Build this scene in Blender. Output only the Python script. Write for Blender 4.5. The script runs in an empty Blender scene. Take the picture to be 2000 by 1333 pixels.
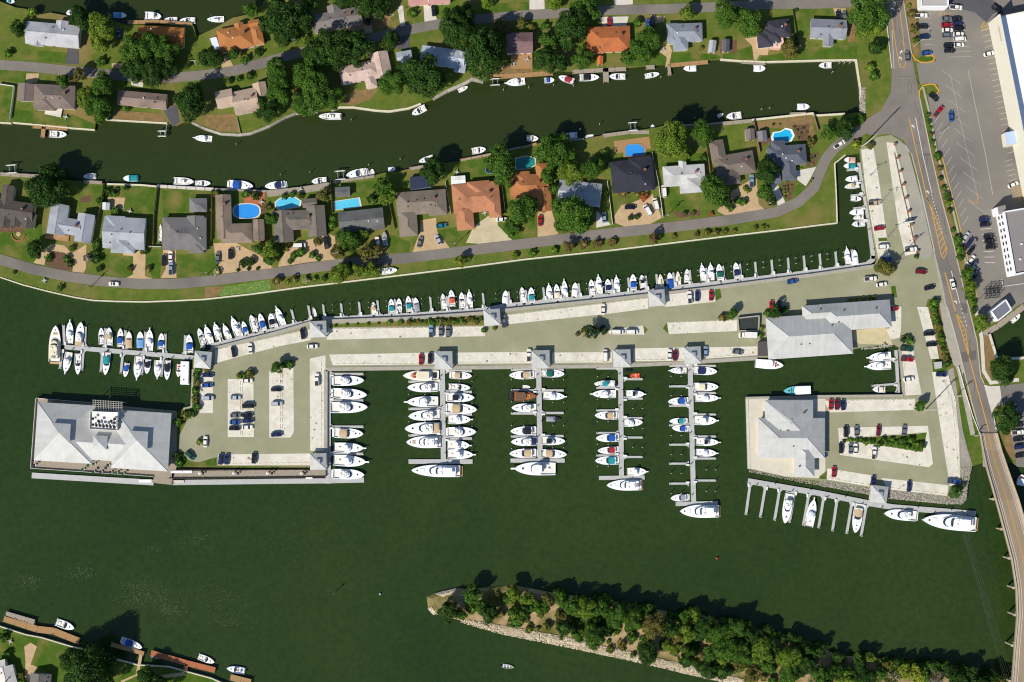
import bpy, math, random
from mathutils import Vector, Matrix

# ------------------------------------------------------------------ camera, sky, sun, exposure
S = 0.22            # metres per photo pixel on the ground
HC = 580.0          # flying height of the camera
NX, NY = 1000.0, 830.0   # point straight below the camera
sc = bpy.context.scene
cam_d = bpy.data.cameras.new('camera'); cam = bpy.data.objects.new('camera', cam_d)
sc.collection.objects.link(cam); sc.camera = cam
cam_d.sensor_width = 36.0; cam_d.lens = 36.0 * HC / (2000 * S)
cam_d.shift_y = (NY - 666.5) / 2000.0
cam_d.clip_start = 1.0; cam_d.clip_end = 6000.0
cam.location = ((NX - 1000) * S, (666.5 - NY) * S, HC)
cam.rotation_euler = (0, 0, 0)

SUN_EL, SUN_AZ = math.radians(43), math.radians(224)   # azimuth clockwise from +Y (top of the photo)
world = bpy.data.worlds.new('World'); sc.world = world; world.use_nodes = True
wn = world.node_tree.nodes; wl = world.node_tree.links
sky = wn.new('ShaderNodeTexSky'); sky.sky_type = 'NISHITA'; sky.sun_disc = False
sky.sun_elevation = SUN_EL; sky.sun_rotation = SUN_AZ
sky.dust_density = 0.3; sky.ozone_density = 4.0
wn['Background'].inputs['Strength'].default_value = 0.105
wl.new(sky.outputs['Color'], wn['Background'].inputs['Color'])
sun_d = bpy.data.lights.new('sun', 'SUN'); sun_d.energy = 4.9; sun_d.angle = math.radians(0.5)
sun_d.color = (1.0, 0.95, 0.865)
sun = bpy.data.objects.new('sun', sun_d); sc.collection.objects.link(sun)
sdir = Vector((math.sin(SUN_AZ) * math.cos(SUN_EL), math.cos(SUN_AZ) * math.cos(SUN_EL), math.sin(SUN_EL)))
sun.rotation_euler = sdir.to_track_quat('Z', 'Y').to_euler()
sun.location = sdir * 500
sc.view_settings.view_transform = 'Standard'; sc.view_settings.look = 'None'
sc.view_settings.exposure = 0.0; sc.view_settings.gamma = 1.0
sc.view_settings.use_curve_mapping = False
sc.cycles.filter_width = 1.15
sc.cycles.max_bounces = 4; sc.cycles.diffuse_bounces = 2; sc.cycles.glossy_bounces = 2

# ------------------------------------------------------------------ helpers
R = random.Random(7)
COL = sc.collection
WATER = -1.3
TILE = {}
for j, y0 in enumerate((0, 300, 600)):
    for i in range(5): TILE['ABC'[j] + str(i + 1)] = (400 * i, y0, 4.4425)
for i in range(5): TILE['D' + str(i + 1)] = (400 * i, 850, 4.4425)
for i in range(5): TILE['E' + str(i + 1)] = (400 * i, 1083, 5.0)
TILE['E0'] = (0, 1133, 4.0); TILE['F'] = (320, 820, 5.0); TILE['G'] = (640, 710, 5.797)
TILE['H'] = (1140, 700, 4.1667); TILE['J'] = (1860, 740, 6.057); TILE['K'] = (1840, 560, 6.6625)

def T(tile, *uv):
    ox, oy, s = TILE[tile]
    return [(ox + u / s, oy + v / s) for u, v in uv]

def W(px, py, z=0.0):
    f = (HC - z) / HC
    return ((NX + (px - NX) * f - 1000) * S, (666.5 - (NY + (py - NY) * f)) * S)

def lin(c):
    c = c / 255.0
    return c / 12.92 if c <= 0.04045 else ((c + 0.055) / 1.055) ** 2.4

MATS = {}
def mat(name, rgb, rough=0.75, var=0.12, scale=0.6, metal=0.0, coat=0.0, spec=0.25, rgb2=None, big=None, island=0.0, stretch=None, fine=0.0, fscale=4.0):
    """rgb in display values 0-255; noise mixes rgb towards rgb2 (or its own darker/lighter tones)"""
    if name in MATS: return MATS[name]
    m = bpy.data.materials.new(name); MATS[name] = m; m.use_nodes = True
    nt = m.node_tree; N = nt.nodes; L = nt.links; b = N['Principled BSDF']
    c = [lin(x) for x in rgb]
    b.inputs['Roughness'].default_value = rough; b.inputs['Metallic'].default_value = metal
    b.inputs['Coat Weight'].default_value = coat; b.inputs['Specular IOR Level'].default_value = spec
    if var <= 0 and not rgb2 and not island:
        b.inputs['Base Color'].default_value = (*c, 1); return m
    geo = N.new('ShaderNodeNewGeometry')
    src = geo.outputs['Position']
    if stretch:
        mp = N.new('ShaderNodeMapping'); mp.inputs['Scale'].default_value = stretch
        L.new(src, mp.inputs['Vector']); src = mp.outputs['Vector']
    nz = N.new('ShaderNodeTexNoise'); nz.inputs['Scale'].default_value = scale
    nz.inputs['Detail'].default_value = 5.0; nz.inputs['Roughness'].default_value = 0.65
    L.new(src, nz.inputs['Vector'])
    rmp = N.new('ShaderNodeValToRGB'); rmp.color_ramp.elements[0].position = 0.3; rmp.color_ramp.elements[1].position = 0.7
    c2 = [lin(x) for x in rgb2] if rgb2 else [x * (1 + var) for x in c]
    c1 = c if rgb2 else [x * (1 - var) for x in c]
    rmp.color_ramp.elements[0].color = (*c1, 1); rmp.color_ramp.elements[1].color = (*c2, 1)
    L.new(nz.outputs['Fac'], rmp.inputs['Fac']); out = rmp.outputs['Color']
    if big:
        n2 = N.new('ShaderNodeTexNoise'); n2.inputs['Scale'].default_value = big[0]; n2.inputs['Detail'].default_value = 4.0
        L.new(geo.outputs['Position'], n2.inputs['Vector'])
        r2 = N.new('ShaderNodeValToRGB'); r2.color_ramp.elements[0].position = big[2] if len(big) > 2 else 0.42
        r2.color_ramp.elements[1].position = big[3] if len(big) > 3 else 0.62
        L.new(n2.outputs['Fac'], r2.inputs['Fac'])
        mx = N.new('ShaderNodeMix'); mx.data_type = 'RGBA'
        L.new(r2.outputs['Color'], mx.inputs[0]); L.new(out, mx.inputs[6])
        mx.inputs[7].default_value = (*[lin(x) for x in big[1]], 1); out = mx.outputs[2]
    if fine:
        n3 = N.new('ShaderNodeTexNoise'); n3.inputs['Scale'].default_value = fscale; n3.inputs['Detail'].default_value = 2.0
        L.new(geo.outputs['Position'], n3.inputs['Vector'])
        mr3 = N.new('ShaderNodeMapRange'); mr3.inputs['From Min'].default_value = 0.3; mr3.inputs['From Max'].default_value = 0.7
        mr3.inputs['To Min'].default_value = 1 - fine; mr3.inputs['To Max'].default_value = 1 + fine
        L.new(n3.outputs['Fac'], mr3.inputs['Value'])
        ms = N.new('ShaderNodeVectorMath'); ms.operation = 'SCALE'
        L.new(out, ms.inputs[0]); L.new(mr3.outputs['Result'], ms.inputs['Scale']); out = ms.outputs['Vector']
    if island:
        mr = N.new('ShaderNodeMapRange'); mr.inputs['To Min'].default_value = 1 - island; mr.inputs['To Max'].default_value = 1 + island
        L.new(geo.outputs['Random Per Island'], mr.inputs['Value'])
        m2 = N.new('ShaderNodeVectorMath'); m2.operation = 'SCALE'
        L.new(out, m2.inputs[0]); L.new(mr.outputs['Result'], m2.inputs['Scale']); out = m2.outputs['Vector']
    L.new(out, b.inputs['Base Color'])
    return m

class MB:
    def __init__(s): s.v = []; s.f = []
    def add(s, vs, fs):
        o = len(s.v); s.v += [tuple(p) for p in vs]; s.f += [tuple(i + o for i in f) for f in fs]
    def prism(s, pts, z0, z1, bottom=True):
        n = len(pts)
        a = sum(pts[i][0] * pts[(i + 1) % n][1] - pts[(i + 1) % n][0] * pts[i][1] for i in range(n))
        if a < 0: pts = pts[::-1]
        vs = [(x, y, z0) for x, y in pts] + [(x, y, z1) for x, y in pts]
        fs = [tuple(range(n, 2 * n))] + [(i, (i + 1) % n, n + (i + 1) % n, n + i) for i in range(n)]
        if bottom: fs.append(tuple(range(n - 1, -1, -1)))
        s.add(vs, fs)
    def flat(s, pts, z):
        n = len(pts)
        a = sum(pts[i][0] * pts[(i + 1) % n][1] - pts[(i + 1) % n][0] * pts[i][1] for i in range(n))
        if a < 0: pts = pts[::-1]
        s.add([(x, y, z) for x, y in pts], [tuple(range(n))])
    def box(s, cx, cy, z0, lx, ly, lz, a=0.0):
        ca, sa = math.cos(a), math.sin(a)
        p = [(cx + x * ca - y * sa, cy + x * sa + y * ca) for x, y in ((-lx / 2, -ly / 2), (lx / 2, -ly / 2), (lx / 2, ly / 2), (-lx / 2, ly / 2))]
        s.prism(p, z0, z0 + lz)
    def tube(s, p0, p1, r0, r1, n=8):
        p0, p1 = Vector(p0), Vector(p1); d = (p1 - p0).normalized()
        u = d.orthogonal().normalized(); w = d.cross(u)
        vs = []
        for p, r in ((p0, r0), (p1, r1)):
            for i in range(n):
                t = 2 * math.pi * i / n; vs.append(p + u * (r * math.cos(t)) + w * (r * math.sin(t)))
        s.add(vs, [(i, (i + 1) % n, n + (i + 1) % n, n + i) for i in range(n)] + [tuple(range(n - 1, -1, -1)), tuple(range(n, 2 * n))])
    def rings(s, rings, cap0=True, cap1=True):
        n = len(rings[0]); vs = [p for r in rings for p in r]; fs = []
        for k in range(len(rings) - 1):
            for i in range(n):
                j = (i + 1) % n; fs.append((k * n + i, k * n + j, (k + 1) * n + j, (k + 1) * n + i))
        if cap0: fs.append(tuple(range(n - 1, -1, -1)))
        if cap1: fs.append(tuple(range((len(rings) - 1) * n, len(rings) * n)))
        s.add(vs, fs)
    def strip(s, pts, w, z0, z1):
        l, r = offset(pts, w / 2)
        for i in range(len(pts) - 1):
            s.prism([l[i], l[i + 1], r[i + 1], r[i]], z0, z1)
    def mesh(s, name):
        me = bpy.data.meshes.new(name); me.from_pydata(s.v, [], s.f); me.update(); return me

def offset(pts, d):
    l, r = [], []; n = len(pts)
    for i in range(n):
        a = Vector(pts[max(i - 1, 0)][:2]); b = Vector(pts[min(i + 1, n - 1)][:2]); p = Vector(pts[i][:2])
        if 0 < i < n - 1:
            d1 = (p - a).normalized(); d2 = (b - p).normalized(); t = (d1 + d2).normalized()
            k = d / max(0.4, t.dot(d1))
        else: t = (b - a).normalized(); k = d
        nrm = Vector((-t.y, t.x)); l.append(tuple(p + nrm * k)); r.append(tuple(p - nrm * k))
    return l, r

def obj(name, m, material, parent=None):
    me = m.mesh(name) if isinstance(m, MB) else m
    o = bpy.data.objects.new(name, me); COL.objects.link(o)
    if material is not None:
        if isinstance(m, MB): me.materials.append(material)
        else:
            if not me.materials: me.materials.append(material)
            o.material_slots[0].link = 'OBJECT'; o.material_slots[0].material = material
    if parent is not None: o.parent = parent
    return o

def empty(name, x, y, z=0.0, rz=0.0, scale=None):
    o = bpy.data.objects.new(name, None); COL.objects.link(o); o.location = (x, y, z); o.rotation_euler = (0, 0, rz)
    o.empty_display_size = 0.5
    if scale: o.scale = scale
    return o

TAGS = []
def tag(o, desc, cat, px, where=None, group=None, fixed=False):
    o['category'] = cat
    if group: o['group'] = group
    TAGS.append([o, desc, where, px, fixed]); return o

LANDMARK = []
def landmark(name, px, py): LANDMARK.append((name, px, py))

ORD = ['first', 'second', 'third', 'fourth', 'fifth', 'sixth', 'seventh', 'eighth', 'ninth', 'tenth', 'eleventh', 'twelfth', 'thirteenth', 'fourteenth', 'fifteenth', 'sixteenth', 'seventeenth', 'eighteenth', 'nineteenth', 'twentieth'] + ['%dth' % k for k in range(21, 200)]
def finish_labels():
    groups = {}
    for t in TAGS:
        o, desc, where, px, fixed = t
        if where is None and not fixed:
            nm, lx, ly = min(LANDMARK, key=lambda q: (q[1] - px[0]) ** 2 + (q[2] - px[1]) ** 2)
            dx, dy = px[0] - lx, px[1] - ly
            if abs(dx) > 2 * abs(dy): d = 'right of' if dx > 0 else 'left of'
            elif abs(dy) > 2 * abs(dx): d = 'below' if dy > 0 else 'above'
            else: d = ('below ' if dy > 0 else 'above ') + ('and right of' if dx > 0 else 'and left of')
            where = d + ' ' + nm
        groups.setdefault((desc + ' ' + where) if where else desc, []).append(t)
    for lab, ts in groups.items():
        if len(ts) == 1: ts[0][0]['label'] = lab; continue
        xs = [t[3][0] for t in ts]; ys = [t[3][1] for t in ts]
        horiz = max(xs) - min(xs) >= max(ys) - min(ys)
        ts.sort(key=lambda t: t[3][0] if horiz else t[3][1])
        for k, t in enumerate(ts):
            end = 'left' if horiz else 'top'
            if len(ts) > 2 and k >= len(ts) / 2: k2 = len(ts) - 1 - k; end = 'right' if horiz else 'bottom'
            else: k2 = k
            if len(ts) == 2: suf = ('left one' if k == 0 else 'right one') if horiz else ('upper one' if k == 0 else 'lower one')
            else: suf = ('%smost one' % end if horiz else '%s one' % end) if k2 == 0 else '%s from %s' % (ORD[k2], end)
            t[0]['label'] = lab + ', ' + suf

def sheet(name, pts, z, material, parent=None):
    m = MB(); m.flat([W(*p) for p in pts], z)
    o = obj(name, m, material, parent)
    if parent is None: o['kind'] = 'structure'
    return o

def band(name, pts, wpx, z, material, parent=None):
    l, r = offset([W(*p) for p in pts], wpx * S / 2); m = MB()
    for i in range(len(l) - 1): m.add([(*l[i], z), (*r[i], z), (*r[i + 1], z), (*l[i + 1], z)], [(0, 1, 2, 3)])
    o = obj(name, m, material, parent)
    if parent is None: o['kind'] = 'structure'
    return o

def solid(name, pts, z0, z1, material, parent=None, zpx=None):
    m = MB(); m.prism([W(p[0], p[1], z1 if zpx is None else zpx) for p in pts], z0, z1)
    return obj(name, m, material, parent)

def rail(name, pts, w, z0, z1, material, parent=None):
    m = MB(); m.strip([W(*p) for p in pts], w, z0, z1); return obj(name, m, material, parent)

def inside(p, poly):
    x, y = p; r = False; n = len(poly)
    for i in range(n):
        x1, y1 = poly[i]; x2, y2 = poly[(i + 1) % n]
        if (y1 > y) != (y2 > y) and x < (x2 - x1) * (y - y1) / (y2 - y1) + x1: r = not r
    return r

def lerp(a, b, t): return (a[0] + (b[0] - a[0]) * t, a[1] + (b[1] - a[1]) * t)
# ------------------------------------------------------------------ materials of the setting
m_grass = mat('grass', (76, 98, 34), 0.95, scale=0.3, rgb2=(108, 114, 50), big=(0.045, (134, 116, 72), 0.5, 0.7), fine=0.2, spec=0.05)
m_lawn = mat('lawn', (58, 90, 24), 0.95, scale=0.25, rgb2=(88, 106, 40), big=(0.12, (122, 114, 62), 0.48, 0.72), fine=0.2, spec=0.05)
m_dirt = mat('dirt', (150, 118, 82), 0.95, scale=0.5, rgb2=(112, 98, 60), fine=0.15, spec=0.05)
m_mulch = mat('mulch', (122, 92, 72), 0.95, scale=1.2, rgb2=(84, 66, 52), fine=0.25, spec=0.05)
m_asph = mat('asphalt_street', (122, 114, 106), 0.9, scale=0.12, rgb2=(134, 126, 116), big=(0.05, (112, 106, 100), 0.5, 0.7), fine=0.05, spec=0.1)
m_lot = mat('asphalt_lot', (124, 118, 110), 0.9, scale=0.06, rgb2=(138, 132, 122), big=(0.03, (108, 104, 100), 0.48, 0.68), fine=0.05, spec=0.1)
m_dark_asph = mat('asphalt_dark', (88, 86, 88), 0.9, 0.08, 0.2, spec=0.1)
m_aisle = mat('concrete_aisle', (141, 140, 110), 0.85, scale=0.09, rgb2=(158, 154, 124), big=(0.035, (170, 164, 140), 0.56, 0.74), fine=0.07, spec=0.15, stretch=(1, 1, 1))
m_bay = mat('concrete_bay', (226, 219, 203), 0.85, scale=0.35, rgb2=(204, 196, 176), big=(0.1, (186, 178, 156), 0.56, 0.8), fine=0.09, spec=0.15)
m_conc = mat('concrete_grey', (166, 160, 144), 0.85, 0.12, 0.5, fine=0.08, spec=0.15)
m_drive = mat('driveway_tan', (188, 160, 122), 0.85, 0.12, 0.4, fine=0.08, spec=0.15)
m_pale = mat('driveway_pale', (206, 198, 184), 0.85, 0.1, 0.4, fine=0.06, spec=0.15)
m_cap = mat('bulkhead_cap', (212, 204, 176), 0.85, 0.14, 0.9)
m_sand = mat('sand', (190, 164, 126), 0.95, scale=0.25, rgb2=(136, 116, 74), big=(0.06, (90, 92, 38), 0.46, 0.64), fine=0.2, spec=0.05)
m_rock = mat('rock', (168, 160, 146), 0.9, 0.3, 0.8, island=0.35)
m_yellow = mat('paint_yellow', (204, 154, 56), 0.7, 0.12, 1.0)
m_white = mat('paint_white', (226, 222, 212), 0.7, 0.08, 1.0)
m_faded = mat('paint_faded', (176, 170, 158), 0.8, 0.12, 1.0)
m_wood = mat('deck_wood', (164, 128, 86), 0.85, 0.22, 1.2, stretch=(1, 3, 1))
m_greywood = mat('deck_grey_wood', (156, 144, 126), 0.85, 0.2, 1.2, stretch=(1, 3, 1))
m_redwood = mat('deck_red_wood', (172, 104, 70), 0.85, 0.18, 1.2)
m_dock = mat('dock_concrete', (180, 179, 174), 0.8, 0.1, 0.6, fine=0.06)
m_pile = mat('piling', (150, 138, 118), 0.9, 0.25, 2.0)

# water
m_water = bpy.data.materials.new('water'); m_water.use_nodes = True
N = m_water.node_tree.nodes; L = m_water.node_tree.links; b = N['Principled BSDF']
geo = N.new('ShaderNodeNewGeometry')
n1 = N.new('ShaderNodeTexNoise'); n1.inputs['Scale'].default_value = 0.008; n1.inputs['Detail'].default_value = 8; n1.inputs['Roughness'].default_value = 0.62
L.new(geo.outputs['Position'], n1.inputs['Vector'])
r1 = N.new('ShaderNodeValToRGB')
r1.color_ramp.elements[0].position = 0.3; r1.color_ramp.elements[0].color = (lin(35), lin(56), lin(24), 1)
r1.color_ramp.elements[1].position = 0.72; r1.color_ramp.elements[1].color = (lin(50), lin(65), lin(28), 1)
L.new(n1.outputs['Fac'], r1.inputs['Fac'])
n2 = N.new('ShaderNodeTexNoise'); n2.inputs['Scale'].default_value = 0.5; n2.inputs['Detail'].default_value = 6
L.new(geo.outputs['Position'], n2.inputs['Vector'])
mr = N.new('ShaderNodeMapRange'); mr.inputs['From Min'].default_value = 0.3; mr.inputs['From Max'].default_value = 0.7
mr.inputs['To Min'].default_value = 0.86; mr.inputs['To Max'].default_value = 1.14
L.new(n2.outputs['Fac'], mr.inputs['Value'])
ms = N.new('ShaderNodeVectorMath'); ms.operation = 'SCALE'
L.new(r1.outputs['Color'], ms.inputs[0]); L.new(mr.outputs['Result'], ms.inputs['Scale'])
# the dead-end canals at the top carry brown silt
sx = N.new('ShaderNodeSeparateXYZ'); L.new(geo.outputs['Position'], sx.inputs[0])
my = N.new('ShaderNodeMapRange'); my.inputs['From Min'].default_value = 20.0; my.inputs['From Max'].default_value = 95.0; my.inputs['To Max'].default_value = 0.75; L.new(sx.outputs['Y'], my.inputs['Value'])
mxs = N.new('ShaderNodeMix'); mxs.data_type = 'RGBA'; L.new(my.outputs['Result'], mxs.inputs[0]); L.new(ms.outputs['Vector'], mxs.inputs[6]); mxs.inputs[7].default_value = (lin(46), lin(53), lin(25), 1)
L.new(mxs.outputs[2], b.inputs['Base Color'])
b.inputs['Roughness'].default_value = 0.12; b.inputs['Specular IOR Level'].default_value = 0.25
bp = N.new('ShaderNodeBump'); bp.inputs['Strength'].default_value = 0.18; bp.inputs['Distance'].default_value = 0.3
n3 = N.new('ShaderNodeTexNoise'); n3.inputs['Scale'].default_value = 1.1; n3.inputs['Detail'].default_value = 5
L.new(geo.outputs['Position'], n3.inputs['Vector']); L.new(n3.outputs['Fac'], bp.inputs['Height']); L.new(bp.outputs['Normal'], b.inputs['Normal'])
m = MB(); m.flat([(-1800, -1800), (1800, -1800), (1800, 1800), (-1800, 1800)], WATER)
obj('water', m, m_water)['kind'] = 'structure'

# ------------------------------------------------------------------ main land outline (photo pixels)
NB = [(-400, 236), (0, 240), (22, 241), (25, 240), (60, 243), (130, 250), (185, 254), (187, 236), (207, 234), (327, 241), (345, 246), (356, 240), (375, 240), (400, 252), (431, 262), (467, 264), (490, 261), (526, 247), (557, 230), (578, 222), (620, 218), (647, 216), (663, 210), (690, 210), (733, 216), (760, 218), (798, 212), (822, 203), (845, 194), (874, 178), (890, 171), (912, 161), (922, 155), (944, 160), (958, 155), (1015, 150), (1079, 144), (1090, 138), (1117, 140), (1200, 134), (1222, 133), (1262, 129), (1301, 126), (1380, 118), (1407, 116), (1447, 119), (1493, 121), (1600, 118), (1672, 117), (1680, 170), (1681, 219)]
SB = [(1681, 219), (1650, 223), (1600, 226), (1590, 226), (1587, 222), (1468, 235), (1412, 240), (1387, 243), (1326, 246), (1301, 245), (1279, 250), (1245, 255), (1200, 261), (1180, 264), (1160, 268), (1135, 274), (1100, 275), (1048, 280), (1018, 288), (985, 295), (958, 301), (901, 314), (825, 326), (800, 330), (774, 336), (749, 338), (731, 343), (693, 348), (650, 357), (587, 365), (521, 374), (486, 373), (418, 370), (400, 368), (308, 365), (277, 362), (209, 360), (199, 358), (165, 355), (80, 348), (0, 342), (-400, 336)]
MS = [(-400, 430), (-60, 522), (0, 542), (45, 557), (95, 570), (144, 581), (180, 587), (225, 589), (281, 590), (338, 588), (400, 585), (490, 575), (591, 561), (659, 553), (800, 536), (912, 522), (1025, 507), (1200, 488.5), (1312, 475), (1425, 461), (1538, 448), (1600, 440), (1635, 436), (1633, 379), (1630, 320), (1651, 303)]
QN = [(1679, 300), (1686, 350), (1699, 426), (1712, 509), (1706, 521), (1600, 536), (1387, 563), (1267, 576), (1200, 584), (985, 606), (944, 612), (800, 622), (636, 628), (607, 630), (535, 651), (467, 668), (412, 682), (376, 700)]
WL = [(376, 720), (373, 795), (356, 800), (334, 812), (334, 912), (636, 916)]
QS = [(636, 722), (800, 720.5), (1040, 718), (1200, 716.5), (1335, 710), (1398, 706), (1500, 699), (1600, 692), (1645, 687), (1700, 677), (1746, 674), (1757, 680), (1765, 774), (1600, 775), (1458, 776.5), (1462, 917), (1533, 933), (1600, 947), (1701, 966), (1735, 972), (1847, 983), (1877, 983), (1886, 976), (1890, 945), (1899, 911), (1920, 904), (1950, 900), (1975, 905), (1990, 912), (2015, 915), (2300, 940)]
PO = [(2300, 700), (2010, 695), (1950, 698), (1945, 690), (1929, 650), (1950, 630), (1985, 608), (2000, 600), (2300, 500)]
TC = [(2300, -300), (560, -300), (525, -20), (510, 12), (490, 27), (455, 35), (420, 55), (384, 72), (378, 51), (245, 48), (225, 42), (150, 35), (130, 31), (98, 25), (60, 32), (52, 18), (30, 15), (0, 3), (-60, -40), (-400, -120)]
land = NB + SB[1:] + MS + QN + WL + QS + PO + TC
m = MB(); m.prism([W(*p) for p in land], -5.0, 0.0, bottom=False)
obj('ground', m, m_grass)['kind'] = 'structure'
# south-west corner of the frame
SW = [(-400, 1120), (-60, 1205), (0, 1224), (50, 1240), (82, 1246), (145, 1265), (200, 1276), (225, 1288), (268, 1299), (330, 1303), (412, 1325), (470, 1350), (560, 1450), (-400, 1450)]
m = MB(); m.prism([W(*p) for p in SW], -5.0, 0.0, bottom=False)
obj('ground', m, m_lawn)['kind'] = 'structure'
# the wooded spit
ISL = [(833, 1167), (850, 1159), (890, 1149), (910, 1152), (946, 1149), (1000, 1143), (1040, 1151), (1080, 1159), (1140, 1167), (1200, 1175), (1250, 1184), (1312, 1197), (1324, 1203), (1356, 1196), (1400, 1212), (1510, 1237), (1530, 1240), (1580, 1254), (1640, 1282), (1700, 1284), (1760, 1294), (1840, 1304), (1930, 1316), (1974, 1328), (2060, 1400), (2060, 1480), (1700, 1440), (1456, 1342), (1380, 1325), (1300, 1305), (1248, 1293), (1200, 1284), (1100, 1261), (1040, 1249), (980, 1237), (936, 1225), (900, 1213), (852, 1201), (836, 1191)]
m = MB(); p3 = [W(*p) for p in ISL]
cxy = [W(*lerp(p, (1400, 1270) if p[0] > 1300 else (1120, 1205) if p[0] > 950 else (900, 1180), 0.18)) for p in ISL]
n = len(p3); a = sum(p3[i][0] * p3[(i + 1) % n][1] - p3[(i + 1) % n][0] * p3[i][1] for i in range(n))
if a < 0: p3 = p3[::-1]; cxy = cxy[::-1]
m.rings([[(x, y, -4.0) for x, y in p3], [(x, y, -1.15) for x, y in p3], [(x, y, 0.1) for x, y in cxy]], cap0=False)
from mathutils.bvhtree import BVHTree
isl_bvh = BVHTree.FromPolygons(m.v, m.f)
obj('ground', m, m_sand)['kind'] = 'structure'

# lawns, beds and bare patches (sheets)
def sheets(name, z, material, polys):
    for k, p in enumerate(polys): sheet(name, p, z + 0.0015 * k, material)
sheets('lawn', 0.02, m_lawn, [
    T('B1', (0, 700), (360, 560), (370, 740), (300, 940), (0, 870)), T('B1', (690, 280), (890, 280), (880, 360), (780, 440), (680, 380)),
    T('B1', (930, 290), (1350, 300), (1330, 560), (1180, 540), (1080, 400), (920, 370)), T('B1', (1400, 320), (1777, 340), (1640, 500), (1420, 560)),
    T('B1', (890, 850), (1150, 880), (1150, 1060), (1070, 1085), (890, 1030)), T('B1', (1270, 830), (1400, 830), (1390, 1085), (1330, 1085), (1262, 980)),
    T('B1', (1535, 880), (1777, 870), (1777, 1070), (1540, 1080)), T('B2', (0, 800), (70, 780), (140, 960), (90, 1050), (0, 1062)),
    T('B2', (1270, 260), (1510, 225), (1500, 400), (1300, 370)), T('B2', (1600, 700), (1777, 770), (1777, 860), (1590, 870)),
    T('B3', (240, 670), (400, 640), (480, 680), (390, 800), (350, 815)), T('B3', (760, 620), (1110, 600), (1110, 725), (880, 755)), T('B3', (440, 60), (700, 20), (760, 210), (500, 210), (420, 130)),
    T('B4', (0, 375), (140, 370), (145, 430), (60, 450), (0, 510)), T('B4', (450, 290), (560, 300), (570, 350), (740, 330), (740, 500), (500, 510)),
    T('B4', (1500, 440), (1540, 310), (1600, 270), (1730, 290), (1700, 360), (1590, 440), (1480, 470)), T('B4', (380, 0), (830, 0), (840, 90), (420, 110)),
    T('A1', (190, 430), (580, 460), (570, 555), (180, 520)), T('A1', (120, 950), (640, 1000), (820, 1080), (820, 1125), (110, 1060)), T('A1', (0, 610), (220, 630), (220, 720), (0, 700)), T('A1', (0, 750), (120, 760), (90, 1060), (0, 1060)),
    T('A4', (120, 490), (440, 470), (450, 560), (100, 580)), T('A4', (480, 460), (830, 470), (920, 490), (920, 510), (500, 560)), T('A4', (930, 480), (1190, 400), (1210, 520), (940, 510)), T('A4', (1250, 500), (1777, 400), (1777, 520), (1260, 535)),
    T('A4', (1560, 80), (1777, 80), (1700, 160), (1690, 340), (1580, 340)), T('A3', (230, 60), (1030, 20), (1040, 100), (600, 130), (260, 140)), T('A5', (0, 390), (330, 400), (320, 515), (0, 520)),
    T('C5', (1190, 520), (1240, 560), (1300, 820), (1380, 1100), (1420, 1333), (1310, 1333), (1230, 1000)), T('A5', (860, 500), (990, 490), (980, 525), (880, 540)), T('A5', (880, 800), (930, 760), (1000, 1333), (970, 1333))])
sheets('bare_soil', 0.022, m_dirt, [
    T('A3', (680, 640), (840, 560), (1060, 580), (1080, 640), (700, 690)), T('A2', (1190, 900), (1300, 780), (1500, 780), (1440, 860), (1290, 920)), T('A2', (0, 1000), (260, 990), (300, 1150), (120, 1140), (0, 1090)),
    T('A1', (1010, 960), (1420, 990), (1440, 1060), (960, 1040)), T('A2', (1440, 120), (1620, 110), (1590, 260), (1450, 240)), T('A4', (1180, 1070), (1710, 990), (1740, 1200), (1600, 1120), (1350, 1110), (1240, 1160)),
    T('A5', (230, 200), (330, 200), (330, 360), (250, 370)), T('C5', (1380, 200), (1470, 240), (1540, 450), (1480, 460), (1500, 620), (1420, 620)), T('J', (600, 640), (720, 640), (740, 960), (640, 900)),
    T('B5', (960, 60), (1040, 80), (1180, 720), (1130, 720)), T('A5', (740, 0), (830, 0), (870, 500), (820, 480)), T('B2', (0, 1160), (180, 1150), (100, 1240), (0, 1260))])
sheets('mulch_bed', 0.05, m_mulch, [
    T('B1', (0, 600), (210, 610), (210, 690), (0, 680)), T('B1', (400, 900), (450, 850), (560, 865), (640, 940), (620, 1020), (480, 1000), (390, 960)), T('B1', (690, 390), (780, 360), (790, 420), (710, 430)),
    T('B2', (300, 920), (430, 930), (470, 1000), (290, 1020)), T('B2', (720, 940), (800, 850), (1010, 880), (1010, 930), (870, 960), (730, 965)), T('B2', (340, 400), (520, 385), (525, 560), (450, 450), (340, 440)), T('B2', (1130, 710), (1190, 710), (1180, 780), (1120, 780)),
    T('B3', (120, 750), (210, 720), (240, 800), (120, 820)), T('B4', (90, 530), (240, 520), (240, 580), (100, 590)), T('B4', (980, 500), (1060, 390), (1180, 440), (1170, 475)), T('B4', (500, 510), (740, 490), (740, 540), (560, 560)), T('B4', (1450, 260), (1570, 250), (1530, 400), (1470, 390)), T('B4', (1660, 0), (1777, 0), (1740, 110), (1670, 120)),
    T('A4', (905, 360), (940, 360), (940, 450), (920, 470)), T('A4', (1005, 350), (1060, 350), (1060, 455), (1005, 460)), T('A4', (1540, 1090), (1690, 1080), (1680, 1230), (1600, 1230)), T('A4', (1240, 1170), (1340, 1150), (1370, 1240), (1250, 1270))])
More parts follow.
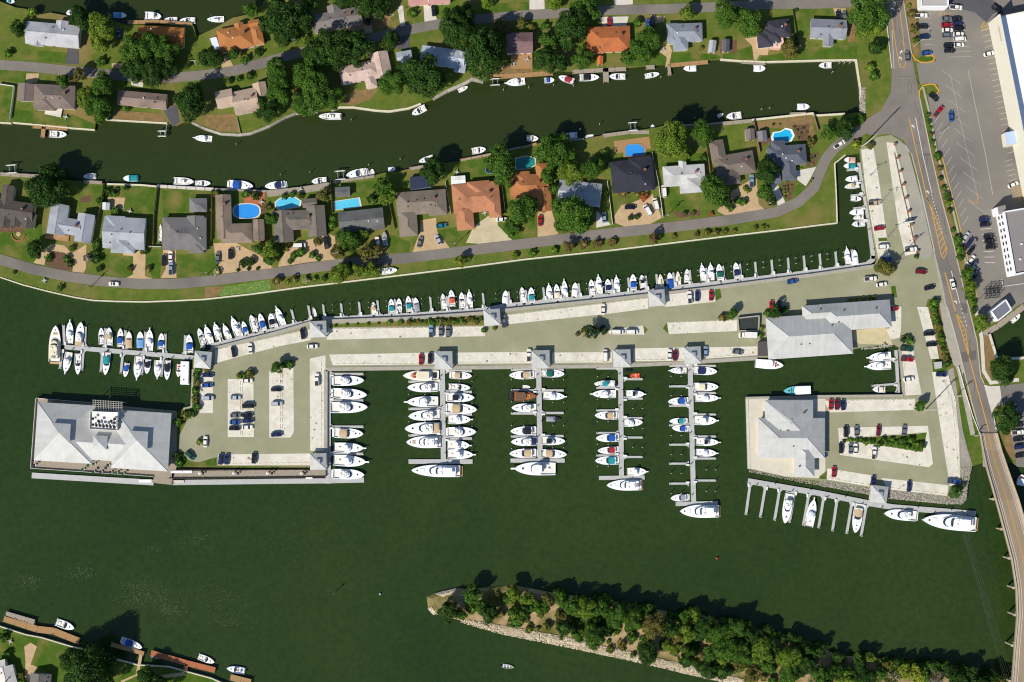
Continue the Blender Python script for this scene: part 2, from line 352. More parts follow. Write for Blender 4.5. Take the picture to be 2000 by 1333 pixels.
sheets('driveway', 0.07, m_drive, [
    T('B1', (290, 950), (380, 830), (470, 785), (560, 800), (620, 865), (655, 850), (750, 790), (745, 1000), (725, 1035), (628, 1025), (645, 920), (560, 862), (455, 845), (400, 890), (385, 970)),
    T('B1', (1070, 860), (1265, 840), (1258, 1065), (1330, 1090), (1072, 1092), (1155, 1050), (1155, 890), (1070, 885)), T('B1', (1410, 830), (1525, 830), (1532, 1080), (1395, 1082), (1440, 1000)), T('B1', (930, 380), (1085, 385), (1070, 490), (960, 470)),
    T('B2', (75, 780), (260, 770), (370, 830), (480, 885), (600, 1000), (270, 1030), (150, 1045), (90, 900)), T('B2', (640, 960), (700, 850), (790, 770), (940, 740), (1080, 700), (1130, 720), (1140, 920), (900, 945), (640, 985)),
    T('B3', (95, 580), (230, 560), (240, 680), (350, 820), (25, 862), (60, 760), (90, 690)), T('B3', (1110, 500), (1232, 490), (1290, 700), (1110, 732)), T('B4', (0, 540), (60, 450), (150, 430), (330, 350), (410, 560), (290, 625), (100, 642), (0, 600)),
    T('B4', (890, 500), (1030, 320), (1150, 250), (1230, 180), (1252, 440), (1320, 500), (980, 548)), T('A1', (230, 640), (340, 640), (325, 715), (220, 735)), T('A1', (970, 550), (1070, 550), (1060, 600), (970, 590)),
    T('A4', (350, 140), (440, 140), (430, 190), (340, 210)), T('A4', (390, 450), (470, 380), (500, 440), (475, 560), (440, 590), (455, 500)), T('A4', (1130, 335), (1240, 320), (1340, 430), (1330, 480), (1255, 480), (1232, 532), (1210, 532), (1195, 400)),
    T('A5', (120, 75), (230, 75), (240, 170), (150, 165)), T('A2', (200, 480), (250, 580), (150, 600), (140, 500)), T('A2', (1230, 260), (1440, 190), (1460, 280), (1380, 300)), T('B5', (1500, 930), (1560, 940), (1590, 1060), (1510, 1060)), T('B5', (1350, 1110), (1470, 1100), (1480, 1150), (1360, 1230)),
    T('E0', (190, 520), (240, 490), (290, 520), (240, 660), (290, 680), (220, 800), (190, 800), (200, 640)), T('E0', (940, 790), (1060, 740), (1090, 580), (1115, 580), (1085, 740), (960, 800)), T('E0', (1200, 780), (1240, 745), (1440, 720), (1450, 745), (1240, 775))])
sheets('driveway', 0.1, mat('driveway_sand', (192, 178, 144), 0.85, 0.12, 0.3, fine=0.1), [T('B3', (560, 630), (680, 545), (760, 560), (765, 625), (890, 752), (600, 785), (490, 775))])
sheets('driveway', 0.11, m_pale, [
    T('B3', (1620, 490), (1720, 590), (1745, 620), (1620, 645)), T('B4', (1350, 262), (1412, 260), (1505, 480), (1432, 492)), T('B4', (1575, 150), (1750, 118), (1700, 220), (1660, 285), (1588, 232)),
    T('A3', (120, 50), (190, 45), (242, 180), (130, 195)), T('A3', (1040, 0), (1170, 0), (1172, 92), (1040, 85)), T('A3', (1650, 150), (1900, 145), (1880, 232), (1680, 238)), T('A2', (1670, 60), (1720, 50), (1740, 235), (1700, 240)), T('A4', (0, 0), (160, 0), (160, 40), (0, 50)), T('A1', (1140, 700), (1245, 720), (1240, 760), (1140, 740)),
    T('K', (330, 0), (470, 1280), (560, 1333), (1066, 1333), (1066, 1230), (720, 1285), (560, 1240), (480, 1130), (440, 640), (350, 300)) if False else T('J', (330, 0), (350, 60), (440, 90), (560, 85), (600, 300), (500, 340), (450, 440))])
sheets('driveway', 0.09, m_dark_asph, [T('A1', (585, 420), (685, 430), (683, 560), (570, 555)), T('A1', (1420, 960), (1530, 910), (1560, 1060), (1500, 1105)), T('A2', (1480, 330), (1600, 260), (1777, 300), (1777, 420), (1680, 430))])

# ------------------------------------------------------------------ streets
m_kerb = mat('kerb', (186, 176, 156), 0.85, 0.1, 0.8)
band('road', [(-300, 112), (0, 127), (60, 131), (130, 138), (200, 145), (260, 150), (330, 153), (400, 147), (456, 139), (512, 124), (580, 105), (640, 92), (700, 82), (740, 72), (800, 58), (860, 47), (935, 38), (1025, 30), (1093, 26), (1200, 20), (1300, 18), (1400, 14), (1500, 9), (1600, 8), (1690, 4), (1745, 2)], 19, 0.13, m_asph)
street = band('road', [(-300, 420), (-60, 490), (0, 507), (67, 527), (135, 541), (203, 550), (270, 555), (338, 555), (400, 550), (535, 534), (648, 518), (800, 504), (980, 482), (1200, 455), (1312, 444), (1425, 430), (1515, 415), (1560, 395), (1590, 367), (1600, 340), (1612, 312), (1630, 290), (1660, 268), (1700, 245)], 20, 0.13, m_asph)
RL = [(1722, -60), (1730, 0), (1736, 50), (1742, 135), (1740, 180), (1722, 215), (1690, 235), (1680, 252), (1700, 265), (1738, 262), (1765, 275), (1778, 300), (1803, 390), (1825, 491), (1839, 548), (1850, 600), (1870, 672), (1884, 730), (1899, 791), (1915, 846)]
RR = [(1947, 846), (1931, 787), (1917, 735), (1908, 667), (1893, 605), (1881, 559), (1863, 480), (1836, 379), (1818, 300), (1803, 225), (1791, 162), (1780, 108), (1764, 0), (1756, -60)]
m = MB(); m.flat([W(*p) for p in RL + RR], 0.15)
road = obj('road', m, m_asph); road['kind'] = 'structure'
rail('kerb', [(1742, 60), (1746, 135)], 0.3, 0.0, 0.29, m_kerb, road)
rail('kerb', [(1780, 300), (1803, 390), (1825, 491)], 0.35, 0.0, 0.28, m_kerb, road)
rail('kerb', [(1850, 600), (1870, 672), (1884, 730), (1899, 791), (1913, 842)], 0.4, 0.0, 0.28, m_kerb, road)
rail('kerb', [(1893, 605), (1881, 559), (1863, 480), (1836, 379), (1818, 300), (1803, 225), (1796, 192)], 0.4, 0.0, 0.28, m_kerb, road)
rail('kerb', [(1780, 105), (1764, 0), (1756, -60)], 0.35, 0.0, 0.28, m_kerb, road)
rail('kerb', [(1893, 605), (1908, 667), (1915, 735), (1922, 750)], 0.4, 0.0, 0.28, m_kerb, road)
side_path = band('pavement', [(1905, 600), (1917, 660), (1921, 725), (1935, 748), (1990, 742)], 7, 0.17, m_pale)
sheet('gravel_verge', [(1851, 724), (1862, 718), (1868, 760), (1880, 840), (1890, 880), (1899, 908), (1894, 930), (1878, 930), (1875, 850), (1867, 780)], 0.09, mat('gravel', (148, 142, 134), 0.95, scale=0.5, rgb2=(168, 158, 142), big=(0.08, (128, 124, 110), 0.5, 0.7), fine=0.2))
sheet('pavement', [(1826, 560), (1839, 556), (1850, 600), (1870, 672), (1883, 727), (1878, 732), (1862, 712), (1846, 660), (1836, 600)], 0.105, m_conc)
side_walk = band('pavement', [(1746, 275), (1786, 300), (1806, 395), (1826, 480), (1832, 530), (1852, 640), (1876, 735), (1900, 850)], 9, 0.10, m_conc)
# patches of other asphalt ages on the carriageway
for p in (T('K', (245, 215), (325, 230), (328, 345), (262, 345)), T('K', (240, 860), (440, 830), (440, 950), (260, 990)), T('B5', (900, 0), (960, 0), (965, 20), (905, 25))):
    sheet('asphalt_patch', p, 0.154, m_dark_asph if False else mat('asphalt_patch', (104, 98, 94), 0.9, 0.08, 0.4), road)
def line(pts, w, z=0.16, mt=None, parent=None, name='lane_line'): return band(name, pts, w, z, mt or m_yellow, parent or road)
line(T('A5', (612, -100), (628, 150), (660, 380), (692, 555)) , 1.3)
line(T('A5', (680, -100), (700, 100), (725, 300), (748, 540)), 1.3)
line(T('A5', (692, 555), (705, 582), (728, 588), (745, 575), (748, 540)), 1.3)
line(T('A5', (780, 1030), (845, 1333)) + T('B5', (935, 385), (975, 500), (1060, 890)), 1.6)
line(T('B5', (935, 385), (1000, 540), (1060, 690), (1104, 825), (1100, 880), (1075, 910), (1058, 890)), 1.3)
line(T('A5', (835, 1025), (895, 1333)) + T('B5', (975, 345)), 1.0, mt=m_white)
line(T('A5', (585, 200), (628, 595)), 1.2, mt=m_white)
for k in range(12):
    a_, b_ = T('B5', (975 + 8 * k, 360 + 29 * k), (977 + 8 * k, 370 + 29 * k)); line([a_, b_], 1.2, mt=m_white)
for k in range(9):
    t = k / 8; l_ = lerp(*T('B5', (960, 470), (1068, 880)), t); r_ = lerp(*T('B5', (985, 490), (1104, 840)), t)
    line([l_, (r_[0], r_[1] - 3 - 4 * t)], 1.5, 0.164, name='hatch_stripe')
line(T('B5', (1090, 1035), (1170, 1333)) + T('C5', (1300, 440), (1390, 780), (1470, 1075)), 1.8)
line(T('C5', (1180, 40), (1270, 200), (1300, 440)), 1.3)
line(T('B5', (1145, 1020), (1218, 1300)), 1.0, mt=m_white)
for k in range(9):
    t = k / 8; l_ = lerp(*T('C5', (1205, 90), (1292, 410)), t); r_ = lerp(*T('C5', (1235, 110), (1298, 400)), t)
    line([l_, (r_[0], r_[1] - 4)], 1.5, 0.164, name='hatch_stripe')
for k in range(5):
    a_, b_ = T('C5', (1232 + 11 * k, 10 + 36 * k), (1236 + 11 * k, 24 + 36 * k)); line([a_, b_], 1.2, mt=m_white)
def arrow(px, py, flip):
    g = 1 if flip else -1; m = MB()
    pts = [(-1, 4), (0.6, 4), (0.8, 0.5), (2.6, -0.3), (2.8, 1.2), (6, -1.6), (2.4, -4.2), (2.4, -2.4), (-0.6, -1)]
    m.flat([W(px + g * x * 0.9, py + y * 0.9) for x, y in pts], 0.162); obj('turn_arrow', m, m_white, road)
for u, v, f in ((640, 30, 1), (650, 82, 0), (702, 455, 1), (712, 508, 0), (822, 1100, 0)): arrow(*T('A5', (u, v))[0], f)
for u, v in ((950, 338), (1192, 1290)): arrow(*T('B5', (u, v))[0], 0)
# dark sealed cracks
m_tar = mat('tar', (66, 62, 60), 0.8, 0.0)
for k in range(26):
    t = R.uniform(0.02, 0.95); y = 20 + t * 780; xm = 1745 + (y / 846) * 185 if y < 300 else 1797 + (y - 300) * 0.245
    x = xm + R.uniform(-6, 16); pts = [(x, y)]
    for j in range(4): pts.append((pts[-1][0] + R.uniform(-2, 4.5), pts[-1][1] + R.uniform(3, 9)))
    line(pts, 0.5, 0.1555 + 0.0001 * k, m_tar, name='tar_seam')
for k in range(5):
    y = 150 + 130 * k; x = 1748 + (y - 120) * 0.25
    line([(x, y), (x + R.uniform(10, 22), y + R.uniform(-4, 3))], 0.5, 0.1595, m_tar, name='tar_seam')

# ------------------------------------------------------------------ shopping lot east of the road
lot = sheet('parking_lot', [(1786, -60), (1792, 0), (1799, 108), (1826, 112), (1829, 120), (1790, 124), (1797, 166), (1812, 163), (1832, 166), (1834, 182), (1811, 186), (1834, 300), (1840, 310), (1872, 430), (1899, 545), (1911, 605), (1913, 622), (1925, 640), (1990, 596), (2300, 470), (2300, -60)], 0.13, m_lot)
sheet('parking_lot', T('A5', (1130, 0), (1500, 0), (1600, 70), (1500, 130), (1450, 200), (1350, 110), (1250, 85), (1110, 80)), 0.14, m_dark_asph)
sheet('parking_lot', T('J', (690, 640), (750, 620), (760, 300), (590, 290), (560, 85), (1300, 0), (1300, 1090), (760, 1040)), 0.135, m_lot)
for pts in (T('A5', (800, 465), (830, 515), (880, 542), (940, 545), (990, 530), (1000, 500), (980, 485), (920, 488)), T('A5', (868, 850), (868, 790), (900, 745), (950, 732), (1000, 735), (1038, 790), (1020, 815), (970, 808))):
    rail('kerb', pts, 0.5, 0.0, 0.27, m_yellow, lot)
rail('kerb', T('B5', (1060, 0), (1200, 550), (1270, 850), (1370, 1250)), 0.35, 0.0, 0.26, mat('kerb_yellow', (190, 160, 90), 0.8, 0.15, 0.8), lot)
band('pavement', T('A5', (900, 760), (960, 1000), (1020, 1333)) + T('B5', (1100, 250), (1190, 620), (1300, 1060)), 4, 0.16, m_conc)
def stall(pts, w=0.7, z=0.137, mt=None): band('stall_line', pts, w, z, mt or m_faded, lot)
for k in range(23):
    t = k / 22.0; r_ = lerp((1931, 57), (1982, 296), t); stall([(r_[0] - 15, r_[1] + 4), r_], 0.8)
for k in range(6):
    t = k / 5.0; r_ = lerp((1976, 312), (1988, 360), t); stall([(r_[0] - 15, r_[1] + 4), r_], 0.8)
for k in range(25):
    t = k / 24.0; r_ = lerp(*T('A5', (1000, 1060), (1000, 1060)), 0); r_ = lerp((1825, 240), (1880, 440), t)
    if k % 2 == 0: stall([r_, (r_[0] + 11, r_[1] - 17)], 0.8)
for k in range(10):
    t = k / 9.0; r_ = lerp(*T('A5', (1140, 670), (1370, 1800)), t); stall([r_, (r_[0] - 17, r_[1] - 13)], 0.6); stall([r_, (r_[0] + 18, r_[1] + 13)], 0.6, 0.1385)
stall(T('A5', (1135, 640), (1210, 1000), (1380, 1740)), 0.6, 0.1395)
stall(T('A5', (1290, 610), (1440, 1333)) + T('B5', (1505, 360)), 1.0, 0.1399, m_faded)
for k in range(9): 
    y = 28 + 10 * k; stall([(1799 + k, y), (1817 + k, y - 1)], 0.7)
for k in range(8): stall([(1841 + k * 2, 42 + 10 * k), (1884 + k * 2, 41 + 10 * k)], 0.6)
for k in range(5): stall(T('A5', (1040 + 22 * k, 110), (1046 + 22 * k, 150)), 0.8, 0.137, m_yellow)
for k in range(8): stall(T('B5', (1660 + 14 * k, 310 + 20 * k), (1740 + 6 * k, 290 + 18 * k)), 1.0, 0.137, m_yellow)
stall(T('A5', (1400, 250), (1440, 180), (1490, 105)), 1.2, 0.138, m_yellow); stall(T('A5', (1400, 268), (1470, 250)), 1.0, 0.1385, m_yellow)
for k in range(4): stall(T('A5', (1415 + 14 * k, 240 - 18 * k), (1460, 235 - 8 * k)), 0.8, 0.139, m_yellow)
for k in range(7): stall(T('B5', (1400 + 6 * k, 660 + 48 * k), (1490 + 6 * k, 650 + 50 * k)), 0.7, 0.1375, m_white)
for k in range(6): stall(T('B5', (1360 + 20 * k, 1290 - 20 * k), (1420 + 20 * k, 1230 - 20 * k)), 0.7)
stall(T('B5', (1585, 1090), (1595, 1155), (1777, 1130)), 0.8, 0.1375, m_white)
stall(T('B5', (1290, 395), (1330, 430), (1370, 435), (1375, 345)), 1.2, 0.142, mat('paint_orange', (200, 140, 70), 0.8, 0.1))

# ------------------------------------------------------------------ marina paving
MAR = [(1679, 292), (1686, 350), (1699, 426), (1712, 509), (1706, 521), (1600, 536.5), (1387, 563.5), (1267, 576.5), (1200, 584.5), (985, 606.5), (944, 612.5), (800, 622.5), (636, 628.5), (607, 630.5), (535, 651.5), (467, 668.5), (412, 682.5), (378, 702), (378, 720), (384, 728), (385, 800), (365, 822), (351, 850), (349, 880), (358, 895), (376, 903), (400, 903), (424, 893), (424, 910), (635, 912), (635.5, 721.5), (800, 720), (1040, 717.5), (1200, 716), (1335, 709.5), (1398, 705.5), (1500, 698.5), (1600, 691.5), (1645, 686), (1700, 676), (1746, 673.5), (1757.5, 680), (1765.5, 774.5), (1600, 775.5), (1459, 777), (1462.5, 916), (1533, 932), (1600, 940), (1720, 957), (1850, 972), (1856, 950), (1877, 945), (1876, 850), (1866, 780), (1850, 724), (1822, 724), (1808, 600), (1812, 585), (1830, 582), (1846, 600), (1834, 548), (1822, 492), (1800, 395), (1774, 300), (1760, 276), (1740, 264), (1712, 268), (1700, 280)]
mar = sheet('pavement', MAR, 0.12, m_aisle)
sheet('pavement', [(1748, 272), (1764, 280), (1777, 305), (1801, 395), (1822, 490), (1816, 503), (1802, 508), (1793, 496), (1779, 410), (1764, 335)], 0.125, mat('path_grey', (160, 154, 138), 0.88, 0.08, 0.2, fine=0.06, big=(0.06, (144, 140, 128), 0.5, 0.7)))
m_joint = mat('joint', (126, 122, 100), 0.9, 0.1)
BAYS = {
 1: [(420, 683), (605, 643), (607, 665), (544, 677), (420, 710)], 2: [(641, 642), (800, 640), (944, 637), (948, 657), (800, 660), (638, 664)],
 3: [(985, 616), (1265, 582), (1266, 603), (1200, 612), (991, 634)], 4: [(1299, 577), (1396, 563), (1397, 590), (1299, 600)],
 5: [(643, 693), (800, 690), (848, 689), (849, 712), (650, 714)], 6: [(892, 689), (1039, 688), (1039, 710), (892, 711)], 7: [(1078, 689), (1195, 688), (1195, 708), (1078, 709)],
 8: [(1237, 681), (1337, 679), (1337, 705), (1236, 706)], 9: [(1373, 679), (1479, 677), (1479, 694), (1375, 701)], 10: [(1303, 630), (1439, 625), (1439, 647), (1306, 653)],
 11: [(1187, 646), (1256, 636), (1259, 654), (1190, 653)], 12: [(445, 741), (495, 740), (496, 854), (445, 854)], 13: [(526, 726), (553, 719), (573, 719), (574, 845), (567, 855), (526, 855)],
 14: [(605, 701), (636, 694), (634, 882), (606, 881)], 15: [(426, 888), (607, 886), (607, 909), (426, 909)], 16: [(390, 726), (416, 726), (416, 807), (390, 807)],
 17: [(1791, 600), (1816, 600), (1834, 701), (1818, 702)], 18: [(1820, 727), (1850, 726), (1866, 780), (1873, 850), (1875, 945), (1855, 950), (1839, 850), (1826, 765)],
 19: [(1759, 678), (1782, 676), (1800, 771), (1768, 773)], 20: [(1609, 782), (1787, 779), (1788, 801), (1620, 806)], 21: [(1637, 836), (1812, 832), (1822, 906), (1814, 913), (1720, 900), (1640, 889)],
 22: [(1616, 915), (1703, 929), (1701, 951), (1615, 937)], 23: [(1721, 934), (1852, 948), (1850, 969), (1735, 956)], 24: [(1682, 293), (1706, 290), (1716, 350), (1726, 420), (1735, 491), (1741, 510), (1716, 508), (1703, 440), (1690, 365)],
 25: [(1731, 278), (1746, 280), (1760, 330), (1776, 400), (1790, 495), (1768, 500), (1755, 446)], 26: [(1736, 595), (1760, 600), (1760, 640), (1757, 660), (1700, 672), (1668, 660), (1668, 650), (1738, 642)]}
bay = {k: sheet('parking_bay', p, 0.14 + 0.0004 * k, m_bay) for k, p in BAYS.items()}
m_stop = mat('wheel_stop', (214, 206, 184), 0.85, 0.1, 1.0)
def stops(k, a, b, step=11.5):
    d = math.hypot(b[0] - a[0], b[1] - a[1]); n = int(d / step); p = W(*a); q = W(*b); an = math.atan2(q[1] - p[1], q[0] - p[0])
    if 'stop_mesh' not in MATS:
        mm = MB(); mm.prism([(-0.9, -0.12), (0.9, -0.12), (0.9, 0.12), (-0.9, 0.12)], 0, 0.16); MATS['stop_mesh'] = mm.mesh('wheel_stop')
    for i in range(n):
        x, y = W(*lerp(a, b, (i + 0.5) / n)); o = obj('wheel_stop', MATS['stop_mesh'], m_stop, bay[k]); o.location = (x, y, 0.15); o.rotation_euler = (0, 0, an)
stops(1, (424, 684), (604, 645)); stops(2, (643, 644), (942, 639)); stops(3, (990, 617), (1263, 584)); stops(5, (654, 712), (846, 710.5)); stops(6, (894, 709), (1037, 708)); stops(7, (1080, 707), (1193, 706))
stops(8, (1240, 704), (1335, 703)); stops(9, (1378, 699), (1476, 692)); stops(10, (1306, 631.5), (1437, 626.5)); stops(14, (627.5, 706), (626.5, 880)); stops(15, (428, 906), (605, 905)); stops(13, (551, 728), (551, 852)); stops(13, (547, 728), (547, 852)); stops(12, (469, 743), (469, 852)); stops(12, (473, 743), (473, 852))
stops(20, (1611, 784), (1785, 781)); stops(22, (1617, 934), (1700, 948)); stops(23, (1736, 953), (1848, 966)); stops(21, (1641, 860), (1800, 884)); stops(21, (1641, 857), (1800, 846)); stops(19, (1762, 682), (1771, 770)); stops(24, (1692, 365), (1717, 505)); stops(25, (1746, 290), (1786, 490)); stops(18, (1855, 745), (1872, 930))
m_stain = mat('oil_stain', (176, 166, 146), 0.8, 0.12, 1.5); m_stain2 = mat('oil_stain_dark', (134, 126, 108), 0.8, 0.15, 1.5)
for k, pl in BAYS.items():
    xs = [p[0] for p in pl]; ys = [p[1] for p in pl]
    for q in range(int((max(xs) - min(xs)) * (max(ys) - min(ys)) / 420)):
        c = (R.uniform(min(xs), max(xs)), R.uniform(min(ys), max(ys)))
        if not inside(c, pl): continue
        r0 = R.uniform(0.8, 2.6); n = 9; pts = [(c[0] + r0 * R.uniform(.5, 1.2) * math.cos(6.283 * i / n), c[1] + r0 * R.uniform(.5, 1.2) * math.sin(6.283 * i / n)) for i in range(n)]
        if all(inside(p, pl) for p in pts): sheet('oil_stain', pts, 0.153 + 0.00002 * q, R.choice((m_stain, m_stain, m_stain2)), bay[k])
# low curbs and strips of the quays
def quay(pts, w, z1, mt, desc, px): tag(rail('sea_wall', pts, w, -3.0, z1, mt), desc, 'sea wall', px, fixed=True)
quay([(636, 721.5), (800, 719.5), (1040, 717), (1200, 715.5), (1335, 709), (1398, 705), (1480, 700)], 1.6, 0.30, m_conc, 'long grey concrete quay edge above the four middle piers', (1000, 718))
quay([(1708, 520), (1600, 536), (1387, 563.5), (1267, 577), (1200, 584.5), (985, 606.5), (944, 612), (800, 622), (640, 628)], 1.4, 0.30, m_conc, 'grey concrete quay edge behind the long row of upper slips', (1200, 580))
quay([(607, 631), (535, 652), (467, 669), (412, 683)], 1.4, 0.31, m_conc, 'slanted grey quay edge between the two upper left pavilions', (500, 660))
quay([(636.5, 723), (636, 915)], 1.5, 0.30, m_conc, 'straight grey quay edge beside the leftmost row of yachts', (636, 820))
quay([(377, 722), (374, 795), (358, 799)], 0.8, 0.25, m_conc, 'short pale wall at the left edge of the west car park', (375, 760))
quay(MS[2:23], 0.5, 0.35, m_cap, 'long thin white capped bulkhead along the lower street', (800, 536))
quay(MS[22:], 0.5, 0.3, m_cap, 'short white bulkhead round the corner of the grass verge', (1633, 370))
quay([(1681, 190), (1680, 170), (1672, 117.5), (1600, 118.5), (1493, 121.5), (1447, 119.5), (1407, 116.5)], 0.6, 0.3, m_cap, 'pale bulkhead at the upper right end of the canal', (1640, 118))
quay([(1457, 778), (1600, 774.5), (1764, 773)], 1.0, 0.3, m_conc, 'concrete quay edge above the lower right car park', (1680, 774))
quay([(1459, 780), (1463, 916)], 0.9, 0.4, m_pale, 'pale quay wall left of the lower right hall', (1460, 850))
quay([(1766, 772), (1758, 681)], 0.9, 0.3, m_conc, 'short quay edge at the end of the small right basin', (1762, 730))
def bank(pts, w, desc, mt=m_cap, z1=0.22): quay(pts, w, z1, mt, desc, pts[len(pts) // 2])
bank(NB[1:3], 0.5, 'short pale bank wall at the upper left lawn'); bank(NB[3:7], 0.5, 'pale bank wall below the grey-brown hipped house'); bank(NB[8:10], 0.5, 'pale bank wall below the long brown house')
bank(NB[12:21], 0.9, 'curved stone bank wall below the tan split house', m_rock); bank(NB[21:28], 0.7, 'pale bank wall below the pinkish tan house', m_cap); bank(NB[28:34], 1.2, 'rough stone bank wall below the big dark oak', m_rock)
bank(SB[1:6], 0.9, 'bank wall above the kidney pool', m_cap); bank(SB[6:9], 0.9, 'bank wall above the twin brown roofs', m_greywood); bank(SB[30:33], 0.9, 'grey bank wall behind the oval blue pool', m_greywood)
bank(SB[18:22], 0.7, 'weathered bank wall behind the orange roofed pair', m_greywood); bank(SB[34:37], 0.7, 'pale bank wall behind the light grey square house', m_cap)
# ------------------------------------------------------------------ buildings
m_wall = mat('wall_cream', (214, 206, 190), 0.85, 0.06, 0.5)
m_brick = mat('wall_brick', (150, 104, 82), 0.85, 0.15, 1.5)
m_glass = mat('window_glass', (40, 52, 66), 0.15, 0.0, spec=0.5)
m_trim = mat('white_trim', (232, 230, 224), 0.7, 0.03, 1.0)
m_door = mat('door_paint', (120, 70, 50), 0.7, 0.05)
m_metal = mat('vent_metal', (92, 88, 86), 0.5, 0.1)
m_chim = mat('chimney_brick', (142, 96, 76), 0.9, 0.15, 2.0)
def roof_mat(rgb):
    return mat('roof_%d_%d_%d' % rgb, rgb, 0.9, 0.10, 0.25, big=(0.16, tuple(int(c * 0.82) for c in rgb), 0.5, 0.75), fine=0.10, fscale=2.5, spec=0.1)
box_cache = {}
def box_mesh(name, lx, ly, lz):
    k = (name, round(lx, 2), round(ly, 2), round(lz, 2))
    if k not in box_cache:
        m = MB(); m.box(0, 0, 0, lx, ly, lz); box_cache[k] = m.mesh(name)
    return box_cache[k]

def roof_mesh(w, h, ridge, kind, rise, t=0.22, flat_top=0.0):
    """hip / gable / pyramid roof over w x h eaves, eave at z=0"""
    m = MB(); X, Y = w / 2, h / 2
    if ridge == 'y':
        mm = roof_mesh(h, w, 'x', kind, rise, t); m.add([(-y, x, z) for x, y, z in mm.v], mm.f); return m
    e = [(-X, -Y, 0), (X, -Y, 0), (X, Y, 0), (-X, Y, 0)]; lo = [(x, y, -t) for x, y, z in e]
    inset = 0 if kind == 'g' else min(Y * 0.98, X)
    if kind == 'h' and X - inset < 0.05: top = [(0, 0, rise)]
    else: top = [(-X + inset, 0, rise), (X - inset, 0, rise)]
    vs = e + lo + top
    if len(top) == 1: fs = [(0, 1, 8), (1, 2, 8), (2, 3, 8), (3, 0, 8)]
    else: fs = [(0, 1, 9, 8), (1, 2, 9), (2, 3, 8, 9), (3, 0, 8)]
    fs += [(4, 5, 1, 0), (5, 6, 2, 1), (6, 7, 3, 2), (7, 4, 0, 3), (7, 6, 5, 4)]
    m.add(vs, fs); return m

def house(name, desc, cat, short, rot, rgb, wings, eave=3.0, pitch=0.42, wallm=None, chim=1, vents=3, fixed=True):
    wallm = wallm or m_wall; rm = roof_mat(rgb)
    w0 = wings[0]; cx, cy = W(w0[0], w0[1], eave); a = -math.radians(rot)
    root = empty(name, cx, cy, 0, a); tag(root, desc, cat, (w0[0], w0[1]), fixed=fixed)
    if short: landmark(short, w0[0], w0[1])
    k = (HC - eave) / HC * S; ca, sa = math.cos(-a), math.sin(-a)
    for i, wg in enumerate(wings):
        px, py, w, h, ridge, kind = wg[:6]; ez = eave + 0.017 * i + (wg[6] if len(wg) > 6 else 0); w *= k; h *= k
        x, y = W(px, py, ez); dx, dy = x - cx, y - cy; lx, ly = dx * ca - dy * sa, dx * sa + dy * ca
        oh = 0.45 if min(w, h) > 4 else 0.2
        m = MB(); m.box(0, 0, 0, w - 2 * oh, h - 2 * oh, ez - 0.05)
        half = (h if ridge == 'x' else w) / 2; rise = half * pitch
        if kind == 'g':
            X, Y = w / 2 - oh, h / 2 - oh; g = rise * (1 - oh / half) - 0.1
            if ridge == 'x':
                for s in (-1, 1): m.add([(s * X, -Y, ez - 0.05), (s * X, Y, ez - 0.05), (s * X, 0, ez + g)], [(0, 1, 2) if s > 0 else (1, 0, 2)])
            else:
                for s in (-1, 1): m.add([(-X, s * Y, ez - 0.05), (X, s * Y, ez - 0.05), (0, s * Y, ez + g)], [(1, 0, 2) if s > 0 else (0, 1, 2)])
        wl_ = obj('wall', m, wallm, root); wl_.location = (lx, ly, 0)
        rf = obj('roof', roof_mesh(w, h, ridge, kind, rise), rm, root); rf.location = (lx, ly, ez)
        if kind == 'g' or kind == 'h':   # ridge cap
            L_ = (w if ridge == 'x' else h) - (0 if kind == 'g' else 2 * min(half * 0.98, max(w, h) / 2))
            if L_ > 0.6:
                rc = obj('ridge_cap', box_mesh('ridge_cap', L_, 0.35, 0.08) if ridge == 'x' else box_mesh('ridge_cap', 0.35, L_, 0.08), rm, rf); rc.location = (0, 0, rise - 0.03)
        if i == 0:
            for q in range(vents):
                u, v = R.uniform(-0.38, 0.38) * w, R.uniform(-0.36, 0.36) * h
                d = abs(v) if ridge == 'x' else abs(u); zz = max(0, rise * (1 - d / half))
                if kind == 'h': zz = min(zz, rise * ((w / 2 - abs(u)) / half if ridge == 'x' else (h / 2 - abs(v)) / half))
                vo = obj('vent', box_mesh('vent', 0.45, 0.45, 0.6), R.choice((m_metal, m_metal, m_trim)), rf); vo.location = (u, v, zz - 0.15)
            if chim:
                co = obj('chimney', box_mesh('chimney', 1.0, 0.8, 1.9), m_chim, rf)
                u, v = (w * 0.28, h * 0.12) if ridge == 'x' else (w * 0.12, h * 0.28); co.location = (u, v, rise * 0.7 - 0.6)
            for s in (-1, 1):
                n = max(2, int(w / 4.5))
                for q in range(n):
                    u = (q + 0.5) / n * (w - 2) - (w - 2) / 2
                    if s < 0 and q == n // 2:
                        d = obj('door', box_mesh('door', 1.1, 0.1, 2.1), m_door, root); d.location = (lx + u, ly + s * (h / 2 - oh + 0.03), 0.05)
                        kn = obj('handle', box_mesh('handle', 0.08, 0.08, 0.12), m_metal, d); kn.location = (0.4, s * 0.09, 1.0)
                    else:
                        d = obj('window', box_mesh('window', 1.5, 0.08, 1.2), m_trim, root); d.location = (lx + u, ly + s * (h / 2 - oh + 0.02), 0.95)
                        pn = obj('pane', box_mesh('pane', 1.26, 0.05, 0.98), m_glass, d); pn.location = (0, s * 0.035, 0.11)
    return root

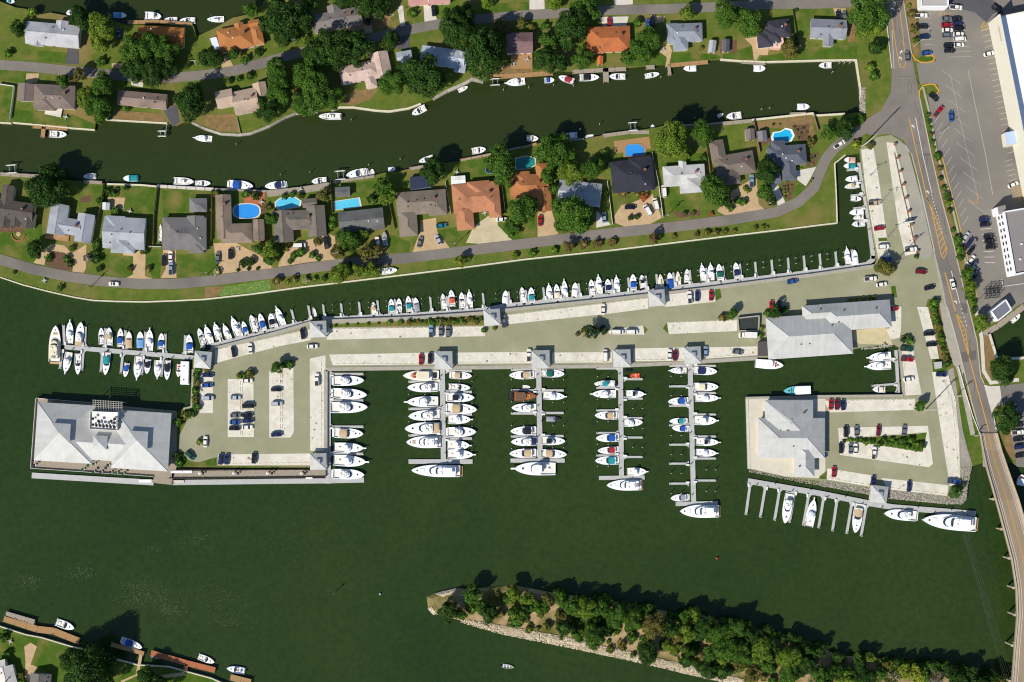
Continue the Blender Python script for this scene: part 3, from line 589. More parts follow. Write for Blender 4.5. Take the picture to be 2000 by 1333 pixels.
GREY1, OR1, BR1, BR2 = (182, 181, 182), (178, 112, 60), (126, 112, 102), (138, 120, 108)
house('bungalow', 'light grey gabled bungalow at the top left with black driveway', 'house', 'the top left grey bungalow', 5, GREY1, [(103.5, 68, 105, 44, 'x', 'g'), (121, 50, 24, 18, 'y', 'g'), (74, 78, 24, 24, 'y', 'g', -0.4)], chim=0)
house('bungalow', 'orange roofed bungalow half hidden by trees below moored boats', 'house', 'the tree covered orange bungalow', 3, OR1, [(315, 71, 90, 37, 'x', 'g'), (345, 84, 24, 20, 'y', 'g'), (260, 77, 24, 15, 'x', 'g')], chim=0)
house('bungalow', 'grey-brown hipped house with white rear deck beside the canal', 'house', 'the grey-brown hipped house', 3, BR1, [(106, 189, 80, 46, 'x', 'h'), (50, 181, 32, 34, 'y', 'g'), (88, 199, 40, 34, 'y', 'h')])
house('bungalow', 'long narrow brown roofed house on the small dry lawn', 'house', 'the long brown house', 5, BR2, [(278, 195, 96, 29, 'x', 'g')], chim=0, vents=4)
house('bungalow', 'orange hipped bungalow with a white awning at its left side', 'house', 'the orange hipped bungalow', -12, (172, 114, 68), [(460, 75, 68, 46, 'x', 'h'), (502, 69, 22, 38, 'y', 'h'), (467, 52, 18, 14, 'y', 'g'), (496, 46, 22, 14, 'x', 'g')], vents=2)
house('bungalow', 'grey gabled house with a white garage front above the road', 'house', 'the grey garage house', -11, (130, 122, 118), [(658, 39, 98, 36, 'x', 'g'), (652, 18, 26, 16, 'y', 'g')], vents=5)
house('bungalow', 'tan house of three staggered blocks on the curved lawn', 'house', 'the tan staggered house', -12, (182, 160, 140), [(480, 198, 50, 46, 'x', 'g'), (439, 193, 34, 34, 'x', 'g'), (508, 175, 26, 27, 'y', 'g')])
house('bungalow', 'pinkish tan house with three wings above the bend of the canal', 'house', 'the pinkish tan house', -12, (198, 174, 160), [(703, 141, 80, 36, 'x', 'h'), (744, 127, 36, 50, 'y', 'g'), (724, 159, 22, 28, 'y', 'h')], vents=5, chim=0)
house('bungalow', 'pink roofed house cut off by the top edge of the picture', 'house', 'the pink house at the top edge', -3, (188, 140, 130), [(838, -8, 82, 34, 'x', 'g')])
house('garage', 'small pale blue-grey garage under the trees by the road bend', 'garage', 'the small pale garage', -10, (176, 182, 190), [(790, 112, 30, 24, 'x', 'g')], chim=0, vents=0)
house('bungalow', 'pale blue-grey metal roofed house between two dark oaks', 'house', 'the pale blue-grey house', 8, (188, 196, 206), [(865, 112, 86, 36, 'x', 'g'), (900, 122, 22, 40, 'y', 'g')], chim=0, vents=2)
house('house', 'square mauve-brown roofed house with a large wooden rear deck', 'house', 'the square mauve-brown house', -1, (126, 100, 98), [(1014.5, 84, 52, 40, 'x', 'g')], eave=4.5, chim=0, vents=4)
house('bungalow', 'broad orange hipped house on the upper canal bank', 'house', 'the broad orange house', -2, (180, 108, 66), [(1189, 77, 84, 50, 'x', 'h'), (1163, 92, 34, 26, 'x', 'h')], vents=3)
house('bungalow', 'blue-grey hipped house with a cross wing and two garden sheds nearby', 'house', 'the blue-grey hipped house', -2, (140, 145, 152), [(1337, 64, 70, 36, 'x', 'h'), (1329, 82, 30, 34, 'y', 'h'), (1313, 66, 22, 40, 'y', 'h')])
house('house', 'near black roofed house with a pink walled terrace', 'house', 'the pink terrace house', -7, (66, 64, 72), [(1520, 57, 48, 36, 'x', 'h'), (1494, 78, 30, 30, 'y', 'h'), (1508, 70, 34, 30, 'x', 'h')])
house('bungalow', 'grey house at the upper right with a short south wing', 'house', 'the upper right grey house', 2, (142, 144, 150), [(1618, 57, 70, 38, 'x', 'g'), (1618, 78, 20, 26, 'y', 'g')])
house('garden_shed', 'light grey gabled garden shed, left of the pair', 'shed', None, 8, (168, 170, 174), [(1391, 91, 14, 24, 'y', 'g')], eave=2.2, chim=0, vents=0)
house('garden_shed', 'charcoal gabled garden shed, right of the pair', 'shed', None, 2, (92, 92, 98), [(1418, 89, 14, 24, 'y', 'g')], eave=2.2, chim=0, vents=0)
house('house', 'dark brown house with many gables at the left edge', 'house', 'the dark many-gabled house', 8, (92, 84, 78), [(20, 411, 92, 38, 'x', 'g'), (10, 430, 22, 30, 'y', 'g', -0.3), (31, 430, 20, 26, 'y', 'g', -0.2), (55, 430, 24, 32, 'y', 'g', -0.1), (14, 383, 24, 42, 'y', 'g')], eave=3.4)
house('house', 'grey H shaped house with an orange front porch', 'house', 'the grey H shaped house', 9, (160, 162, 168), [(137, 443, 44, 32, 'x', 'g'), (113, 429, 36, 60, 'y', 'g'), (165, 446, 33, 56, 'y', 'g')], eave=3.4, vents=1)
house('bungalow', 'square light grey house with weathered streaks on its roof', 'house', 'the square light grey house', 3, (164, 167, 171), [(243, 456, 82, 62, 'x', 'g'), (225, 440, 38, 36, 'y', 'h', 0.2), (240, 477, 46, 36, 'y', 'h', 0.2)], pitch=0.34, chim=0, vents=6)
house('bungalow', 'dark grey square house with a separate rear garage', 'house', 'the dark grey square house', 0, (118, 114, 112), [(360, 457, 86, 64, 'x', 'h'), (382, 440, 34, 36, 'y', 'g', 0.2), (384, 480, 28, 30, 'y', 'h')], pitch=0.34, vents=4, chim=0)
house('garage', 'grey hipped garage behind the dark grey square house', 'garage', None, 0, (124, 122, 120), [(387, 401, 34, 27, 'x', 'h')], chim=0, vents=0)
house('house', 'brown L shaped house half enclosing an oval pool', 'house', 'the brown L shaped house', -2, (138, 122, 106), [(437, 424, 30, 86, 'y', 'g'), (462, 456, 62, 38, 'x', 'h'), (505, 450, 22, 42, 'y', 'g')], eave=3.6, vents=1)
house('house', 'weathered grey-brown H shaped house with a hexagonal pool', 'house', 'the weathered H shaped house', -4, (116, 108, 98), [(584, 430, 72, 38, 'x', 'h'), (553, 443, 38, 62, 'y', 'g'), (618, 432, 36, 60, 'y', 'g'), (605, 397, 28, 18, 'x', 'g')], eave=3.4)
house('bungalow', 'plain slate grey gabled house with a rectangular pool', 'house', 'the slate grey house', -6, (106, 106, 102), [(706, 431, 88, 42, 'x', 'g')], vents=2, chim=0)
house('garage', 'flat slate grey garage behind the rectangular pool', 'garage', None, -3, (104, 104, 104), [(669, 375, 29, 19, 'x', 'g')], chim=0, vents=0, pitch=0.15)
house('bungalow', 'brown-grey L shaped house with a forecourt of parked cars', 'house', 'the brown-grey L house', -4, (132, 120, 106), [(822, 396, 96, 46, 'x', 'h'), (797, 436, 36, 52, 'y', 'h'), (854, 396, 36, 50, 'y', 'h')], vents=6)
house('bungalow', 'large copper-tan hipped house with a wide pale forecourt', 'house', 'the copper-tan hipped house', -5, (178, 122, 90), [(930, 386, 92, 58, 'x', 'h'), (908, 425, 34, 50, 'y', 'h'), (966, 405, 24, 40, 'y', 'h'), (935, 372, 44, 36, 'y', 'h', 0.3)], pitch=0.36)
house('pool_house', 'flat white roofed annex at the corner of the copper-tan house', 'annex', None, -4, (236, 234, 230), [(895, 352, 28, 16, 'x', 'g')], eave=2.6, pitch=0.08, chim=0, vents=0)
house('bungalow', 'orange-brown house with clustered hips beside a teal pool', 'house', 'the orange-brown clustered house', -3, (176, 116, 74), [(1032, 364, 74, 46, 'x', 'h'), (1059, 342, 24, 46, 'y', 'h'), (1063, 390, 28, 46, 'y', 'g'), (1020, 350, 30, 30, 'y', 'h')])
house('bungalow', 'pale grey house mostly hidden under large trees', 'house', 'the tree hidden grey house', 6, (172, 176, 180), [(1132, 378, 84, 46, 'x', 'g')], chim=0, vents=4)
house('house', 'black roofed house with a round ended driveway', 'house', 'the black roofed house', -6, (56, 56, 64), [(1236, 343, 84, 62, 'x', 'h'), (1252, 340, 44, 68, 'y', 'h', 0.2)], pitch=0.34, vents=2)
house('bungalow', 'off-white roofed house with a short north bump', 'house', 'the off-white house', -4, (196, 194, 190), [(1336, 343, 82, 40, 'x', 'h'), (1352, 358, 50, 38, 'y', 'h'), (1333, 322, 15, 16, 'y', 'g')], pitch=0.3, vents=2)
house('bungalow', 'brown-grey angular house beside a tree and parked pickup', 'house', 'the brown angular house', -10, (120, 108, 98), [(1436, 322, 76, 44, 'x', 'h'), (1402, 296, 28, 44, 'y', 'h'), (1424, 342, 42, 40, 'y', 'h')])
house('bungalow', 'blue-black roofed house below the kidney shaped pool', 'house', 'the blue-black house', -4, (94, 98, 106), [(1537, 304, 76, 40, 'x', 'h'), (1541, 330, 28, 46, 'y', 'h'), (1513, 350, 24, 20, 'x', 'g'), (1520, 288, 28, 26, 'y', 'h')])
house('garden_shed', 'brown garden shed against the fence left of the pool', 'shed', None, -4, (124, 110, 104), [(1465, 263, 18, 22, 'y', 'g')], eave=2.3, chim=0, vents=0)
house('garden_shed', 'grey garden shed right of the fence near the pool', 'shed', None, -8, (122, 120, 124), [(1489, 266, 18, 20, 'y', 'g')], eave=2.3, chim=0, vents=0)
house('garden_shed', 'tiny white shed behind the square light grey house', 'shed', None, 3, (210, 210, 208), [(207, 403, 14, 14, 'y', 'g')], eave=2.2, chim=0, vents=0)
house('garden_shed', 'little orange roofed dock shed by the upper bank', 'shed', None, 2, (190, 110, 60), [(1172, 118, 12, 17, 'y', 'g')], eave=2.2, chim=0, vents=0)
house('house', 'white and grey roofed house in the lower left corner', 'house', 'the lower left white house', -15, (214, 206, 196), [(12, 1322, 36, 40, 'y', 'g'), (2, 1303, 22, 26, 'x', 'g')], chim=0)
house('house', 'dark grey gabled house at the bottom left edge', 'house', 'the lower left dark gable', 5, (112, 108, 102), [(78, 1332, 40, 32, 'y', 'g')], chim=0)
house('bungalow', 'brown roofed house cut off at the far left edge', 'house', None, 4, (120, 108, 98), [(-22, 64, 40, 44, 'x', 'h')]) if False else None

# ---- marina halls with metal hip roofs
m_seam = mat('standing_seam', (188, 187, 182), 0.6, 0.07, 0.3, metal=0.08, spec=0.2, fine=0.05, big=(0.12, (174, 172, 164), 0.5, 0.75))
# rain streaks running down the slopes of the sheet metal
nt = m_seam.node_tree; N = nt.nodes; L = nt.links; bs = N['Principled BSDF']; src = bs.inputs['Base Color'].links[0].from_socket
gg = N.new('ShaderNodeNewGeometry'); sp_ = N.new('ShaderNodeSeparateXYZ'); sn_ = N.new('ShaderNodeSeparateXYZ'); L.new(gg.outputs['Position'], sp_.inputs[0]); L.new(gg.outputs['Normal'], sn_.inputs[0])
ax = N.new('ShaderNodeMath'); ax.operation = 'ABSOLUTE'; ay = N.new('ShaderNodeMath'); ay.operation = 'ABSOLUTE'; L.new(sn_.outputs['X'], ax.inputs[0]); L.new(sn_.outputs['Y'], ay.inputs[0])
gt = N.new('ShaderNodeMath'); gt.operation = 'GREATER_THAN'; L.new(ax.outputs[0], gt.inputs[0]); L.new(ay.outputs[0], gt.inputs[1])
mf = N.new('ShaderNodeMix'); L.new(gt.outputs[0], mf.inputs[0]); L.new(sp_.outputs['X'], mf.inputs[2]); L.new(sp_.outputs['Y'], mf.inputs[3])
n1d = N.new('ShaderNodeTexNoise'); n1d.noise_dimensions = '1D'; n1d.inputs['Scale'].default_value = 0.55; n1d.inputs['Detail'].default_value = 6; L.new(mf.outputs[0], n1d.inputs['W'])
mr1 = N.new('ShaderNodeMapRange'); mr1.inputs['From Min'].default_value = .3; mr1.inputs['From Max'].default_value = .7; mr1.inputs['To Min'].default_value = .95; mr1.inputs['To Max'].default_value = 1.05; L.new(n1d.outputs['Fac'], mr1.inputs['Value'])
vs_ = N.new('ShaderNodeVectorMath'); vs_.operation = 'SCALE'; L.new(src, vs_.inputs[0]); L.new(mr1.outputs['Result'], vs_.inputs['Scale']); L.new(vs_.outputs['Vector'], bs.inputs['Base Color'])
MATS['roof_196_196_192'] = m_seam
m_ribm = mat('seam_rib', (186, 186, 184), 0.55, 0.03, 0.4, metal=0.25, spec=0.4)
def hip_parts(root, cx, cy, w, h, ridge, ez, rise, wallm, wall_in=0.9, a=0.0, wall=True, caps=True):
    if wall:
        m = MB(); m.box(0, 0, 0, w - 2 * wall_in, h - 2 * wall_in, ez - 0.05); o = obj('wall', m, wallm, root); o.location = (cx, cy, 0); o.rotation_euler = (0, 0, a)
    rf = obj('roof', roof_mesh(w, h, ridge, 'h', rise), m_seam, root); rf.location = (cx, cy, ez); rf.rotation_euler = (0, 0, a)
    if caps:      # hip caps as thin bars up the four arrises
        half = (h if ridge == 'x' else w) / 2; ins = min(half * 0.98, max(w, h) / 2)
        for sx in (-1, 1):
            for sy in (-1, 1):
                p0 = (sx * w / 2, sy * h / 2, 0.04)
                p1 = (sx * (w / 2 - ins), 0, rise + 0.03) if ridge == 'x' else (0, sy * (h / 2 - ins), rise + 0.03)
                m = MB(); m.tube(p0, p1, 0.1, 0.1, 4); obj('hip_cap', m, m_ribm, rf)
    return rf

def cupola(rf, w, h, z, rise, over=1.9):
    """raised copy of the roof peak on a short louvred drum"""
    m = MB(); m.box(0, 0, 0, w * 0.8, h * 0.8, over + 0.5); d = obj('cupola_drum', m, m_trim, rf); d.location = (0, 0, z - 0.6)
    c = obj('cupola_roof', roof_mesh(w, h, 'x', 'h', rise), m_seam, rf); c.location = (0, 0, z + over)

def pavilion(px, py, size, rot, desc):
    ez = 3.1; x, y = W(px, py, ez + 0.8); a = -math.radians(rot); root = empty('pavilion', x, y, 0, a); s = size * S
    tag(root, desc, 'pavilion', (px, py), group='square gate pavilions at the docks', fixed=True)
    for sx in (-1, 1):
        for sy in (-1, 1):
            m = MB(); m.box(sx * (s / 2 - 0.5), sy * (s / 2 - 0.5), 0.1, 0.4, 0.4, ez - 0.1); obj('post', m, m_trim, root)
    rf = hip_parts(root, 0, 0, s, s, 'x', ez, 1.55, None, wall=False)
    cupola(rf, s * 0.3, s * 0.3, 1.2, 0.5, 0.75)
    m = MB(); m.box(0, 0, 0.14, s - 0.6, s - 0.6, 0.05); obj('floor_slab', m, m_pale, root)
for px, py, sz, rt, d in ((395, 703, 33, 5, 'silver pavilion where the far left dock meets the land'), (621, 643, 32, -2, 'silver pavilion between the slanted slips and the upper left slips'), (961, 620, 32, -4, 'silver pavilion beside the planted strip on the upper quay'), (1283, 582, 32, -4, 'silver pavilion farthest right on the upper quay'),
    (866, 704, 35, -1, 'silver pavilion at the head of the second pier'), (1056, 702, 35, -1, 'silver pavilion at the head of the third pier'), (1215, 700, 34, -2, 'silver pavilion at the head of the fourth pier'), (1353, 694, 33, -3, 'silver pavilion at the head of the fifth pier'), (621, 902, 32, -1, 'silver pavilion at the corner of the lower boardwalk'), (1718, 966, 33, 7, 'silver pavilion at the lower right dock')):
    pavilion(px, py, sz, rt, d)

# ---- restaurant on the left, on a platform over the water
rx, ry = W(205, 850, 4.5); rest = empty('restaurant', rx, ry, 0, -math.radians(3.5)); tag(rest, 'large double pyramid roofed silver restaurant on a platform over water', 'restaurant', (205, 850), fixed=True); landmark('the large silver restaurant', 205, 850)
ra = math.radians(3.5)
def rl(px, py, z):
    x, y = W(px, py, z); dx, dy = x - rx, y - ry; c, s_ = math.cos(ra), math.sin(ra); return dx * c - dy * s_, dx * s_ + dy * c
def rpoly(pts, z): return [rl(p[0], p[1], z) for p in pts]
m = MB(); m.prism(rpoly([(70, 778), (345, 803), (345, 912), (335, 945), (303, 943), (300, 930), (60, 914)], 0.3), -0.6, 0.3); obj('platform', m, m_greywood, rest)
for i in range(9):
    for j in range(4):
        m = MB(); x, y = rl(72 + i * 31, 786 + i * 2.5 + j * 38, 0); m.tube((x, y, -5), (x, y, -0.6), 0.25, 0.25, 6); obj('pile', m, m_pile, rest)
kk = S * (HC - 4.5) / HC
for cx, cy, w, h in ((126, 846, 112, 114), (276, 861, 111, 114)):
    x, y = rl(cx, cy, 4.5)
    rf = hip_parts(rest, x, y, w * kk, h * kk, 'x', 4.5, 5.4, m_wall, 1.4)
    cupola(rf, 8.2, 8.2, 3.6, 1.75, 1.55)
x, y = rl(201, 866, 5.5); o = obj('wall', (lambda m: (m.box(0, 0, 0, 60 * kk, 56 * kk, 4.4), m)[1])(MB()), m_wall, rest); o.location = (x, y, 0)
rf = obj('roof', roof_mesh(140 * kk, 68 * kk, 'x', 'g', 2.9), m_seam, rest); rf.location = (x, y, 4.45)
m = MB(); m.box(0, 0, 0, 4.6, 4.6, 1.4); o = obj('dormer_wall', m, m_trim, rf); o.location = (-0.6, 0.2, 1.6)
o = obj('dormer_roof', roof_mesh(6.0, 6.0, 'x', 'h', 1.5), m_seam, rf); o.location = (-0.6, 0.2, 3.0)
m = MB(); q = rpoly([(177, 804), (231, 806), (229, 841), (176, 838)], 7.0); m.prism(q, 3.0, 7.0); obj('roof_terrace', m, mat('terrace_white', (236, 230, 218), 0.8, 0.05), rest)
for i in range(4):
    a_, b_ = q[i], q[(i + 1) % 4]; m = MB(); m.strip([a_, b_], 0.12, 7.0, 7.9); obj('railing', m, m_trim, rest)
m_pf = mat('pergola_wood', (196, 190, 176), 0.8, 0.1)
for i in range(12):
    p0 = rl(182 + i * 5.0, 781 + i * 0.35, 6.0); p1 = rl(183 + i * 4.9, 802 + i * 0.35, 6.0); m = MB(); m.strip([p0, p1], 0.16, 6.1, 6.3); obj('pergola_slat', m, m_pf, rest)
for i in range(6):
    p0 = rl(181, 782 + i * 4, 6.0); p1 = rl(240, 786 + i * 3.6, 6.0); m = MB(); m.strip([p0, p1], 0.14, 5.85, 6.08); obj('pergola_beam', m, m_pf, rest)
for p in ((182, 782), (239, 786), (183, 801), (238, 803)):
    m = MB(); x, y = rl(p[0], p[1], 6.0); m.box(x, y, 0.3, 0.25, 0.25, 5.6); obj('pergola_post', m, m_pf, rest)
for a_, b_ in (((61, 915), (300, 931)), ((71, 779), (61, 914)), ((72, 778), (180, 787))):
    m = MB(); m.strip([rl(*a_, 0.3), rl(*b_, 0.3)], 0.12, 0.3, 1.3); obj('railing', m, m_trim, rest)

m_umb = [mat('parasol_dark', (52, 50, 54), 0.9, 0.1), mat('parasol_green', (44, 86, 62), 0.9, 0.1), mat('parasol_cream', (220, 210, 190), 0.9, 0.1)]
def cafe(px, py, z, c, desc, where):
    x, y = W(px, py, z); r = empty('cafe_table', x, y, z); tag(r, desc, 'table', (px, py), where, 'cafe tables with parasols')
    m = MB(); m.tube((0, 0, 0), (0, 0, 2.3), 0.05, 0.05, 6); obj('pole', m, m_metal, r)
    m = MB(); m.tube((0, 0, 0.7), (0, 0, 0.76), 0.5, 0.5, 10); obj('table_top', m, m_trim, r)
    m = MB(); n = 8; m.add([(.68 * math.cos(2 * math.pi * i / n), .68 * math.sin(2 * math.pi * i / n), 2.15) for i in range(n)] + [(0, 0, 2.5)], [(i, (i + 1) % n, n) for i in range(n)]); obj('parasol', m, m_umb[c], r)
for i, (u, v) in enumerate(((818, 970), (872, 995), (820, 1022), (850, 1028), (882, 1030), (912, 1035), (942, 1035), (972, 1040), (1005, 1042), (1005, 1005), (1008, 972), (978, 990))):
    cafe(*T('C1', (u, v))[0], 7.0, 0, 'small table under a dark parasol', 'on the white roof terrace')
for u, v in ((300, 225), (310, 260), (780, 245), (825, 250), (948, 262), (1000, 268), (1025, 272), (1055, 275), (1098, 278), (730, 298), (820, 318), (885, 318), (970, 322), (1020, 325), (1075, 335)):
    cafe(*T('D1', (u, v))[0], 0.3, R.choice((0, 0, 1)), 'small table under a dark parasol', 'on the restaurant boardwalk')

# ---- marina office (upper right) and lower right hall
def hall(desc, short, rot, ez, wings, rises):
    cx, cy = W(wings[0][0], wings[0][1], ez); a = math.radians(rot); root = empty('hall', cx, cy, 0, -a); tag(root, desc, 'hall', wings[0][:2], fixed=True); landmark(short, *wings[0][:2])
    k = S * (HC - ez) / HC; c, s_ = math.cos(a), math.sin(a)
    for i, (px, py, w, h, rd) in enumerate(wings):
        x, y = W(px, py, ez); dx, dy = x - cx, y - cy
        rf = hip_parts(root, dx * c - dy * s_, dx * s_ + dy * c, w * k, h * k, rd, ez + 0.02 * i, rises[i], m_wall, 0.9, caps=True)
        for q in range(3 if i < 2 else 1):
            v = obj('vent', box_mesh('vent', 0.5, 0.5, 0.8), m_metal, rf); u = R.uniform(-0.3, 0.3) * w * k; vv = R.choice((-0.2, 0.2)) * h * k
            v.location = (u, vv, 0.5 * rises[i])
        n = max(3, int(w * k / 5))
        for s in (-1, 1):
            for q in range(n):
                wd = obj('window', box_mesh('window', 1.9, 0.1, 1.6), m_trim, root)
                lx = dx * c - dy * s_ + ((q + 0.5) / n - 0.5) * (w * k - 4); ly = dx * s_ + dy * c + s * (h * k / 2 - 0.88)
                wd.location = (lx, ly, 1.0); pn = obj('pane', box_mesh('pane', 1.6, 0.06, 1.3), m_glass, wd); pn.location = (0, s * 0.04, 0.15)
    return root
hall('broad light grey hipped marina hall above the small right basin', 'the marina hall', -4, 4.0, [(1581, 656, 166, 82, 'x'), (1672, 617, 136, 54, 'x'), (1606, 612, 78, 34, 'x')], [4.2, 3.6, 2.4])
hall('light grey hipped hall on the lower right platform', 'the lower right hall', 0, 4.0, [(1546, 856, 130, 78, 'x'), (1541, 824, 94, 84, 'y'), (1571, 898, 40, 66, 'y')], [4.3, 4.6, 2.6])
sheet('terrace', [(1461, 779), (1612, 779), (1612, 935), (1533, 931), (1463, 915)], 0.2, mat('terrace_stone', (206, 198, 178), 0.85, 0.08, 0.4))
sheet('terrace', T('C5', (280, 205), (570, 175), (600, 240), (640, 330), (350, 320), (280, 290)), 0.2, mat('terrace_sand', (196, 182, 142), 0.85, 0.1, 0.4))

# ---- buildings right of the road
def block(name, desc, cat, base, z, mt, roofm, px, short=None, parapet=0.0, roof_z=None):
    r = empty(name, *W(*base[0]), 0); tag(r, desc, cat, px, fixed=True)
    if short: landmark(short, *px)
    o0 = Vector((*W(*base[0]), 0)); pts = [W(*p) for p in base]; pts = [(x - o0.x, y - o0.y) for x, y in pts]
    n = len(pts); rz = roof_z or z
    m = MB()
    if parapet: 
        l = pts; cxm = sum(p[0] for p in l) / n; cym = sum(p[1] for p in l) / n
        for i in range(n): m.strip([l[i], l[(i + 1) % n]], 0.5, 0, z)
    else: m.prism(pts, 0, z)
    obj('wall', m, mt, r)
    m = MB(); m.prism([(x, y) for x, y in pts], rz - 0.2, rz + 0.01); obj('roof', m, roofm, r)
    return r, pts
m_white_roof = mat('roof_white', (244, 246, 250), 0.7, 0.02, 0.2)
m_cream = mat('store_wall', (222, 216, 196), 0.85, 0.03, 0.3)
store, sp = block('store', 'huge white flat roofed store with a cream front wall', 'store', [(1931, 46), (2001, 396), (2320, 332), (2250, -18)], 8.2, m_cream, m_white_roof, (1975, 150), 'the huge white store', 0.5, 8.15)
m = MB(); m.strip([sp[0], sp[1]], 0.6, 8.0, 13.0); obj('front_parapet', m, m_cream, store)
for k in range(6):
    v = obj('roof_unit', box_mesh('roof_unit', 1.8, 0.7, 0.7), m_faded, store); v.location = (sp[0][0] + 14 + (k % 3) * 7, sp[0][1] - 3 - k * 6, 8.1)
# worn lettering ghosts on the front wall (raised bars)
for k in range(7):
    t = 0.06 + 0.012 * k; x, y = sp[0][0] + (sp[1][0] - sp[0][0]) * t, sp[0][1] + (sp[1][1] - sp[0][1]) * t
    an = math.atan2(sp[1][1] - sp[0][1], sp[1][0] - sp[0][0]); o = obj('sign_letter', box_mesh('sign_letter', 0.6, 0.12, 1.4), mat('letter_grey', (168, 160, 150), 0.8, 0.0), store)
    o.location = (x + 0.3 * math.sin(an), y - 0.3 * math.cos(an), 9.6 - 0.1 * (k % 3)); o.rotation_euler = (0, 0, an)
cano, _ = block('entrance_canopy', 'pale blue flat canopy at the store entrance', 'canopy', [(1955, 264), (1978, 260), (1982, 284), (1959, 289)], 5.0, m_cream, mat('canopy_blue', (172, 190, 220), 0.7, 0.03), (1970, 273))
offc, op = block('office_block', 'white walled office block with grey roof and rows of dark windows', 'office block', [(1946, 421), (1967, 541), (2120, 510), (2100, 395)], 9.5, mat('white_render', (238, 236, 236), 0.8, 0.02), mat('roof_grey', (136, 130, 126), 0.85, 0.05, 0.3), (1975, 470), 'the white office block', 0.5, 8.6)
an = math.atan2(op[1][1] - op[0][1], op[1][0] - op[0][0])
for row, zz in ((0, 2.2), (1, 5.6)):
    for k in range(9):
        t = 0.06 + 0.105 * k; x, y = op[0][0] + (op[1][0] - op[0][0]) * t, op[0][1] + (op[1][1] - op[0][1]) * t
        wd = obj('window', box_mesh('window', 1.7, 0.14, 1.9), m_trim, offc); wd.location = (x + 0.24 * math.sin(an), y - 0.24 * math.cos(an), zz); wd.rotation_euler = (0, 0, an)
        pn = obj('pane', box_mesh('pane', 1.4, 0.1, 1.6), m_glass, wd); pn.location = (0, -0.05, 0.15); 
for k in range(9):
    v = obj('vent', box_mesh('vent', 0.7, 0.7, 0.6), R.choice((m_trim, m_metal)), offc); v.location = (op[0][0] + R.uniform(6, 16), op[0][1] - R.uniform(3, 22), 8.6)
block('office_annex', 'small white and grey tower annex above the office block', 'annex', [(1936, 410), (1951, 406), (1954, 421), (1939, 425)], 7.5, MATS['white_render'], MATS['roof_grey'], (1955, 405))
block('office_porch', 'low grey flat roofed porch with a white box below the office block', 'porch', [(1967, 506), (1972, 541), (2120, 512), (2110, 480)], 4.2, m_conc, MATS['roof_grey'], (1980, 520))
block('white_warehouse', 'grey roofed white warehouse at the top edge beside parked cars', 'warehouse', [(1793, 20), (1844, 20), (1842, -60), (1788, -60)], 5.5, MATS['white_render'], mat('roof_warm', (176, 168, 160), 0.8, 0.04, 0.2), (1820, 8), 'the top warehouse', 0.4, 5.0)
bl, bp2 = block('bait_shop', 'grey roofed waterside shop with white sloped edges', 'shop', [(1929, 610), (1957, 588), (1968, 607), (1942, 628)], 4.6, MATS['white_render'], mat('roof_slate', (116, 116, 126), 0.8, 0.04, 0.3), (1948, 608), 'the grey waterside shop', 0.5, 4.2)
block('parking_shelter', 'pale awning beside the orange hipped bungalow', 'awning', T('A2', (55, 350), (110, 335), (140, 430), (90, 440)), 2.5, m_trim, mat('awning_white', (220, 226, 236), 0.8, 0.02), (421, 88))
block('rear_deck_house', 'pink walled terrace beside the near black roof', 'terrace', T('A4', (1345, 345), (1450, 340), (1460, 400), (1430, 440), (1340, 430)), 3.0, mat('pink_wall', (226, 176, 160), 0.85, 0.04), mat('pink_floor', (236, 190, 176), 0.85, 0.05), (1515, 88))
block('dumpster_pen', 'walled bin enclosure with dark bins beside the marina hall', 'enclosure', T('C4', (1065, 100), (1250, 80), (1245, 205), (1075, 210)), 1.9, m_conc, mat('bin_dark', (52, 58, 54), 0.8, 0.3, 1.5), (1460, 635), None, 0.4, 1.2)
block('dark_pergola', 'dark slatted canopy left of the marina hall', 'canopy', T('C4', (1245, 305), (1320, 300), (1325, 425), (1245, 425)), 2.8, mat('pergola_dark', (84, 78, 78), 0.85, 0.2, 2.0, stretch=(4, 0.5, 1)), MATS['pergola_dark'], (1489, 682))
block('generator_box', 'pale generator box on a hedge plot by the right lot', 'generator', T('C5', (990, 480), (1055, 475), (1055, 530), (1000, 540)), 1.6, m_faded, m_dock, (1831, 714))

block('pool_enclosure', 'dark screened pool enclosure behind the brown-grey L house', 'enclosure', T('B3', (5, 215), (130, 205), (190, 300), (10, 325)), 2.6, mat('screen_frame', (150, 160, 172), .6, .02), mat('screen_dark', (44, 54, 74), .7, .2, 1.5), (813, 352))
# ------------------------------------------------------------------ pools
m_pw = mat('pool_water', (92, 196, 224), 0.1, 0.1, 0.5, spec=0.5); m_pw2 = mat('pool_water_deep', (54, 146, 222), 0.1, 0.08, 0.5, spec=0.5); m_pw3 = mat('pool_water_teal', (36, 132, 128), 0.1, 0.08, 0.5, spec=0.5)
m_cop = mat('pool_coping', (222, 206, 180), 0.8, 0.06, 0.8)
def pool(pts, desc, wm, cop=m_cop, grow=1.12):
    c = (sum(p[0] for p in pts) / len(pts), sum(p[1] for p in pts) / len(pts)); r = empty('swimming_pool', *W(*c), 0); tag(r, desc, 'pool', c, fixed=True)
    o0 = W(*c); f = lambda p: (W(*p)[0] - o0[0], W(*p)[1] - o0[1])
    inn = [f(p) for p in pts]; out = [f((c[0] + (p[0] - c[0]) * grow, c[1] + (p[1] - c[1]) * grow)) for p in pts]; n = len(pts); m = MB()
    for i in range(n):
        j = (i + 1) % n; m.add([(*inn[i], 0.24), (*inn[j], 0.24), (*out[j], 0.24), (*out[i], 0.24), (*inn[i], 0.0), (*inn[j], 0.0), (*out[j], 0), (*out[i], 0)], [(3, 2, 1, 0), (0, 1, 5, 4), (2, 3, 7, 6)])
    obj('coping', m, cop, r); m = MB(); m.flat(inn, 0.15); obj('pool_water', m, wm, r); return r
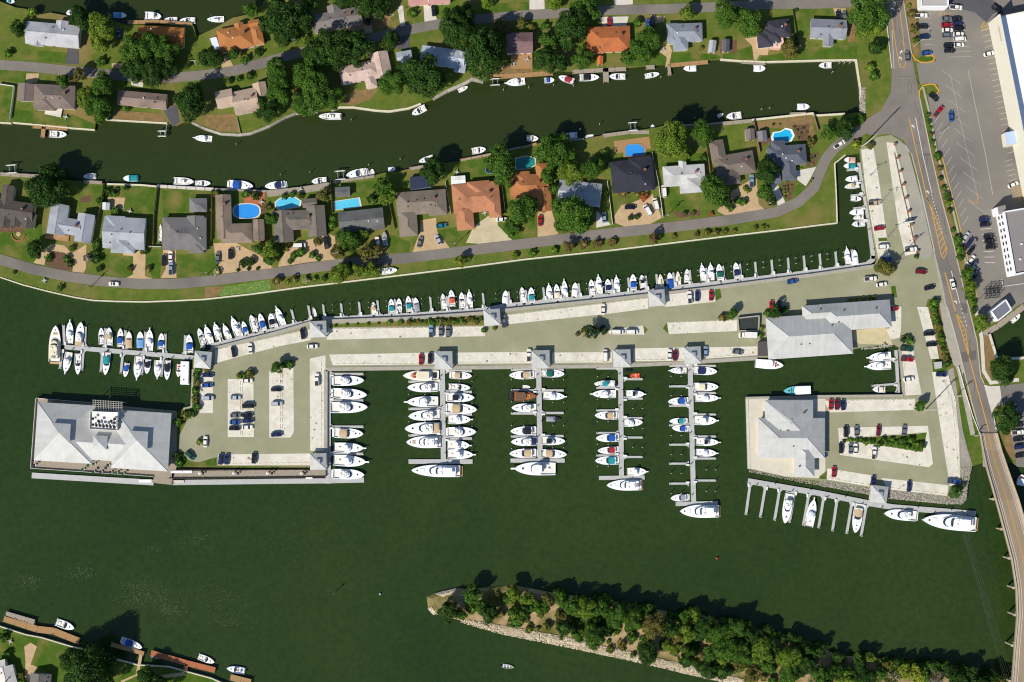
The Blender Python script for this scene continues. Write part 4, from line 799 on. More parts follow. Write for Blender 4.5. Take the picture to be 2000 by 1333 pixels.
def ell(cx, cy, rx_, ry_, n=20, pw=2.0, rot=0):
    o = []
    for i in range(n):
        t = 2 * math.pi * i / n; c, s_ = math.cos(t), math.sin(t); x = rx_ * math.copysign(abs(c) ** (2 / pw), c); y = ry_ * math.copysign(abs(s_) ** (2 / pw), s_); a = math.radians(rot)
        o.append((cx + x * math.cos(a) - y * math.sin(a), cy + x * math.sin(a) + y * math.cos(a)))
    return o
pool(ell(482, 413, 25, 14, pw=2.6), 'oval blue pool half shaded by the brown L shaped house', m_pw2)
pool(T('B2', (615, 425), (660, 390), (780, 382), (828, 415), (818, 462), (655, 490), (622, 465)), 'hexagonal turquoise pool behind the weathered H shaped house', m_pw)
pool(T('B2', (1128, 418), (1335, 388), (1350, 462), (1135, 492)), 'rectangular turquoise pool behind the slate grey house', m_pw)
pool(T('A4', (1375, 1190), (1390, 1155), (1440, 1150), (1480, 1125), (1525, 1135), (1545, 1180), (1520, 1225), (1470, 1235), (1420, 1240), (1385, 1230)), 'kidney shaped blue pool in the upper right garden', mat('pool_blue', (40, 176, 218), 0.1, 0.08, 0.5, spec=0.5), m_trim, 1.22)
pool(T('A4', (95, 1280), (130, 1255), (215, 1255), (262, 1290), (255, 1345), (95, 1360)), 'bright blue pool behind the black roofed house', m_pw2, m_wood, 1.2)
pool(T('B3', (925, 45), (1020, 25), (1085, 45), (1090, 100), (1040, 130), (925, 140)), 'dark teal pool beside the orange-brown clustered house', m_pw3)
# ------------------------------------------------------------------ boats
m_gel = mat('gelcoat_white', (250, 250, 250), 0.35, 0.015, 0.5, spec=0.4); m_deckp = mat('boat_deck', (244, 242, 238), 0.6, 0.03, 0.8)
m_cock = mat('cockpit_sole', (226, 222, 212), 0.7, 0.06, 1.2); m_bglass = mat('boat_glass', (46, 58, 70), 0.12, 0.0, spec=0.5); m_bdark = mat('boat_dark', (38, 38, 42), 0.6, 0.0)
m_seat = mat('boat_seat', (234, 228, 216), 0.7, 0.05, 1.0); m_teak = mat('boat_teak', (186, 148, 104), 0.7, 0.12, 1.5); m_rubrail = mat('rub_rail', (120, 120, 124), 0.6, 0.0); m_steel = mat('boat_steel', (176, 178, 182), 0.35, 0.0, metal=0.6)
CANV = {}
for n_, c_ in dict(blue=(36, 84, 168), navy=(34, 42, 84), teal=(36, 142, 146), tan=(196, 170, 132), black=(34, 34, 40), green=(24, 96, 80), red=(166, 44, 48), grey=(150, 152, 158), white=(236, 236, 236), brown=(112, 84, 66), orange=(206, 96, 60), pink=(206, 168, 150), lightblue=(110, 160, 206), cream=(226, 214, 186)).items():
    CANV[n_] = mat('canvas_' + n_, c_, 0.85, 0.06, 0.8)
HULLC = dict(white=m_gel, cream=mat('gelcoat_cream', (228, 214, 180), 0.4, 0.02, 0.5), navy=mat('gelcoat_navy', (30, 40, 70), 0.4, 0.0), red=mat('gelcoat_red', (160, 40, 36), 0.4, 0.0), grey=mat('gelcoat_grey', (150, 152, 150), 0.5, 0.05, 0.6), black=mat('gelcoat_black', (38, 36, 36), 0.5, 0.1, 0.6), orange=mat('hypalon_orange', (226, 92, 56), 0.6, 0.04), wood=mat('varnish', (150, 92, 44), 0.4, 0.2, 1.0), teal=mat('gelcoat_teal', (110, 190, 196), 0.4, 0.03), blue=mat('gelcoat_blue', (60, 110, 176), 0.4, 0.03), green=mat('gelcoat_green', (150, 160, 120), 0.6, 0.05))
TS = [0, .07, .16, .26, .36, .46, .56, .66, .75, .83, .9, .955, 1.0]
def hb(t, B, full=2.9):
    if t < 0.4: return B / 2 * (0.93 + 0.07 * math.sin(math.pi / 2 * t / 0.4))
    return B / 2 * max(0.0, 1 - ((t - 0.4) / 0.6) ** (full - .3)) ** .72
def hull_parts(L, B, s0, s1, tc, zf, g=0.22, full=2.9, crown=0.12):
    y = lambda t: -L / 2 + L * t
    sh = lambda t: s0 + (s1 - s0) * t * t
    ts = sorted(set(TS + [tc])); hull = MB(); deck = MB(); sole = MB(); st = []
    for t in ts:
        b = hb(t, B, full); z = sh(t); bi = max(0.0, b - g)
        st.append((b, z, bi, y(t)))
    ring = lambda b, z, bi, yy: [(-bi, yy, z), (-b, yy, z), (-b * 0.86, yy, 0.05), (0, yy - 0.0, -0.5), (b * 0.86, yy, 0.05), (b, yy, z), (bi, yy, z)]
    R_ = [ring(*s_) for s_ in st]; vs = [p for r in R_ for p in r]; fs = []
    for i in range(len(R_) - 1):
        for k in range(6): fs.append((i * 7 + k, i * 7 + k + 1, (i + 1) * 7 + k + 1, (i + 1) * 7 + k))
    fs.append((1, 2, 3, 4, 5)); fs.append((0, 1, 5, 6))
    hull.add(vs, fs)
    if tc < 1:
        dk = [s_ for t, s_ in zip(ts, st) if t >= tc]; vs = []; fs = []
        for b, z, bi, yy in dk: vs += [(-bi, yy, z), (0, yy, z + crown * (bi / (B / 2))), (bi, yy, z)]
        for i in range(len(dk) - 1):
            for k in range(2): fs.append((i * 3 + k, i * 3 + k + 1, i * 3 + 4 + k, i * 3 + 3 + k))
        deck.add(vs, fs)
    ck = [s_ for t, s_ in zip(ts, st) if t <= tc]; vs = []; fs = []
    for b, z, bi, yy in ck: vs += [(-bi, yy, z), (-bi, yy, zf), (bi, yy, zf), (bi, yy, z)]
    for i in range(len(ck) - 1):
        for k in range(3): fs.append((i * 4 + k, i * 4 + k + 1, i * 4 + 5 + k, i * 4 + 4 + k))
    fs += [(3, 2, 1, 0), tuple((len(ck) - 1) * 4 + k for k in range(4))]
    sole.add(vs, fs)
    rr = MB()
    for s in (-1, 1):
        pts = [(s * (hb(t, B, full) + 0.02), y(t)) for t in ts]
        for i in range(len(pts) - 1):
            a, b_ = pts[i], pts[i + 1]; z0, z1 = sh(ts[i]) - 0.12, sh(ts[i + 1]) - 0.12
            rr.add([(a[0], a[1], z0), (b_[0], b_[1], z1), (b_[0] + s * 0.07, b_[1], z1), (a[0] + s * 0.07, a[1], z0), (a[0], a[1], z0 - 0.12), (b_[0], b_[1], z1 - 0.12), (b_[0] + s * 0.07, b_[1], z1 - 0.12), (a[0] + s * 0.07, a[1], z0 - 0.12)], [(0, 1, 2, 3), (3, 2, 6, 7), (7, 6, 5, 4)] if s > 0 else [(3, 2, 1, 0), (7, 6, 2, 3), (4, 5, 6, 7)])
    out = [('hull', hull, 'hull'), ('cockpit', sole, 'sole'), ('rub_rail', rr, 'rub')]
    if tc < 1: out.insert(1, ('deck', deck, 'deck'))
    return out
def house_ring(y0, y1, w, z, nose=0.45, n=5):
    """outline of a deckhouse: square aft at y0, rounded forward at y1"""
    h = w / 2; L_ = (y1 - y0); yn = y1 - L_ * nose; p = [(-h * 0.96, y0, z), (h * 0.96, y0, z), (h, yn, z)]
    for i in range(1, n): t = math.pi / 2 * i / n; p.append((h * math.cos(t) ** 0.75, yn + (y1 - yn) * math.sin(t), z))
    p.append((0, y1, z)); q = [(-x, y, z_) for x, y, z_ in p[2:-1]][::-1]
    return p + q
def dhouse(y0, y1, w, z0, z1, rf=0.5, ra=0.1, tp=0.85, nose=0.45):
    m = MB(); m.rings([house_ring(y0, y1, w, z0, nose), house_ring(y0 + ra, y1 - rf, w * tp, z1, nose)]); return m
def dband(y0, y1, w, z0, z1, rf, ra, tp, lo, hi, nose=0.45, front=True):
    """glazed band lying 2 cm proud of a deckhouse between the fractions lo and hi of its height"""
    f = lambda t: [(x * 1.0 + math.copysign(0.03, x) * (abs(x) > 0.01), y + (0.03 if y > y0 + 0.3 else -0.03), z) for x, y, z in house_ring(y0 + ra * t, y1 - rf * t, w * (1 - (1 - tp) * t), z0 + (z1 - z0) * t, nose)]
    m = MB(); m.rings([f(lo), f(hi)], False, True); return m
def bx(cx, cy, z, lx, ly, lz):
    m = MB(); m.box(cx, cy, z, lx, ly, lz); return m
def outboard(cx, y, z): 
    m = MB(); m.rings([[(cx - .22, y - .55, z), (cx + .22, y - .55, z), (cx + .22, y + .2, z), (cx - .22, y + .2, z)], [(cx - .2, y - .5, z + .5), (cx + .2, y - .5, z + .5), (cx + .16, y + .1, z + .45), (cx - .16, y + .1, z + .45)]]); m.box(cx, y - .1, z - .9, .16, .3, .95); return m
def canopy_mesh(y0, y1, w, z, arch=0.25):
    m = MB(); r0 = []; n = 6
    for yy, k in ((y0, 0.0), (y0 + 0.15 * (y1 - y0), 1), (y0 + 0.85 * (y1 - y0), 1), (y1, 0.0)):
        r0.append([(w * (i / n - 0.5), yy, z + arch * (1 - (2 * i / n - 1) ** 2) * (0.5 + 0.5 * k) - (0.12 if k == 0 else 0)) for i in range(n + 1)])
    vs = [p for r in r0 for p in r]; fs = []
    for i in range(3):
        for k in range(n): fs.append((i * (n + 1) + k, i * (n + 1) + k + 1, (i + 1) * (n + 1) + k + 1, (i + 1) * (n + 1) + k))
    m.add(vs, fs); lo = [(x, y, z_ - 0.06) for x, y, z_ in vs]; m.add(lo, [f[::-1] for f in fs]); return m

def boat_proto(style, var):
    P = []
    Y = lambda t, L: -L / 2 + L * t
    if style == 'express':
        L, B = 13.0, 4.1; P += hull_parts(L, B, 1.25, 1.75, .44, 0.55)
        P.append(('swim_platform', bx(0, -L / 2 - 0.45, 0.25, B * 0.78, 1.0, 0.12), 'deck'))
        P.append(('cabin_trunk', dhouse(Y(.40, L), Y(.80, L), B * .60, 1.3, 1.85, 1.2, 0, .8, .6), 'hull'))
        P.append(('windshield', dhouse(Y(.42, L), Y(.57, L), B * .76, 1.45, 2.35, 0.75, 0.0, .86, .8), 'glass'))
        P.append(('helm_console', bx(0.4, Y(.41, L), 0.6, 1.6, 0.7, 1.2), 'hull'))
        for cx, t in ((-.8, .18), (.8, .18), (-.9, .33)): P.append(('seat', bx(cx, Y(t, L), 0.56, 1.0, 1.1, 0.55), 'seat'))
        P.append(('hatch', bx(0, Y(.74, L), 1.72, 0.55, 0.55, 0.12), 'dark')); P.append(('hatch', bx(0, Y(.87, L), 1.72, 0.4, 0.4, 0.09), 'dark'))
        if var == 'canvas': P.append(('canopy', canopy_mesh(Y(.14, L), Y(.47, L), B * .80, 2.25), 'canvas'))
        if var == 'hard': P.append(('hard_top', dhouse(Y(.2, L), Y(.5, L), B * .74, 2.45, 2.6, .2, .1, .92, .5), 'hull')); P.append(('hatch', bx(0, Y(.36, L), 2.6, 0.9, 1.2, 0.06), 'dark'))
        P.append(('radar_arch', bx(0, Y(.17, L), 2.25, B * .82, 0.45, 0.14), 'hull'))
    elif style == 'flybridge':
        L, B = 14.5, 4.4; P += hull_parts(L, B, 1.4, 2.0, .24, 0.6)
        P.append(('swim_platform', bx(0, -L / 2 - 0.45, 0.25, B * 0.8, 1.0, 0.12), 'deck'))
        P.append(('cabin', dhouse(Y(.24, L), Y(.66, L), B * .74, 1.45, 2.85, 1.9, .1, .86, .5), 'hull'))
        P.append(('windscreen', dband(Y(.24, L), Y(.66, L), B * .74, 1.45, 2.85, 1.9, .1, .86, .42, .9, .5), 'glass'))
        P.append(('flybridge', dhouse(Y(.2, L), Y(.5, L), B * .70, 2.8, 3.45, .1, .1, .98, .5), 'hull'))
        P.append(('bridge_floor', dhouse(Y(.22, L), Y(.465, L), B * .58, 3.40, 3.475, .0, .0, 1, .5), 'sole'))
        P.append(('bridge_screen', dband(Y(.2, L), Y(.5, L), B * .70, 2.8, 3.62, .12, .1, .97, .82, 1.0, .5), 'glass') if False else ('helm_console', bx(0, Y(.42, L), 3.45, 1.5, 0.7, 0.6), 'hull'))
        for cx, t in ((-.75, .36), (.75, .36), (0, .26)): P.append(('seat', bx(cx, Y(t, L), 3.47, 0.9, 0.7, 0.45), 'seat'))
        P.append(('hatch', bx(0, Y(.78, L), 2.0, 0.6, 0.6, 0.12), 'dark'))
        if var == 'canvas': P.append(('bimini', canopy_mesh(Y(.2, L), Y(.42, L), B * .66, 4.9), 'canvas'))
        if var == 'cockpit': P.append(('cockpit_cover', canopy_mesh(Y(.02, L), Y(.24, L), B * .82, 2.4), 'canvas'))
    elif style == 'sportfish':
        L, B = 13.5, 4.3; P += hull_parts(L, B, 1.15, 2.1, .36, 0.55, full=2.7)
        P.append(('pulpit', bx(0, L / 2 + 0.25, 2.0, 0.55, 2.0, 0.14), 'deck'))
        P.append(('cabin', dhouse(Y(.36, L), Y(.68, L), B * .72, 1.35, 2.7, 1.6, 0.05, .86, .55), 'hull'))
        P.append(('windscreen', dband(Y(.36, L), Y(.68, L), B * .72, 1.35, 2.7, 1.6, .05, .86, .58, .8, .55), 'glass'))
        P.append(('flybridge', dhouse(Y(.34, L), Y(.54, L), B * .66, 2.68, 3.3, .1, .05, .97, .5), 'hull')); P.append(('helm_console', bx(0, Y(.44, L), 3.3, 1.2, 0.6, 0.6), 'hull'))
        for cx in (-.7, .7): P.append(('seat', bx(cx, Y(.39, L), 3.3, 0.7, 0.7, 0.5), 'seat'))
        if var == 'top':
            P.append(('hard_top', dhouse(Y(.335, L), Y(.5, L), B * .62, 4.9, 5.02, .1, .05, .95, .4), 'canvas'))
            for sx in (-1, 1):
                for t in (.35, .48):
                    m = MB(); m.tube((sx * B * .28, Y(t, L), 3.2), (sx * B * .27, Y(t, L), 4.95), .04, .04, 5); P.append(('top_post', m, 'steel'))
        P.append(('fighting_chair', bx(0, Y(.17, L), 0.55, 0.6, 0.6, 0.7), 'seat')); P.append(('bait_station', bx(0, Y(.335, L), 0.55, 2.4, 0.5, 0.9), 'hull')); P.append(('hatch', bx(0, Y(.8, L), 2.0, 0.55, 0.55, 0.1), 'dark'))
    elif style == 'motoryacht':
        L, B = 20.0, 5.4; P += hull_parts(L, B, 1.9, 2.5, .10, 1.0, full=2.6)
        P.append(('swim_platform', bx(0, -L / 2 - 0.5, 0.3, B * 0.84, 1.1, 0.14), 'teak'))
        P.append(('cabin', dhouse(Y(.10, L), Y(.70, L), B * .78, 2.0, 3.7, 2.4, .2, .88, .4), 'hull'))
        P.append(('windscreen', dband(Y(.10, L), Y(.70, L), B * .78, 2.0, 3.7, 2.4, .2, .88, .55, .86, .4), 'glass')); P.append(('cabin_roof', dhouse(Y(.085, L), Y(.58, L), B * .76, 3.6, 3.78, .3, .05, .97, .35), 'hull'))
        P.append(('flybridge', dhouse(Y(.18, L), Y(.48, L), B * .62, 3.75, 4.45, .3, .1, .95, .45), 'hull')); P.append(('bridge_windscreen', dhouse(Y(.455, L), Y(.50, L), B * .58, 3.8, 4.6, .35, .1, .9, .8), 'glass'))
        for cx, t in ((-1, .38), (1, .38), (0, .24)): P.append(('seat', bx(cx, Y(t, L), 4.45, 1.2, 0.8, 0.45), 'seat'))
        P.append(('hard_top', dhouse(Y(.16, L), Y(.34, L), B * .6, 6.0, 6.15, .1, .05, .95, .4), 'hull') if var == 'top' else ('tender', dhouse(Y(.10, L), Y(.19, L), B * .36, 3.8, 4.3, .3, .1, .8, .6), 'grey'))
        if var == 'top':
            for sx in (-1, 1):
                for t in (.175, .31):
                    m = MB(); m.tube((sx * B * .26, Y(t, L), 4.3), (sx * B * .26, Y(t, L), 6.05), .06, .06, 5); P.append(('top_post', m, 'steel'))
        P.append(('sun_pad', bx(0, Y(.78, L), 2.42, 1.8, 1.6, 0.16), 'canvas')); P.append(('hatch', bx(0, Y(.88, L), 2.42, 0.6, 0.6, 0.1), 'dark'))
    elif style in ('cuddy', 'cover'):
        L, B = 7.8, 2.6; P += hull_parts(L, B, .85, 1.2, .56, .4, g=.16, full=2.8)
        P.append(('windshield', dhouse(Y(.50, L), Y(.62, L), B * .76, .95, 1.5, .5, 0, .85, .8), 'glass'))
        P.append(('outboard_motor', outboard(0, -L / 2 - .1, .75), 'dark'))
        if style == 'cuddy':
            for cx in (-.55, .55): P.append(('seat', bx(cx, Y(.42, L), .42, .55, .55, .7), 'seat'))
            P.append(('bench', bx(0, Y(.08, L), .42, B * .66, .6, .45), 'seat')); P.append(('hatch', bx(0, Y(.76, L), 1.1, .45, .45, .1), 'dark'))
            if var == 'canvas': P.append(('bimini', canopy_mesh(Y(.2, L), Y(.52, L), B * .82, 1.9), 'canvas'))
            else: P.append(('engine_box', bx(0, Y(.2, L), .42, .9, .8, .45), 'hull'))
        else: P.append(('boat_cover', canopy_mesh(Y(.01, L), Y(.62, L), B * .93, 1.15, .35), 'canvas'))
    elif style == 'console':
        L, B = 7.6, 2.55; P += hull_parts(L, B, .8, 1.15, .82, .45, g=.18, full=2.7)
        P.append(('console', bx(0, Y(.5, L), .45, .95, 1.0, 1.1), 'hull')); P.append(('windscreen', bx(0, Y(.56, L), 1.5, .9, .12, .45), 'glass')); P.append(('leaning_post', bx(0, Y(.37, L), .45, 1.0, .5, .9), 'seat'))
        for cx in (-.32, .32): P.append(('outboard_motor', outboard(cx, -L / 2 - .1, .75), 'dark'))
        P.append(('bow_seat', bx(0, Y(.74, L), .45, B * .5, .9, .4), 'seat')); P.append(('live_well', bx(0, Y(.1, L), .45, B * .6, .6, .5), 'deck'))
        if var == 'canvas':
            P.append(('t_top', canopy_mesh(Y(.36, L), Y(.62, L), B * .72, 2.5, .1), 'canvas'))
            for sx in (-1, 1):
                for t in (.4, .57):
                    m = MB(); m.tube((sx * .55, Y(t, L), .5), (sx * .7, Y(t, L), 2.5), .03, .03, 5); P.append(('top_post', m, 'steel'))
    elif style == 'trawler':
        L, B = 14.0, 4.2; P += hull_parts(L, B, 1.4, 2.3, .2, .8, full=2.6)
        P.append(('cabin', dhouse(Y(.28, L), Y(.62, L), B * .72, 1.6, 3.3, .5, .1, .92, .3), 'canvas')); P.append(('windscreen', dband(Y(.28, L), Y(.62, L), B * .72, 1.6, 3.3, .5, .1, .92, .5, .85, .3), 'glass')); P.append(('cabin_roof', dhouse(Y(.26, L), Y(.63, L), B * .76, 3.3, 3.42, .2, .05, .98, .3), 'canvas'))
        P.append(('trunk_cabin', dhouse(Y(.62, L), Y(.8, L), B * .5, 1.8, 2.4, .5, 0, .85, .6), 'teak')); P.append(('deck_gear', bx(.6, Y(.68, L), 2.35, .8, .9, .35), 'accent')); P.append(('deck_gear', bx(-.6, Y(.66, L), 2.3, .6, 1.2, .3), 'accent')); P.append(('aft_deck_box', bx(0, Y(.12, L), .85, 2.2, 1.2, .7), 'dark'))
    elif style == 'tour':
        L, B = 13.0, 4.6; P += hull_parts(L, B, 1.2, 1.9, .12, .6, full=2.8)
        P.append(('cabin', dhouse(Y(.04, L), Y(.66, L), B * .84, 1.2, 3.1, .5, .1, .95, .2), 'hull')); P.append(('windscreen', dband(Y(.04, L), Y(.66, L), B * .84, 1.2, 3.1, .5, .1, .95, .45, .8, .2), 'glass')); P.append(('awning', dhouse(Y(.0, L), Y(.62, L), B * .94, 3.1, 3.25, .1, .05, .98, .15), 'canvas')); P.append(('hatch', bx(0, Y(.8, L), 1.8, .7, .7, .15), 'dark')); P.append(('bow_seat', bx(0, Y(.72, L), 1.75, 2.4, .5, .4), 'accent'))
    elif style == 'houseboat':
        L, B = 10.0, 3.4; m = MB(); m.box(0, 0, -.3, B, L, 1.0); P.append(('hull', m, 'hull')); m = MB(); m.box(0, 0, .7, B * .9, L * .94, 1.9); P.append(('cabin', m, 'hull')); m = MB(); m.box(0, 0, 2.6, B, L, .12); P.append(('roof', m, 'canvas'))
        for t in (.2, .8): P.append(('roof_vent', bx(.3, Y(t, L), 2.72, .4, .4, .3), 'dark'))
        for sx in (-1, 1):
            for t in (.25, .5, .75): P.append(('window', bx(sx * B * .452, Y(t, L), 1.3, .05, 1.2, .7), 'glass'))
    elif style in ('skiff', 'dinghy'):
        L, B = 4.6, 1.7; P += hull_parts(L, B, .5, .7, .8, .15, g=.12, full=2.4)
        for t in (.15, .4, .65): P.append(('thwart', bx(0, Y(t, L), .32, hb(t, B) * 1.8, .3, .06), 'seat'))
        P.append(('outboard_motor', outboard(0, -L / 2 - .05, .4), 'dark'))
    elif style == 'inflatable':
        L, B = 4.4, 2.0; m = MB(); pts = [(-.75, -2.1)] + [(-.75, .6), (-.55, 1.4), (0, 1.95), (.55, 1.4), (.75, .6), (.75, -2.1)]
        for i in range(len(pts) - 1): m.tube((*pts[i], .3), (*pts[i + 1], .3 + (.1 if 1 < i < 4 else 0)), .27, .27, 8)
        P.append(('tube', m, 'hull')); m = MB(); m.prism([(-.6, -1.9), (.6, -1.9), (.6, .7), (0, 1.6), (-.6, .7)], .1, .18); P.append(('floor', m, 'deck')); P.append(('transom', bx(0, -1.9, .15, 1.2, .08, .5), 'dark')); P.append(('thwart', bx(0, -.3, .4, 1.2, .35, .06), 'seat'))
    elif style == 'jetski':
        L, B = 3.2, 1.2; P += [('hull', dhouse(-1.6, 1.6, 1.15, -.1, .45, .2, 0, .85, .7), 'hull'), ('seat', dhouse(-1.3, .1, .5, .45, .85, .2, .2, .7, .4), 'canvas'), ('handlebar', bx(0, .45, .8, .9, .12, .12), 'dark'), ('hood', dhouse(.1, 1.3, .7, .45, .8, .5, 0, .6, .7), 'hull')]
    elif style == 'sail':
        L, B = 9.5, 3.0; P += hull_parts(L, B, 1.0, 1.3, .32, .5, g=.4, full=1.9)
        P.append(('coach_roof', dhouse(Y(.33, L), Y(.7, L), B * .5, 1.1, 1.55, .5, 0, .85, .6), 'hull')); m = MB(); m.tube((0, Y(.58, L), 1.3), (0, Y(.58, L), 12.5), .09, .06, 6); P.append(('mast', m, 'steel')); m = MB(); m.tube((0, Y(.57, L), 2.2), (0, Y(.18, L), 2.1), .14, .12, 6); P.append(('boom', m, 'canvas')); P.append(('hatch', bx(0, Y(.8, L), 1.25, .5, .5, .1), 'dark'))
    return L, B, P
PROTO = {}
m_bed_dark = mat('dark_sole', (60, 58, 60), .8, .1)
def boat(px, py, lpx, ang, style, desc, where=None, canvas='white', var='', hull='white', beam=None, z=None, group=None, accent='red', name=None, cat=None):
    key = (style, var)
    if key not in PROTO:
        L, B, P = boat_proto(style, var); PROTO[key] = (L, B, [(n_, m_.mesh(n_), k_) for n_, m_, k_ in P])
    L, B, P = PROTO[key]; zz = WATER if z is None else z
    x, y = W(px, py, zz + 1.5); ln = lpx * S; bm = (beam * S * 1.04) if beam else B * 1.06 * (ln / L) ** 0.92
    r = empty(name or {'express': 'cabin_cruiser', 'flybridge': 'flybridge_yacht', 'sportfish': 'fishing_yacht', 'motoryacht': 'motor_yacht', 'cuddy': 'motorboat', 'cover': 'motorboat', 'console': 'open_motorboat', 'sail': 'sailing_boat', 'tour': 'tour_boat', 'jetski': 'jet_ski'}.get(style, style), x, y, zz, -math.radians(ang + R.uniform(-1.5, 1.5)), (bm / B * R.uniform(.96, 1.04), ln / L, (ln / L + bm / B) / 2 * .8))
    tag(r, desc, cat or {'express': 'yacht', 'flybridge': 'yacht', 'sportfish': 'yacht', 'motoryacht': 'yacht', 'sail': 'sailboat', 'jetski': 'jet ski', 'inflatable': 'dinghy', 'dinghy': 'dinghy'}.get(style, 'boat'), (px, py), where, group)
    key = dict(hull=HULLC[hull], deck=m_deckp, sole=m_cock, glass=m_bglass, canvas=CANV[canvas], dark=m_bdark, seat=m_seat, teak=m_teak, rub=m_rubrail, steel=m_steel, grey=CANV['grey'], accent=CANV[accent])
    if hull in ('black', 'green', 'grey', 'orange', 'teal'): key['deck'] = HULLC['wood'] if style == 'trawler' else HULLC[hull]
    if hull in ('black', 'green'): key['sole'] = m_bed_dark if hull == 'black' else CANV['grey']
    for n_, me, k_ in P: obj(n_, me, key[k_], r)
    return r
# ------------------------------------------------------------------ docks
ZD = WATER + 0.55
m_ped = mat('pedestal', (70, 70, 74), 0.6, 0.0); m_dockrim = mat('dock_fender', (226, 224, 218), 0.7, 0.05)
def dock(desc, px, walk, ww, fingers=(), fw=4.2, head=None, hw=8, pedestals=True, mt=None, group='floating docks'):
    mt = mt or m_dock; x0, y0 = W(*walk[0], ZD); r = empty('floating_dock', x0, y0, 0); tag(r, desc, 'dock', px, fixed=True, group=group)
    f = lambda p: (W(p[0], p[1], ZD)[0] - x0, W(p[0], p[1], ZD)[1] - y0)
    m = MB(); m.strip([f(p) for p in walk], ww * S, WATER - 0.4, ZD); obj('walkway', m, mt, r)
    if head: m = MB(); m.strip([f(p) for p in head], hw * S, WATER - 0.4, ZD + 0.012); obj('pier_head', m, mt, r)
    for k, (a, b) in enumerate(fingers):
        A, B_ = Vector(f(a)), Vector(f(b)); d = (B_ - A).normalized(); n = Vector((-d.y, d.x)); h = fw * S * .48; g = ww * S / 2
        m = MB(); m.prism([tuple(A + n * (h + .75) + d * (g * 0.9)), tuple(A + n * h + d * (g + 1.0)), tuple(B_ + n * h), tuple(B_ - n * h), tuple(A - n * h + d * (g + 1.0)), tuple(A - n * (h + .75) + d * (g * 0.9))], WATER - 0.3, ZD - 0.02 + 0.001 * (k % 7)); fo = obj('finger', m, mt, r)
        m = MB(); q = B_ - d * 0.2; m.tube((q.x, q.y, -4), (q.x, q.y, 0.9), 0.16, 0.16, 8); obj('piling', m, m_pile, fo)
        m = MB(); m.tube((q.x, q.y, 0.9), (q.x, q.y, 1.15), 0.19, 0.03, 8); obj('piling_cap', m, m_dockrim, fo)
        bxo = obj('dock_box', box_mesh('dock_box', 1.5, .7, .6), m_dockrim, fo); q = A + d * (g + .5) + n * (h + .1) * (1 if k % 2 else -1); bxo.location = (q.x, q.y, ZD - .02); bxo.rotation_euler = (0, 0, math.atan2(d.y, d.x))
    if pedestals:
        pts = [Vector(f(p)) for p in walk]
        for i in range(len(pts) - 1):
            ln = (pts[i + 1] - pts[i]).length; nn = int(ln / 6.5)
            for j in range(nn):
                q = pts[i].lerp(pts[i + 1], (j + 0.5) / nn); d = (pts[i + 1] - pts[i]).normalized(); s = 1 if j % 2 else -1; q = q + Vector((-d.y, d.x)) * s * ww * S * 0.36
                o = obj('power_pedestal', box_mesh('power_pedestal', 0.3, 0.3, 1.1), m_ped, r); o.location = (q.x, q.y, ZD)
    return r
H_ = lambda xa, xb, ys: [((xa, y), (xb, y)) for y in ys]
dock('leftmost vertical dock with short fingers to the right', (641, 830), [(641, 724), (641, 945)], 10, H_(641, 710, (731, 783, 834, 887)), 5, [(337, 943), (500, 941), (640, 939.5), (711, 938)], 10)
dock('second pier with two rows of large yachts', (866, 810), [(864, 720), (866, 900)], 10, H_(864, 798, (746, 799, 851)) + H_(866, 922, (725, 766, 810, 857)), 5, [(798, 902), (923, 902)], 9)
dock('third pier holding the dark wooden boat', (1054, 810), [(1052, 718), (1055, 898)], 10, H_(1052, 998, (723, 763, 808, 853)) + H_(1054, 1101, (723, 763, 807, 852)), 4.6, [(997, 900), (1103, 900)], 8)
dock('fourth pier with the orange inflatable near its head', (1213, 820), [(1212, 716), (1214, 932)], 9.5, H_(1212, 1165, (720, 758, 802, 846, 890)) + H_(1214, 1255, (741, 779, 817, 855, 893)), 4.2, [(1170, 934), (1259, 933)], 8)
dock('fifth and longest pier with mostly empty slips at its end', (1352, 840), [(1348, 710), (1355, 982)], 9.5, H_(1350, 1307, (715, 755, 793, 831, 869, 906, 945)) + H_(1351, 1398, (715, 768, 810, 853, 896, 939)), 4.2, [(1320, 985), (1402, 983)], 8)
wd = [(126, 678), (353, 697), (384, 700)]
dock('far left dock with boats on both sides', (240, 688), wd, 9, [((125, 678), (124, 635)), ((165, 680), (167, 638)), ((204, 683), (206, 641)), ((244, 686), (245, 645)), ((283, 690), (284, 648)), ((322, 693), (323, 652)), ((360, 696), (362, 655)), ((122, 679), (117, 721)), ((163, 681), (160, 724)), ((200, 685), (197, 727)), ((240, 688), (236, 730)), ((279, 692), (277, 733)), ((318, 695), (315, 736))], 5)
nw = [(412, 676), (501, 654), (544, 643), (608, 628)]
dock('slanted upper left dock with angled boats', (510, 650), nw, 9, [((397, 683), (392, 655)), ((434, 671), (428, 640)), ((472, 661), (466, 629)), ((506, 652), (499, 621)), ((541, 644), (534, 613)), ((577, 635), (569, 605)), ((607, 628), (602, 597))], 4.4)
def ny(x):   # line of the long upper walkway
    P_ = [(630, 624), (800, 616), (944, 606), (985, 598), (1070, 589), (1200, 577), (1267, 570), (1312, 563), (1425, 551), (1600, 530), (1695, 516)]
    for a, b in zip(P_, P_[1:]):
        if a[0] <= x <= b[0]: return a[1] + (b[1] - a[1]) * (x - a[0]) / (b[0] - a[0])
    return P_[-1][1]
